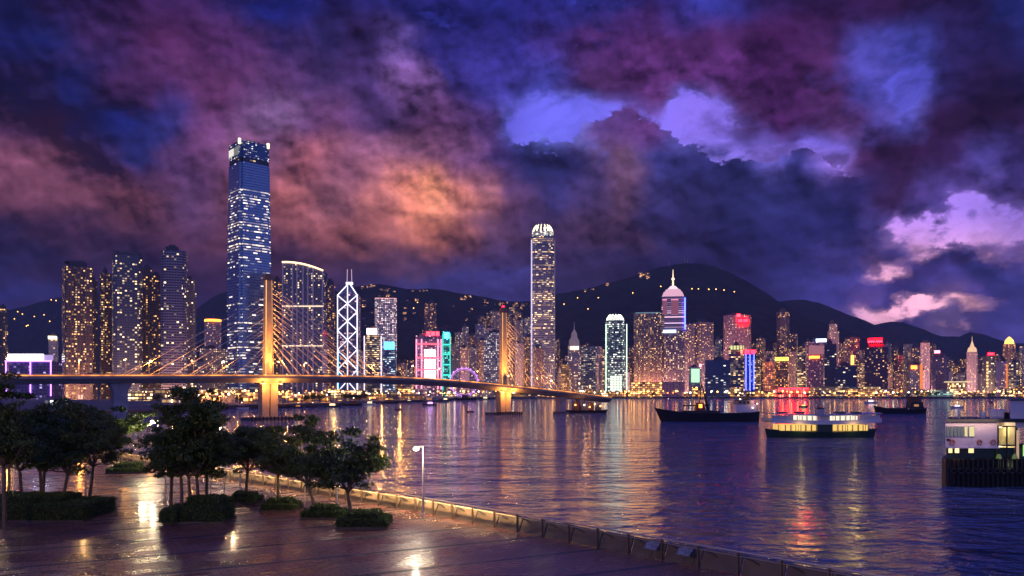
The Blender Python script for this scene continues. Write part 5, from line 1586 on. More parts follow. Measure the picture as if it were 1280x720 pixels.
for e in (-1, 1):
    for a, b_ in (((8.8 if e > 0 else -14.1), (14.1 if e > 0 else -8.6)),):
        m = MB(); boxT(m, T0, a, b_, -3.9, -3.8, 4.57, 5.9); m.build('side_screen', pbr('ferry_screen', (.75, .58, .60), .5), r)
for k in range(17):
    x = -13.9 + k * 1.74
    m = MB(); m.bar(T0(x, -3.95, 4.5), T0(x, -3.95, 5.95), .06, 4); m.build('post', M_pale, r)
m = MB(); m.lathe(T0(0, 0, 6.0), [(1.0, 0), (1.0, 1.5), (.8, 1.5)], 14, sx=.95); m.build('funnel', pbr('funnel_paint', (.55, .42, .40), .5), r)
m = MB(); m.lathe(T0(0, 0, 7.5), [(1.04, 0), (1.04, .35), (.0, .36)], 14, sx=.95); m.build('funnel_cap', M_black, r)
for e in (-10.2, -5.6, 5.2, 9.4):
    m = MB(); boxT(m, T0, e - 1.0, e + 1.0, -1.4, 1.4, 6.2 + .3 * (e / 14) ** 2, 6.75); m.build('life_raft', M_conc_d, r)
point('saloon_lamp', T0(-7, -5.0, 2.7), 160, (1, .7, .2), .3, r); point('saloon_lamp', T0(7, -5.0, 2.7), 160, (1, .7, .2), .3, r)

# cargo lighter with derrick
D = 324.0; yw = math.pi - .04
cL = (P(887.5, 0, D).x, D + 3)
r = empty('cargo_lighter', (cL[0], cL[1], 0), 0, 'long black cargo lighter with derrick and white wheelhouse, anchored in the harbour', 'barge')
m, T = hull_mb(cL, yw, 40.0, 8.5, 5.6, 3.4, rake=1.8, bow=.22)
m.build('hull', M_hull_d, r)
xm_ = lambda px: -(P(px, 0, D).x - cL[0])          # local x for a pixel (bow points west)
m = MB(); boxT(m, T, xm_(902), xm_(851), -3.6, 3.6, 3.2, 4.4, 1); m.build('hatch_coaming', pbr('hatch_paint', (.06, .035, .035), .6), r)
m = MB(); m.bar(T(xm_(856), 0, 6.4), T(xm_(890), 0, 6.5), .38, 4); m.build('derrick_boom', M_black, r)
m = MB(); m.bar(T(xm_(888), -1.6, 4.2), T(xm_(879.5), 0, 15.4), .30, 5, .18); m.bar(T(xm_(888), 1.6, 4.2), T(xm_(879.5), 0, 15.4), .30, 5, .18); m.bar(T(xm_(876), 0, 4.2), T(xm_(879), 0, 14.8), .28, 5, .2); m.build('derrick_mast', M_black, r)
for q_ in (856, 866): 
    m = MB(); m.bar(T(xm_(879.5), 0, 15.2), T(xm_(q_), 0, 6.6), .06, 4); m.build('stay_wire', M_black, r)
m = MB(); boxT(m, T, xm_(883), xm_(871), -2.2, 2.2, 4.3, 7.6, .6); m.build('winch_house', M_rust, r)
m = MB(); boxT(m, T, xm_(878.5), xm_(874.5), 2.24, 2.3, 5.6, 7.0); m.build('lit_window', G_orange, r)
m = MB(); m.bar(T(xm_(837.5), 0, 5), T(xm_(837.5), 0, 10.4), .12, 5, .07); m.build('foremast', M_pale, r)
m = MB(); m.lathe(T(xm_(837.5), 0, 9.2), [(0, -.25), (.25, 0), (0, .25)], 6); m.build('mast_light', glow('dim_nav', (1, .7, .5), 2.0), r)
m = MB(); boxT(m, T, xm_(946), xm_(919.5), -3.2, 3.2, 3.8, 6.8, .4); m.build('deckhouse', M_pale, r)
m = MB(); boxT(m, T, xm_(942), xm_(921.5), -2.8, 2.8, 6.85, 8.6, .3); m.build('wheelhouse', pbr('dim_wheelhouse', (.30, .22, .26), .6), r)
m = MB(); boxT(m, T, xm_(937), xm_(920), -3.0, 3.0, 8.65, 8.9, 0); m.build('wheelhouse_roof', M_black, r)
for q_ in (924, 929, 934):
    m = MB(); boxT(m, T, xm_(q_ + 3), xm_(q_), 2.84, 2.9, 7.3, 8.3); m.build('window', M_black, r)
m = MB(); m.bar(T(xm_(928), 0, 8.9), T(xm_(928), 0, 15.2), .16, 5, .08); m.bar(T(xm_(928), 0, 12.5), T(xm_(932), 0, 9), .08, 4); m.build('signal_mast', M_black, r)
m = MB(); boxT(m, T, xm_(939), xm_(934), -1.2, 1.2, 8.65, 11.4, .3); m.build('funnel', M_black, r)
for q_, z_ in ((940.5, 5.6), (946, 7.3), (925, 9.1)):
    m = MB(); m.lathe(T(xm_(q_), 3.3, z_), [(0, -.3), (.4, 0), (0, .3)], 8); m.build('deck_light', glow('deck_light_glow', (1, .72, .45), 5), r)
point('deck_lamp', T(xm_(942), 4.2, 8.4), 260, (1, .6, .35), .2, r)
# small tug-lighter to the east
D = 440.0
cL = (P(1128, 0, D).x, D + 3)
r = empty('coastal_lighter', (cL[0], cL[1], 0), 0, 'small black lighter with high stern house, farther out than the harbour ferry', 'barge')
m, T = hull_mb(cL, math.pi + .03, 27.5, 7.0, 4.6, 2.5, rake=1.2, bow=.2)
m.build('hull', M_hull_d, r)
xm_ = lambda px: -(P(px, 0, D).x - cL[0])
m = MB(); boxT(m, T, xm_(1156), xm_(1138), -2.6, 2.6, 2.8, 6.4, .8); m.build('deckhouse', M_hull_d, r)
m = MB(); boxT(m, T, xm_(1153), xm_(1140), -2.2, 2.2, 6.45, 9.2, .5); m.build('wheelhouse', M_rust, r)
m = MB(); boxT(m, T, xm_(1155), xm_(1136), -2.5, 2.5, 9.25, 9.6, 0); m.build('wheelhouse_roof', M_black, r)
m = MB(); m.bar(T(xm_(1146), 0, 9.6), T(xm_(1146), 0, 14), .2, 5, .1); m.build('mast', M_black, r)
m = MB(); boxT(m, T, xm_(1136), xm_(1104), -2.4, 2.4, 2.3, 3.2, .6); m.build('hatch_coaming', M_hull_d, r)
m = MB(); boxT(m, T, xm_(1149), xm_(1143), 2.62, 2.7, 4.0, 5.2); m.build('lit_window', glow('dull_amber', (1, .4, .12), .5), r)


def small_boat(label, px, py, Lpx, kind, lit=None, yaw=math.pi, cat='boat', name='small_boat'):
    D = 12000.0 / (py - 490)
    L = Lpx * D / 1000
    c_ = (P(px, 0, D).x, D)
    r = empty(name, (c_[0], c_[1], 0), 0, label, cat)
    k = L / 10.0
    m, T = hull_mb(c_, yaw, L, L * .26, 1.5 * k, .95 * k, rake=.6 * k)
    m.build('hull', M_hull_d if kind != 'white' else M_white, r)
    m = MB(); boxT(m, T, -L * .22, L * .14, -L * .085, L * .085, .9 * k, 2.3 * k, .3 * k); m.build('cabin', lit or M_rust, r)
    m = MB(); boxT(m, T, -L * .24, L * .16, -L * .1, L * .1, 2.32 * k, 2.5 * k, 0); m.build('cabin_roof', M_pale if kind == 'white' else M_black, r)
    m = MB(); m.bar(T(-L * .05, 0, 2.5 * k), T(-L * .05, 0, 4.2 * k), .06 * k, 5); m.build('mast', M_black, r)
    if kind in ('lamp', 'white'):
        m = MB(); m.lathe(T(-L * .05, 0, 4.2 * k), [(0, -.25 * k), (.28 * k, 0), (0, .25 * k)], 8); m.build('mast_light', G_lampw, r)
    return r


small_boat('tiny black tug with upright mast off the far quay, near the braced tower', 498, 512, 9, 'dark')
small_boat('little work boat with pale lamp off the shorter bridge pylon', 588, 514.5, 9, 'lamp', glow('dull_rose', (1, .45, .35), .35))
small_boat('motor junk strung with violet lights by the far breakwater', 537, 506.5, 18, 'dark', glow('violet_cabin', (.75, .35, 1.0), 2.4))
small_boat('small launch with lime-green glowing cabin, beyond the cargo lighter', 1004, 508.5, 11, 'dark', glow('lime_cabin', (.75, 1.0, .15), 1.5))
small_boat('white harbour boat with rosy lights, below the biggest red roof sign', 1088, 503.5, 15, 'white', glow('rosy_cabin', (1.0, .62, .62), 2.6))
small_boat('speeding white motor launch between the coastal lighter and the pier', 1196, 509.5, 15, 'white', glow('pale_cabin', (1.0, .86, .88), 1.7))
small_boat('dim low dinghy alone beyond the harbour ferry', 1028, 517.5, 7, 'dark')
small_boat('faint little launch with amber dot close to the east quay', 1239, 503, 6, 'lamp')
# moored craft along the western quay
R6 = random.Random(8)
px = 212.0; k = 0
while px < 600:
    Dq = float(np.interp(px, [205, 260, 410, 500, 600], [560, 560, 655, 905, 1320])) - R6.uniform(4, 14)
    Lp = R6.uniform(12, 26)
    py = 490 + 12000 / Dq
    kind = R6.choice(['dark', 'dark', 'dark', 'white', 'lamp'])
    small_boat(f"{ {'dark':'dark','white':'white','lamp':'dark lamp-lit'}[kind]} moored craft, {ordn(k)} along the western quay from the small pavilion", px + Lp / 2, py, Lp, kind, R6.choice([None, None, G_cabin, glow('dull_amber', (1, .4, .12), .5)]), yaw=R6.choice([0, math.pi]) + R6.uniform(-.1, .1), name='moored_boat')
    px += Lp + R6.uniform(1, 10); k += 1

# dark breakwater and the work barge at the bridge end
m = MB(); a = P(488, 0, 860); b_ = P(560, 0, 1000)
m.prism([(a.x, a.y), (b_.x, b_.y), (b_.x, b_.y + 10), (a.x, a.y + 10)] , -1, 2.2)
o = m.build('breakwater', pbr('breakwater_rock', (.08, .07, .07), .9, bump=(.5, .4))); tag(o, 'low dark breakwater lying off the far quay under the bridge', 'breakwater')
D = 462.0
cL = (P(733, 0, D).x, D)
r = empty('work_barge', (cL[0], cL[1], 0), 0, 'black work barge crowded with lit gear beneath the sea end of the bridge', 'barge')
m, T = hull_mb(cL, 0, 23.5, 8.0, 1.9, 1.5, bow=.12, rake=.5)
m.build('hull', M_hull_d, r)
for (xa, xb, h_, mt) in ((-8, -4.5, 6.4, M_rust), (-3.5, 0, 4.0, M_conc_d), (1, 4.2, 6.0, M_rust), (5, 8.5, 3.6, M_conc_d)):
    m = MB(); boxT(m, T, xa, xb, -2.5, 2.5, 1.5, h_, .4); m.build('deck_house', mt, r)
for k, (x, z_, mt) in enumerate(((-6.6, 4.6, G_lamp), (-1.5, 4.6, G_lampw), (1.6, 3.4, G_lamp), (4.6, 5.1, G_lamp), (7.8, 3.9, G_lamp))):
    m = MB(); m.lathe(T(x, -2.9, z_), [(0, -.4), (.5, 0), (0, .4)], 8); m.build('deck_light', mt, r)
for x, z_ in ((-2, 8.5), (6.2, 7.5)):
    m = MB(); m.bar(T(x, 0, 1.5), T(x + 1.5, 0, z_), .2, 5, .1); m.build('crane_jib', M_black, r)
point('deck_lamp', T(-1, -4.5, 5.4), 420, SOD, .3, r)

# observation wheel
D = 1450.0
c = P(580, 484, D); Rw = 25.0
c.z = 30
r = empty('observation_wheel', (c.x, c.y, LZ), 0, 'big observation wheel outlined in violet light behind the bridge deck', 'ferris wheel')
G_v2 = glow('wheel_violet', (.66, .26, 1.0), 1.9)
for rr_, th in ((Rw, .75), (Rw * .9, .3)):
    m = MB()
    for k in range(40):
        t0 = 2 * math.pi * k / 40; t1 = 2 * math.pi * (k + 1) / 40
        m.bar((c.x + rr_ * math.cos(t0), c.y, c.z + rr_ * math.sin(t0)), (c.x + rr_ * math.cos(t1), c.y, c.z + rr_ * math.sin(t1)), th, 4)
    m.build('rim', G_v2, r)
for k in range(18):
    t0 = 2 * math.pi * k / 18
    m = MB(); m.bar((c.x, c.y, c.z), (c.x + Rw * math.cos(t0), c.y, c.z + Rw * math.sin(t0)), .22, 4); m.build('spoke', glow('wheel_spoke', (.66, .30, 1.0), 1.1), r)
for k in range(20):
    t0 = 2 * math.pi * (k + .5) / 20
    m = MB(); q_ = Vector((c.x + (Rw + 1.5) * math.cos(t0), c.y, c.z + (Rw + 1.5) * math.sin(t0)))
    m.lathe(q_ - Vector((0, 0, 1.4)), [(.2, 0), (1.2, .4), (1.2, 2.0), (.2, 2.6)], 8); m.build('gondola', G_v2, r)
m = MB(); m.lathe((c.x, c.y, c.z - 1.4), [(0, 0), (2.2, .4), (2.2, 2.4), (0, 2.8)], 10); m.build('hub', G_v2, r)
for e in (-1, 1):
    for e2 in (-1, 1):
        m = MB(); m.bar((c.x + e * 15, c.y + e2 * 8, LZ), (c.x, c.y + e2 * 2, c.z), .6, 5); m.build('support_leg', M_white, r)

# ------------------------------------------------------------------ ferry pier at the east edge
D = 102.0
def X1_(px): return P(px, 0, D).x
def Z1_(py): return P(0, py, D).z
r = empty('ferry_pier', (X1_(1230), D + 4, 0), 0, 'two-storey ferry pier of pale pink walls on black fender piles at the picture edge', 'pier')
M_pink = pbr('pale_pink_wall', (.82, .66, .70), .6, vary=.06, vscale=.6)
M_green = pbr('dark_green_wall', (.03, .055, .045), .5)
xe = 72.0
# black fendered base with a rounded west end
pts = [(X1_(1178.5) + .5, D + 1.2), (X1_(1181), D - .2), (X1_(1188), D - .6), (xe, D - .6), (xe, D + 10), (X1_(1178.5) + 6.2, D + 10)]
m = MB(); m.prism(pts, -1.5, Z1_(573.5)); m.build('fender_base', M_black, r)
x = X1_(1181)
k = 0
while x < X1_(1284):
    m = MB(); m.bar((x, D - .85, -1), (x, D - .85, Z1_(572.5) - .1 * (k % 2)), .14, 6); m.build('fender_pile', pbr('tarred_timber', (.014, .012, .011), .7), r)
    x += .62; k += 1
zf, zl, zu, zr = Z1_(573.5) + .01, Z1_(560), Z1_(552), Z1_(528)
# lower storey
m = MB(); m.prism([(X1_(1186), D + .6), (xe, D + .6), (xe, D + 9), (X1_(1186) + 5, D + 9)], zf, zl, cap=False); m.build('lower_wall', M_green, r)
m = MB(); m.prism([(X1_(1183.5), D + .35), (X1_(1249), D + .35), (X1_(1249), D + 9), (X1_(1183.5) + 5, D + 9)], zl, zr, cap=False); m.build('upper_wall', M_pink, r)
m = MB(); m.prism([(X1_(1271.5), D + .35), (xe, D + .35), (xe, D + 9), (X1_(1271.5), D + 9)], Z1_(535), zr, cap=False); m.build('upper_wall', M_pink, r)
m = MB(); m.box(X1_(1210), D + .3, zf + .1, zl, .05, .02); 
m = MB(); m.prism([(X1_(1183), D - .1), (xe, D - .1), (xe, D + 9.5), (X1_(1183) + 5.5, D + 9.5)], zr + .01, zr + .42, bottom=True); m.build('roof_slab', M_black, r)
m = MB(); m.prism([(X1_(1184), D - .02), (X1_(1249), D - .02), (X1_(1249), D + .34), (X1_(1184), D + .34)], zl - .05, zl + .12, bottom=True); m.build('string_course', M_pink, r)
# the row of upper windows: dark panes, a lit pair at the end
wx = [1184.5, 1189, 1193.5, 1198, 1202.5, 1207, 1212.5]
for k, x_ in enumerate(wx):
    x1_ = x_ + (3.6 if k < 6 else 7.5)
    lit = k in (5, 6)
    m = MB(); m.box((X1_(x_) + X1_(x1_)) / 2, D + .32, Z1_(546), Z1_(533), X1_(x1_) - X1_(x_), .10); f_ = m.build('window', M_steel, r)
    m = MB(); m.box((X1_(x_) + X1_(x1_)) / 2, D + .25, Z1_(545.6), Z1_(533.4), (X1_(x1_) - X1_(x_)) * .84, .05); m.build('pane', glow('cool_pane', (.80, .90, 1.0), .12) if not lit else glow('yellow_pane', (1.0, .86, .42), 1.6 if k == 6 else .8), f_)
for x_, x1_, e in ((1188, 1193.5, 1.3), (1196, 1202, 1.7), (1213, 1220.5, 1.2)):
    m = MB(); m.box((X1_(x_) + X1_(x1_)) / 2, D + .58, Z1_(567), Z1_(556.5), X1_(x1_) - X1_(x_), .10); f_ = m.build('window', M_black, r)
    m = MB(); m.box((X1_(x_) + X1_(x1_)) / 2, D + .51, Z1_(566.5), Z1_(557), (X1_(x1_) - X1_(x_)) * .86, .05); m.build('pane', glow('lower_pane%.1f' % e, (1.0, .82, .38), e), f_)
m = MB(); m.prism([(X1_(1203), D + .56), (X1_(1212), D + .56), (X1_(1212), D + .59), (X1_(1203), D + .59)], Z1_(568), Z1_(556)); m.build('door', pbr('door_paint', (.05, .045, .04), .5), r)
# tall glazed waiting room: lit walls, benches and mullions seen through glass
gx0, gx1 = X1_(1249.3), X1_(1271.3)
zg0, zg1, zgm = Z1_(572), Z1_(533), Z1_(557)
M_in = pbr('waiting_room_wall', (.70, .62, .42), .7)
m = MB(); m.face([(gx0, D + 4.5, zg0), (gx1, D + 4.5, zg0), (gx1, D + 4.5, zg1), (gx0, D + 4.5, zg1)]); m.face([(gx0, D + .4, zg0), (gx0, D + 4.5, zg0), (gx0, D + 4.5, zg1), (gx0, D + .4, zg1)]); m.face([(gx1, D + 4.5, zg0), (gx1, D + .4, zg0), (gx1, D + .4, zg1), (gx1, D + 4.5, zg1)]); m.build('waiting_room', M_in, r)
m = MB(); m.box((gx0 + gx1) / 2, D + 2.4, zgm - .08, zgm + .08, gx1 - gx0 - .02, 4.0); m.build('upper_floor', M_conc, r)
m = MB(); m.box((gx0 + gx1) / 2, D + 2.4, zg0 - .1, zg0 - .02, gx1 - gx0 - .02, 4.0); m.build('lower_floor', M_conc, r)
for e in (0, .5, 1):
    m = MB(); m.box(gx0 + (gx1 - gx0) * e, D + .30, zg0, zg1, .14, .12); m.build('mullion', M_black, r)
for z_ in (zg0, zgm, zg1):
    m = MB(); m.box((gx0 + gx1) / 2, D + .28, z_ - .07, z_ + .07, gx1 - gx0 + .1, .1); m.build('transom', M_black, r)
for k in range(3):
    m = MB(); m.box(gx0 + .4 + k * .66, D + 2.2, zg0 + .02, zg0 + .5, .42, .9); m.box(gx0 + .4 + k * .66, D + 2.7, zg0 + .5, zg0 + .95, .42, .1); m.build('bench', M_rust, r)
for (z_, e) in ((zg1 - .25, 110), (zgm - .3, 90)):
    m = MB(); m.box((gx0 + gx1) / 2, D + 2.4, z_, z_ + .08, 1.2, .3); m.build('ceiling_light', glow('tube_light', (1, .85, .5), 4), r)
    point('room_lamp', ((gx0 + gx1) / 2, D + 2.0, z_ - .15), e, (1, .80, .42), .2, r)
# dark passage at the picture edge with green light
m = MB(); m.box(X1_(1276.5), D + 3, zf, Z1_(536), (1281.5 - 1272.5) * D / 1000, 3.0); m.build('passage', M_black, r)
m = MB(); m.box(X1_(1273.3), D + .2, zf, Z1_(538), .16, .3); m.build('lit_post', glow('warm_post', (1, .6, .4), .5), r)
m = MB(); m.box(X1_(1279.5), D - .2, Z1_(570), Z1_(556), .3, .2); m.build('green_light_panel', glow('green_panel', (.45, 1, .25), .9), r)
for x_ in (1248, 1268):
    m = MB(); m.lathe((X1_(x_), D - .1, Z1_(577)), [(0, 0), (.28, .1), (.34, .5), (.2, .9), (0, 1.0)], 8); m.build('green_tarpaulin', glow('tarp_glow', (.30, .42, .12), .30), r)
# roof: room, block, railings, pole
m = MB(); m.prism([(X1_(1249), D + 2), (X1_(1269), D + 2), (X1_(1269) + 2.9, D + 7), (X1_(1249) + 2.9, D + 7)], zr + .43, Z1_(513)); f_ = m.build('roof_room', M_pink, r)
for x_, x1_ in ((1255, 1261), (1265.5, 1268.3)):
    m = MB(); m.box((X1_(x_) + X1_(x1_)) / 2 * (D + 2) / D, D + 1.97, Z1_(524), Z1_(516), (x1_ - x_) * .1, .08); m.build('window', M_black, r)
m = MB(); m.prism([(X1_(1269.2), D + 1), (xe, D + 1), (xe, D + 8.5), (X1_(1269.2) + 4.4, D + 8.5)], zr + .43, Z1_(501)); m.build('roof_block', M_pink, r)
m = MB(); m.prism([(X1_(1268.5), D + .8), (xe, D + .8), (xe, D + 8.7), (X1_(1268.5) + 4.4, D + 8.7)], Z1_(501) + .01, Z1_(499)); m.build('block_roof', M_conc_d, r)
m = MB()
x = X1_(1184)
while x < X1_(1249):
    m.bar((x, D + .1, zr + .42), (x, D + .1, zr + 1.35), .025, 4); x += .8
for z_ in (.75, 1.05, 1.35): m.bar((X1_(1184), D + .1, zr + z_), (X1_(1249), D + .1, zr + z_), .022, 4)
m.build('roof_railing', M_steel, r)
m = MB(); m.bar((X1_(1215), D + 3, zr + .4), (X1_(1215), D + 3, Z1_(511)), .16, 8); m.build('vent_pipe', M_pink, r)
m = MB(); m.lathe((X1_(1246), D + 3, zr + .42), [(.35, 0), (.35, .5), (.15, .8), (0, .8)], 10); m.build('roof_vent', M_white, r)
m = MB(); m.lathe((X1_(1184), D - .3, Z1_(552)), [(0, 0), (.25, .1), (.25, .35), (0, .45)], 8); m.build('life_ring_box', M_rust, r)
for x_ in (1192, 1226, 1243):
    m = MB(); c_ = Vector((X1_(x_), D + .27, Z1_(553)))
    for k in range(12):
        t0 = 2 * math.pi * k / 12; t1 = 2 * math.pi * (k + 1) / 12
        m.bar(c_ + Vector((math.cos(t0), 0, math.sin(t0))) * .3, c_ + Vector((math.cos(t1), 0, math.sin(t1))) * .3, .07, 5)
    m.build('life_ring', pbr('life_ring_paint', (.6, .16, .06), .5), r)
for x_ in range(1186, 1282, 9):
    m = MB(); c_ = Vector((X1_(x_), D - 1.05, Z1_(588)))
    for k in range(10):
        t0 = 2 * math.pi * k / 10; t1 = 2 * math.pi * (k + 1) / 10
        m.bar(c_ + Vector((math.cos(t0), 0, math.sin(t0))) * .32, c_ + Vector((math.cos(t1), 0, math.sin(t1))) * .32, .12, 5)
    m.build('tyre_fender', M_black, r)
ld = bpy.data.lights.new('wall_fill_light', 'AREA'); ld.shape = 'RECTANGLE'; ld.size = 7.0; ld.size_y = .15; ld.energy = 80; ld.color = (1, .70, .55)  # fill light added to lift the pier walls, without a fitting
lo = bpy.data.objects.new('wall_fill_light', ld); COL.objects.link(lo); lo.parent = r; lo.location = root_inv(r) @ Vector((X1_(1217), D - .9, zr + .3)); lo.rotation_euler = (R(42), 0, 0)
point('quay_lamp_light', (X1_(1190), D - 1.5, Z1_(571)), 14, (1, .5, .2), .1, r)
point('quay_lamp_light', (X1_(1256), D - 1.2, Z1_(580)), 16, (.9, 1, .5), .1, r)

# ------------------------------------------------------------------ the promenade railing
M_rail = pbr('bronze_rail', (.62, .50, .38), .38, .6)
M_post = pbr('post_metal', (.20, .15, .11), .45, .5)
M_panel = pbr('pale_stone_parapet', (.13, .095, .065), .7, vary=.22, vscale=.8, bump=(3.0, .02))
M_strut = pbr('dark_strut', (.04, .035, .03), .5)
RA = [Vector(p) for p in RAIL]
seg = []; tot = 0
for a, b_ in zip(RA, RA[1:]):
    seg.append((tot, a, b_)); tot += (b_ - a).length
def rail_at(s):
    for s0, a, b_ in reversed(seg):
        if s >= s0: return a + (b_ - a).normalized() * (s - s0), (b_ - a).normalized()
    return RA[0], (RA[1] - RA[0]).normalized()
RL = empty('promenade_railing', (RA[0].x, RA[0].y, FLOOR), 0, 'long railing with slanted pale stone panels and V struts along the water', 'railing')
STEP = 2.32
s = 0.0; n = int(tot / STEP)
for k in range(n):
    s = k * STEP
    p, d = rail_at(s); p2, d2 = rail_at(s + STEP)
    if p.y < 22: break
    out = Vector((-d.y, d.x));
    if out.x < 0: out = -out          # towards the water
    far_ = p.y > 112
    # post: flat blade
    yaw = math.atan2(d.y, d.x)
    m = MB(); m.prism(rect(p.x, p.y, .07, .13, yaw), FLOOR + .005, FLOOR + 1.16); m.build('post', M_post, RL)
    # slanted stone panel leaning out over the water
    a0 = p + out * .14 + d * .05; b0 = p2 + out * .14 - d * .05
    a1 = p + out * .52 + d * .05; b1 = p2 + out * .52 - d * .05
    m = MB()
    f_ = [(a0.x, a0.y, FLOOR + .02), (b0.x, b0.y, FLOOR + .02), (b1.x, b1.y, FLOOR + .92), (a1.x, a1.y, FLOOR + .92)]
    k_ = out * .10
    g_ = [(x + k_.x, y + k_.y, z) for x, y, z in f_]
    m.face(f_[::-1]); m.face(g_); m.face([f_[3], f_[2], g_[2], g_[3]]); m.face([f_[0], f_[3], g_[3], g_[0]]); m.face([f_[1], g_[1], g_[2], f_[2]])
    m.build('stone_panel', M_panel, RL)
    # V strut: from the post head out and down to the panel's middle
    if not far_:
        q_ = p + out * .46 + d * 1.0
        m = MB(); m.bar((p.x, p.y, FLOOR + 1.08), (q_.x, q_.y, FLOOR + .60), .045, 4); 
        q2 = p + out * .22 + d * .62
        m.bar((q_.x, q_.y, FLOOR + .60), (q2.x, q2.y, FLOOR + .08), .045, 4); m.build('strut', M_strut, RL)
for s0, a, b_ in seg[:-1] + [(seg[-1][0], seg[-1][1], seg[-1][1] + (seg[-1][2] - seg[-1][1]).normalized() * 14)]:
    m = MB(); m.bar((a.x, a.y, FLOOR + 1.19), (b_.x, b_.y, FLOOR + 1.19), .045, 8); m.build('handrail', M_rail, RL)
    m = MB(); m.bar((a.x, a.y, FLOOR + .98), (b_.x, b_.y, FLOOR + .98), .018, 6); m.build('lower_rail', M_rail, RL)
# light strips tucked under the handrail on the lit stretch, each with its lamp
s_lo, s_hi = None, None
def s_of(y):
    for s0, a, b_ in seg:
        if b_.y <= y <= a.y: return s0 + (a - Vector((a.x + (b_.x - a.x) * (a.y - y) / (a.y - b_.y), y))).length
    return 0
def strip_lamp(s0, e):
    p, d = rail_at(s0); out = Vector((-d.y, d.x)); out = out if out.x > 0 else -out
    q_ = p - out * .05
    ld = bpy.data.lights.new('strip_lamp', 'AREA'); ld.shape = 'RECTANGLE'; ld.size = STEP * .92; ld.size_y = .03; ld.energy = e; ld.color = (1, .60, .24)
    lo = bpy.data.objects.new('strip_lamp', ld); COL.objects.link(lo); lo.parent = RL
    lo.location = root_inv(RL) @ Vector((q_.x, q_.y, FLOOR + 1.13))
    tgt = Vector((out.x * .30, out.y * .30, -1.0)).normalized()
    x_ = Vector((d.x, d.y, 0)); z_ = -tgt; y_ = z_.cross(x_).normalized(); x_ = y_.cross(z_).normalized()
    lo.rotation_euler = Matrix((x_, y_, z_)).transposed().to_euler()
k0 = int(s_of(52.0) / STEP)
for k in range(0, k0 + 1):
    p, d = rail_at(k * STEP)
    if p.y > 118 and k % 2: continue
    e = 34 if p.y > 66 else 60
    if k == k0: e = 22
    strip_lamp((k + .5) * STEP, e * (.75 + .5 * ((k * 7) % 5) / 4))

# information boards on the railing
def board(px, D, lab, rot=0.0):
    c = P(px, 0, D)
    p, d = rail_at(s_of(D)); yaw = math.atan2(-d.y, -d.x)
    out = Vector((-d.y, d.x)); out = out if out.x > 0 else -out
    q_ = p - out * .32
    r = empty('information_board', (q_.x, q_.y, FLOOR), 0, lab, 'sign', 'information boards on the railing')
    m = MB()
    hw = .42
    lo = q_; a = lo + d * hw; b_ = lo - d * hw
    bk = out * .34
    f_ = [(a.x, a.y, FLOOR + .62), (b_.x, b_.y, FLOOR + .62), (b_.x + bk.x, b_.y + bk.y, FLOOR + .98), (a.x + bk.x, a.y + bk.y, FLOOR + .98)]
    g_ = [(x, y, z - .05) for x, y, z in f_]
    m.face(f_); m.face(g_[::-1])
    for i_ in range(4):
        j_ = (i_ + 1) % 4; m.face([f_[i_], g_[i_], g_[j_], f_[j_]])
    m.build('board', pbr('board_print', (.16, .17, .22), .6, vary=.7, vscale=5.0), r)
    for e in (-.3, .3):
        t_ = lo + d * e + out * .15
        m = MB(); m.bar((t_.x, t_.y, FLOOR), (t_.x, t_.y, FLOOR + .72), .03, 5); m.build('leg', M_post, r)
board(812, 43.0, 'slanted blue-and-white information board, the one nearer the lamp-lit stretch of railing')
board(832, 41.4, 'slanted pale information board, nearer the dark end of the railing')

# ------------------------------------------------------------------ lamps on the promenade
def lamp_post(px, D, hgt, label, e, side=-1, col=(1, .80, .55), head=.17, arm=.5, mt=None, group='lamp posts on the promenade'):
    c = P(px, 0, D)
    r = empty('lamp_post', (c.x, c.y, FLOOR), 0, label, 'street lamp', group)
    m = MB(); m.lathe((c.x, c.y, FLOOR), [(.14, 0), (.14, .25), (.085, .3), (.085, 1.9), (.055, 1.95), (.045, hgt + .25), (0, hgt + .25)], 8); m.build('pole', pbr('lamp_post_paint', (.42, .38, .36), .5), r)
    m = MB(); m.bar((c.x, c.y, FLOOR + hgt + .12), (c.x + side * arm, c.y - .1, FLOOR + hgt + .12), .03, 5)
    m.box(c.x + side * arm * .6, c.y - .05, FLOOR + hgt + .15, FLOOR + hgt + .18, arm * 1.0, .12); m.build('arm', pbr('lamp_arm', (.25, .22, .2), .5), r)
    m = MB(); m.lathe((c.x + side * arm, c.y - .1, FLOOR + hgt - .02), [(0, -head * .7), (head * .8, -head * .4), (head, 0), (head * .7, head * .5), (0, head * .6)], 10); m.build('lamp_head', mt or G_plamp, r)
    if e: point('lamp_light', (c.x + side * arm, c.y - .25, FLOOR + hgt - .35), e, col, .12, r)
    return r
G_plamp = glow('promenade_lamp', (1.0, .84, .60), 40.0)
G_plamp_o = glow('promenade_lamp_amber', (1.0, .55, .18), 13.0)
lamp_post(529, 57.4, 4.95, 'tall pale lamp post with glowing lamp beside the lit railing', 900, head=.2)
lamp_post(197.5, 92, 5.6, 'white lamp post beyond the paving, seen between the two tree groups', 800, head=.30, mt=glow('promenade_lamp_hot', (1.0, .86, .66), 24))
lamp_post(113, 74, 4.9, 'amber lamp post half hidden by the big tree group', 260, col=(1, .55, .2), mt=glow('amber_hot', (1.0, .50, .16), 46), head=.2)
lamp_post(282, 84, 5.2, 'lamp post hidden among leaves behind the second tree group', 240, col=(1, .82, .6), mt=glow('white_hot2', (1.0, .82, .58), 55), head=.2)
lamp_post(3, 60, 4.6, 'warm lamp post shining through leaves at the very picture edge', 420, col=(1, .72, .38), mt=glow('warm_hot', (1.0, .70, .36), 50), head=.24)
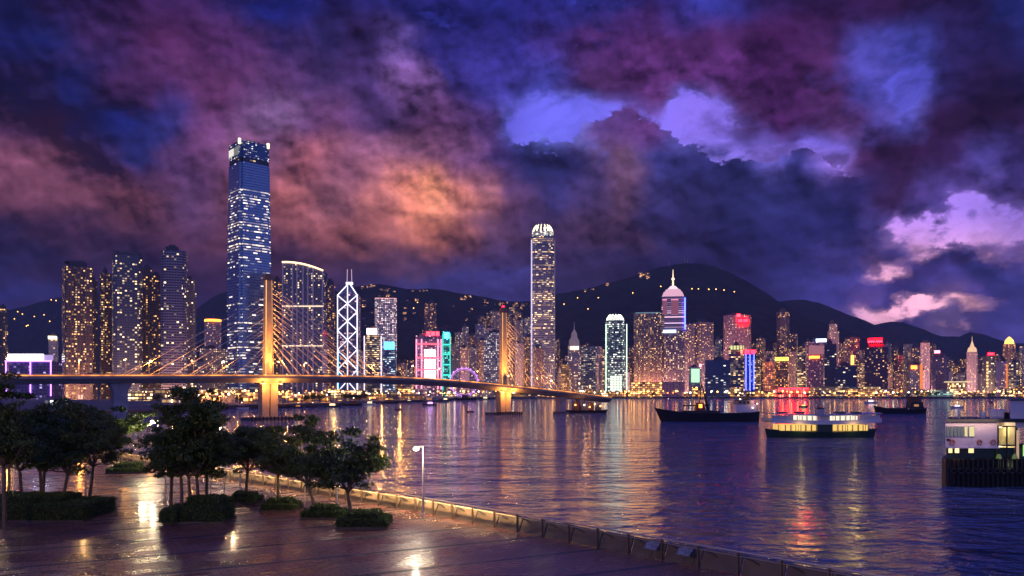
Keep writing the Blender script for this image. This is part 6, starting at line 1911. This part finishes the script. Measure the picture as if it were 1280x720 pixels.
lamp_post(60, 90, 5.2, 'far lamp post behind the big tree group near the dark kiosk', 300, col=(.75, .70, 1.0), mt=glow('violet_hot', (.80, .74, 1.0), 22), head=.2)
lamp_post(421, 60, 4.7, 'lamp post hidden in the crown of the last single tree', 330, col=(1, .74, .50), mt=glow('warm_hot', (1.0, .70, .36), 50), head=.2)
lamp_post(300, 72, 4.7, 'lamp post hidden in the crown of the first single tree', 330, col=(1, .66, .36), mt=glow('amber_hot', (1.0, .50, .16), 46), head=.2)
# slender posts: bollard light poles
def pole(px, D, h, lab):
    c = P(px, 0, D)
    r = empty('banner_pole', (c.x, c.y, FLOOR), 0, lab, 'pole', 'slim poles on the promenade')
    m = MB(); m.bar((c.x, c.y, FLOOR), (c.x, c.y, FLOOR + h), .055, 8); m.build('pole', M_rail, r)
    m = MB(); m.lathe((c.x, c.y, FLOOR), [(.13, 0), (.13, .06), (.06, .1)], 8); m.build('base_plate', M_post, r)
    m = MB(); m.lathe((c.x, c.y, FLOOR + h), [(.07, 0), (.07, .03), (0, .08)], 8); m.build('cap', M_post, r)
for px, D, h, lab in ((107, 61, 2.1, 'white post with bent top at the corner of the big planter'), (17, 66, 3.0, 'thick pale post among the trunks of the big tree group'), (207, 62, 2.6, 'amber-lit post at the edge of the second tree group'), (263, 66, 2.6, 'slim dark post behind the second tree group'), (280, 70, 2.6, 'slim post between the second tree group and the first single tree'), (338, 66, 1.3, 'short dark post beside the first single tree'), (381, 62, 1.9, 'slim dark post between the two middle single trees')):
    pole(px, D, h, lab)

# ------------------------------------------------------------------ trees and hedges
def leaf_mesh(name, pts, nrm, size, mat, seed, parent, jitter=.55):
    """many small leaf-shaped faces: pts n x 3 in the parent's coordinates"""
    rs = np.random.RandomState(seed); n = len(pts)
    d = rs.randn(n, 3) + nrm * .6; d /= np.linalg.norm(d, axis=1)[:, None]
    u = np.cross(d, rs.randn(n, 3)); u /= np.linalg.norm(u, axis=1)[:, None]
    v = np.cross(d, u)
    s_ = size * (1 + jitter * (rs.rand(n) - .5) * 2)[:, None]
    P0 = pts - u * s_; P1_ = pts + v * s_ * .55 + d * s_ * .12; P2_ = pts + u * s_; P3 = pts - v * s_ * .55 + d * s_ * .12
    V_ = np.stack([P0, P1_, P2_, P3], 1).reshape(-1, 3)
    me = bpy.data.meshes.new(name)
    me.vertices.add(4 * n); me.vertices.foreach_set('co', V_.ravel().astype('f'))
    me.loops.add(4 * n); me.loops.foreach_set('vertex_index', np.arange(4 * n, dtype='i'))
    me.polygons.add(n); me.polygons.foreach_set('loop_start', np.arange(0, 4 * n, 4, dtype='i')); me.polygons.foreach_set('loop_total', np.full(n, 4, dtype='i'))
    me.materials.append(mat); me.update(); me.validate()
    o = bpy.data.objects.new(name, me); COL.objects.link(o); o.parent = parent
    return o


def leaf_mat(name, c1, c2):
    m = bpy.data.materials.new(name); m.use_nodes = True
    t = NT(m.node_tree); b = t.n['Principled BSDF']
    tco = t.new('ShaderNodeTexCoord')
    n_ = t.noise(tco.outputs['Object'], 1.6, 3.0)[0]
    g = t.new('ShaderNodeNewGeometry')
    c = t.mix(t.m('ADD', t.m('MULTIPLY', n_, .6), t.m('MULTIPLY', g.outputs['Random Per Island'], .4)), c1, c2)
    t.l.new(c, b.inputs['Base Color'])
    b.inputs['Roughness'].default_value = .45; b.inputs['Specular IOR Level'].default_value = .35
    tr = t.new('ShaderNodeBsdfTranslucent'); t.l.new(t.v('SCALE', c, s=1.6), tr.inputs[0])
    mx = t.new('ShaderNodeMixShader'); mx.inputs[0].default_value = .3
    out = [x for x in t.n if x.type == 'OUTPUT_MATERIAL'][0]
    t.l.new(b.outputs[0], mx.inputs[1]); t.l.new(tr.outputs[0], mx.inputs[2]); t.l.new(mx.outputs[0], out.inputs[0])
    return m
M_leaf = leaf_mat('tree_leaves', (.035, .062, .016), (.10, .145, .04))
M_hedge = leaf_mat('hedge_leaves', (.035, .065, .018), (.10, .15, .04))
M_bark = pbr('bark', (.13, .095, .07), .85, vary=.35, vscale=3.0, bump=(9, .02))


def tree(px, D, ytop, crown_w, label, seed, trunk_h=2.0, lean=0.0, nbr=7, dens=1.0, squash=.75, stems=1, stem_gap=.5, conical=False, base_z=FLOOR, group='round-crowned trees on the promenade', lsize=.105):
    rs = np.random.RandomState(seed)
    c = P(px, 0, D); H = CAMZ + (HORIZON - ytop) / 1000 * D - base_z
    r = empty('broadleaf_tree', (c.x, c.y, base_z), 0, label, 'tree', group)
    R_ = crown_w / 2 * 1.16
    tips = []
    for st in range(stems):
        off = np.array([(st - (stems - 1) / 2) * stem_gap, rs.uniform(-.3, .3), 0])
        m = MB()
        base = np.array([c.x, c.y, base_z]) + off
        top = base + np.array([lean + rs.uniform(-.12, .12), rs.uniform(-.1, .1), trunk_h])
        mid = (base + top) / 2 + np.array([rs.uniform(-.1, .1), 0, 0])
        m.bar(base, mid, .15, 8, .12, caps=False); m.bar(mid, top, .12, 8, .10)
        m.build('trunk', M_bark, r)
        mm = MB()
        nb = nbr
        for k in range(nb):
            t0 = 2 * math.pi * (k + rs.rand() * .5) / nb
            lvl = rs.uniform(.30, 1.0)
            rad = R_ * (rs.uniform(.45, .92)) * ((1.15 - lvl * .75) if conical else math.sqrt(max(.15, 1 - (lvl - .42) ** 2 * 1.6)))
            e = base + np.array([math.cos(t0) * rad + lean * 1.4, math.sin(t0) * rad * .85, trunk_h + (H - trunk_h) * (lvl * .92 - .06)])
            q1 = top + (e - top) * .45 + np.array([0, 0, -.10 * (H - trunk_h) + rs.uniform(-.1, .3)])
            st0 = top - np.array([0, 0, rs.uniform(0, .3)])
            mm.bar(st0, q1, .075, 6, .05, caps=False); mm.bar(q1, e, .05, 6, .02)
            tips.append((e, 1.0))
            for _ in range(3):
                f = rs.uniform(.35, .95)
                s0 = st0 + (e - st0) * f if f < .5 else q1 + (e - q1) * (f - .45) / .55
                dr = rs.randn(3); dr[2] = abs(dr[2]) * .5; dr /= np.linalg.norm(dr)
                e2 = s0 + dr * R_ * rs.uniform(.25, .48)
                e2[2] = max(e2[2], base_z + trunk_h * .82)
                mm.bar(s0, e2, .035, 5, .012); tips.append((e2, .8))
        mm.build('limb', M_bark, r)
        # crown leader
        tips.append((base + np.array([lean * 1.4, 0, H - .45]), .9))
    pts = []; nr = []
    for e, w in tips:
        kk = int(rs.uniform(160, 290) * dens * w)
        rr_ = rs.uniform(.40, .70) * (R_ / 2.6) ** .5
        # flattened sprays
        for _ in range(3):
            cc = e + rs.randn(3) * rr_ * np.array([.75, .75, .4])
            q_ = rs.randn(kk // 2, 3); q_ /= np.linalg.norm(q_, axis=1)[:, None]
            q_ *= (rs.rand(kk // 2) ** .45)[:, None]
            pts.append(cc + q_ * rr_ * np.array([1.0, 1.0, squash * .62])); nr.append(q_)
    pts = np.concatenate(pts); nr = np.concatenate(nr)
    keep = pts[:, 2] < base_z + H + .15
    pts = pts[keep] - np.array([c.x, c.y, base_z]); nr = nr[keep]
    leaf_mesh('crown', pts, nr, lsize, M_leaf, seed + 1, r)
    return r


def hedge(x0, x1, yb, D, label, levels, depth=2.2, seed=1):
    """clipped hedge in a low stone planter. levels: [(px0, px1, height m, y offset)]"""
    c = P((x0 + x1) / 2, 0, D)
    r = empty('clipped_hedge', (c.x, c.y, FLOOR), 0, label, 'hedge', 'clipped hedges under the trees')
    X0, X1 = P(x0, 0, D).x, P(x1, 0, D).x
    m = MB(); m.box((X0 + X1) / 2, D + depth / 2, FLOOR + .004, FLOOR + .16, X1 - X0 + .1, depth + .1); m.build('planter_kerb', pbr('kerb_stone', (.05, .035, .032), .45), r)
    rs = np.random.RandomState(seed)
    for k, (a, b_, h, yo, dp) in enumerate(levels):
        xa, xb = P(a, 0, D).x, P(b_, 0, D).x
        m = MB(); m.box((xa + xb) / 2, D + yo + dp / 2, FLOOR + .17, FLOOR + h - .05, xb - xa - .12, dp - .12); cm = m.build('inner_growth', pbr('hedge_core', (.012, .02, .008), .9), r)
        n_ = int(((xb - xa) * h * 2 + (xb - xa) * dp + dp * h * 2) * 330)
        A = np.array([(xb - xa) * h, (xb - xa) * h, dp * h, dp * h, (xb - xa) * dp * 1.3]); A = A / A.sum()
        f = rs.choice(5, n_, p=A); u = rs.rand(n_); v = rs.rand(n_)
        pts = np.zeros((n_, 3)); nr = np.zeros((n_, 3))
        pts[:, 0] = np.where(f == 2, xa, np.where(f == 3, xb, xa + u * (xb - xa)))
        pts[:, 1] = np.where(f == 0, D + yo, np.where(f == 1, D + yo + dp, D + yo + np.where(f == 4, v, u) * dp))
        pts[:, 2] = np.where(f == 4, FLOOR + h, FLOOR + .15 + v * (h - .15))
        nr[f == 0, 1] = -1; nr[f == 1, 1] = 1; nr[f == 2, 0] = -1; nr[f == 3, 0] = 1; nr[f == 4, 2] = 1
        pts += nr * (rs.rand(n_)[:, None] * .10 - .03) + rs.randn(n_, 3) * .025
        # rounded corners and loose tufts
        bump_ = .05 * np.sin(pts[:, 0] * 3.1 + k) * np.cos(pts[:, 1] * 2.7)
        pts += nr * bump_[:, None]
        pts -= np.array([c.x, c.y, FLOOR])
        leaf_mesh('foliage', pts, nr, .062, M_hedge, seed + 5 + k, r)
    return r

hedge(420, 483, 662, 52.4, 'two-level clipped hedge under the last single tree, nearest the tall pale lamp post', [(420, 483, .62, 0, 2.4), (431, 471, .98, .5, 1.5)], 2.4, 3)
hedge(376, 427, 650, 56.3, 'hedge with bright tufts under the leaning tree, third of the single-tree planters', [(376, 427, .52, 0, 2.0), (385, 417, .86, .4, 1.3)], 2.3, 7)
hedge(325, 368, 640, 60.0, 'low dark hedge under the second single tree', [(325, 368, .52, 0, 2.0), (332, 361, .84, .4, 1.3)], 2.4, 11)
hedge(284, 319, 631, 63.8, 'low dark hedge under the first single tree, farthest of the single planters', [(284, 319, .54, 0, 2.0), (289, 314, .86, .4, 1.3)], 2.4, 13)
hedge(204, 278, 654, 54.6, 'tall black stepped hedge with a round shrub beneath the second tree group', [(207, 277, 1.05, 0, 2.6), (228, 270, 1.65, .7, 1.6), (203, 223, .95, -.5, 1.0)], 2.6, 17)
hedge(-40, 104, 651, 55.2, 'long broad dark hedge bed under the big tree group at the picture edge', [(-40, 104, 1.15, 0, 4.6), (-40, 60, 1.5, 1.2, 3.2)], 4.6, 19)
hedge(132, 174, 593, 88.0, 'far flat hedge glowing green, at the foot of the lit small tree', [(132, 174, .55, 0, 2.2), (140, 168, 1.05, .5, 1.5)], 2.4, 23)

tree(445, 53.6, 531, 5.2, 'last single tree, wide crown with green-lit edge leaves, by the lamp post', 41, 2.5, -.45, 9, 1.0, squash=.8)
tree(395, 57.6, 515, 5.3, 'leaning single tree with open crown and forked trunk, third of the row', 52, 2.6, -.55, 9, .95)
tree(348, 61.3, 531, 4.6, 'second single tree of the row, slim straight trunk', 63, 2.7, 0, 8, 1.0)
tree(308, 65.0, 530, 4.6, 'first single tree of the row, nearest the second tree group', 74, 2.8, .1, 8, .95)
tree(236, 56.0, 484, 5.2, 'tall three-stemmed tree whose pointed crown rises above the bridge deck', 85, 3.2, 0, 8, 1.05, stems=3, stem_gap=.55, conical=True)
tree(256, 58.5, 534, 4.4, 'shorter companion at the side of the three-stemmed pointed tree', 96, 3.2, .1, 7, 1.0)
tree(213, 58.0, 545, 3.4, 'bushy low companion in front of the bridge pier, part of the second tree group', 97, 2.9, -.1, 6, 1.0)
tree(79, 59.0, 497, 6.2, 'widest tree of the big group, crown top just under the bridge deck', 107, 3.2, .4, 10, 1.15)
tree(52, 61.0, 505, 5.6, 'middle tree of the big group with two close trunks', 118, 3.1, 0, 9, 1.1, stems=2, stem_gap=.5)
tree(30, 60.0, 512, 5.4, 'tree of the big group nearest the thick pale post', 129, 3.2, -.3, 9, 1.1)
tree(110, 64.0, 510, 5.0, 'thinner tree at the open side of the big group', 131, 3.2, .3, 8, 1.0)
tree(4, 52.0, 463, 4.4, 'tall ragged tree cut by the picture edge, top above the bridge', 143, 4.2, 0, 9, .9, conical=True)
tree(150, 90.0, 506, 6.0, 'small tree beside the far hedge, lit yellow-green from the side', 154, 2.9, 0, 8, .95, lsize=.13)
tree(8, 68.0, 520, 5.0, 'shadowy tree deep behind the big group, with lit lower leaves', 165, 2.6, 0, 8, .9)
point('tree_uplight', P(178, 546, 88), 600, (1, .85, .45), .3)
point('garden_lamp_light', P(-6, 560, 63), 260, (.9, 1, .5), .3)

# ------------------------------------------------------------------ trees on the far quay
R7 = random.Random(77)
pts7 = [(198, 640), (330, 690), (383, 700), (391, 705), (400, 705), (407, 720), (431, 800), (437, 800), (443, 810), (449, 820), (456, 830), (252, 640), (300, 680)] + [(R7.uniform(600, 1270), 1504) for _ in range(34)]
pts7.sort()
cn = {}
for px, Dq in pts7:
    kk = min(max(bisect.bisect(hx, px), 1), len(hx) - 1)
    cn[kk] = cn.get(kk, 0) + 1
    hgt = R7.uniform(7, 12) if Dq > 1400 else R7.uniform(6.5, 9)
    p = Vector(((px - 640) / 1000 * Dq, Dq - 1, LZ))
    r = empty('quay_tree', p, 0, f"dark quayside tree, {ordn(cn[kk]-1)} on the way from {g_hero[kk-1][1]} to {g_hero[kk][1]}", 'tree', 'dark trees along the far quay')
    m = MB(); m.bar(p, p + Vector((0, 0, hgt * .5)), .3, 6, .2); m.build('trunk', M_bark, r)
    rs = np.random.RandomState(int(px * 10)); n_ = 420
    q_ = rs.randn(n_, 3); q_ /= np.linalg.norm(q_, axis=1)[:, None]; q_ *= (rs.rand(n_) ** .4)[:, None]
    lob = 1 + .25 * np.sin(q_[:, 0] * 5 + px) * np.cos(q_[:, 2] * 4)
    pt = q_ * np.array([hgt * .5, hgt * .5, hgt * .36]) * lob[:, None] + np.array([0, 0, hgt * .66])
    leaf_mesh('crown', pt, q_, .55, M_leaf, int(px), r)

# ------------------------------------------------------------------ working quay under the bridge: sheds, lamps, lit ground
R8 = random.Random(15)
for k in range(30):
    px = 205 + k * 10 + R8.uniform(-3, 3)
    Dmin = float(np.interp(px, [205, 260, 410, 500], [565, 570, 680, 940]))
    Dq = Dmin * R8.uniform(1.03, 1.22)
    p = Vector(((px - 640) / 1000 * Dq, Dq, LZ))
    if k % 2 == 0:
        w_ = R8.uniform(6, 14)
        mt = R8.choice([F_low_o, F_low, F_low_o, F_tan])
        podium(f"small quayside shed under the bridge, {ordn(k // 2)} from the small pavilion towards the {'braced tower'}", px - w_ / 2, px + w_ / 2, R8.uniform(495, 500), Dq, mt, 9, 'shed', 'quay_shed', group='sheds on the working quay')
    r_ = lamp_far('quay_lamp', f"tall sodium lamp on the working quay, {ordn(k)} eastwards from the small pavilion", p + Vector((3, -3, 0)), R8.uniform(6, 9), G_lamp if k % 4 else G_lampw, R8.uniform(.35, .6), 'lamps on the working quay')
    if k % 2:
        point('lamp_light', p + Vector((3, -5, 6)), 5200, SOD, .4, r_)
for k in range(12):
    px = 520 + k * 66 + R8.uniform(-10, 10)
    p = Vector(((px - 640) / 1000 * 1508, 1500, LZ))
    r_ = lamp_far('quay_lamp', f"strong floodlight mast at the far quay edge, {ordn(k)} eastwards from the trussed office", p + Vector((0, 2, 0)), 11, G_lamp if k % 3 else G_lampw, 1.7, 'floodlight masts on the far quay')

# ------------------------------------------------------------------ unseen fill lamps added at street level to brighten the towers, facing inland
R9 = random.Random(4)
cols = [(1, .50, .22), (1, .42, .30), (1, .55, .45), (.85, .45, .75), (1, .60, .30)]
for k in range(26):
    px = 505 + k * 30 + R9.uniform(-8, 8)
    D_ = R9.uniform(1590, 1660)
    p = Vector(((px - 640) / 1000 * D_, D_, 8))
    point('facade_fill_lamp', p, R9.uniform(110000, 330000), cols[k % 5], 3.0, None, spot=150, aim=(p.x * 1.1 + R9.uniform(-60, 60), p.y + 130, 75))
for k, px in enumerate((80, 112, 150, 190, 222, 262, 300, 345, 380)):
    p = Vector(((px - 640) / 1000 * 950, 950, 6))
    point('facade_fill_lamp', p, 62000, cols[k % 3], 3.0, None, spot=150, aim=(p.x * 1.08, 1050, 85))
# added mast, unseen behind the viewer, filling the paving and planters with warm light
r = empty('fill_light_mast', (-30, 3, FLOOR), 0, 'added fill-light mast on the promenade, unseen behind the viewer', 'street lamp')
m = MB(); m.bar((-30, 3, FLOOR), (-30, 3, FLOOR + 13), .16, 8, .09); m.build('pole', M_steel, r)
m = MB(); m.box(-30, 3.4, FLOOR + 13, FLOOR + 13.2, 1.4, .9); m.build('lamp_head', M_steel, r)
point('lamp_light', (-30, 3.6, FLOOR + 12.7), 15000, (1, .55, .28), .3, r)

# ------------------------------------------------------------------ the humid evening air
HZ = 5e-5
mh = bpy.data.materials.new('humid_air'); mh.use_nodes = True
t = NT(mh.node_tree); t.n.clear()
pv = t.new('ShaderNodeVolumePrincipled'); pv.inputs['Color'].default_value = (.86, .80, 1.0, 1); pv.inputs['Density'].default_value = HZ
ho = t.new('ShaderNodeOutputMaterial'); t.l.new(pv.outputs[0], ho.inputs['Volume'])
m = MB(); m.box(0, 3100, -6, 640, 13400, 7200)
o = m.build('haze', mh); o['kind'] = 'stuff'
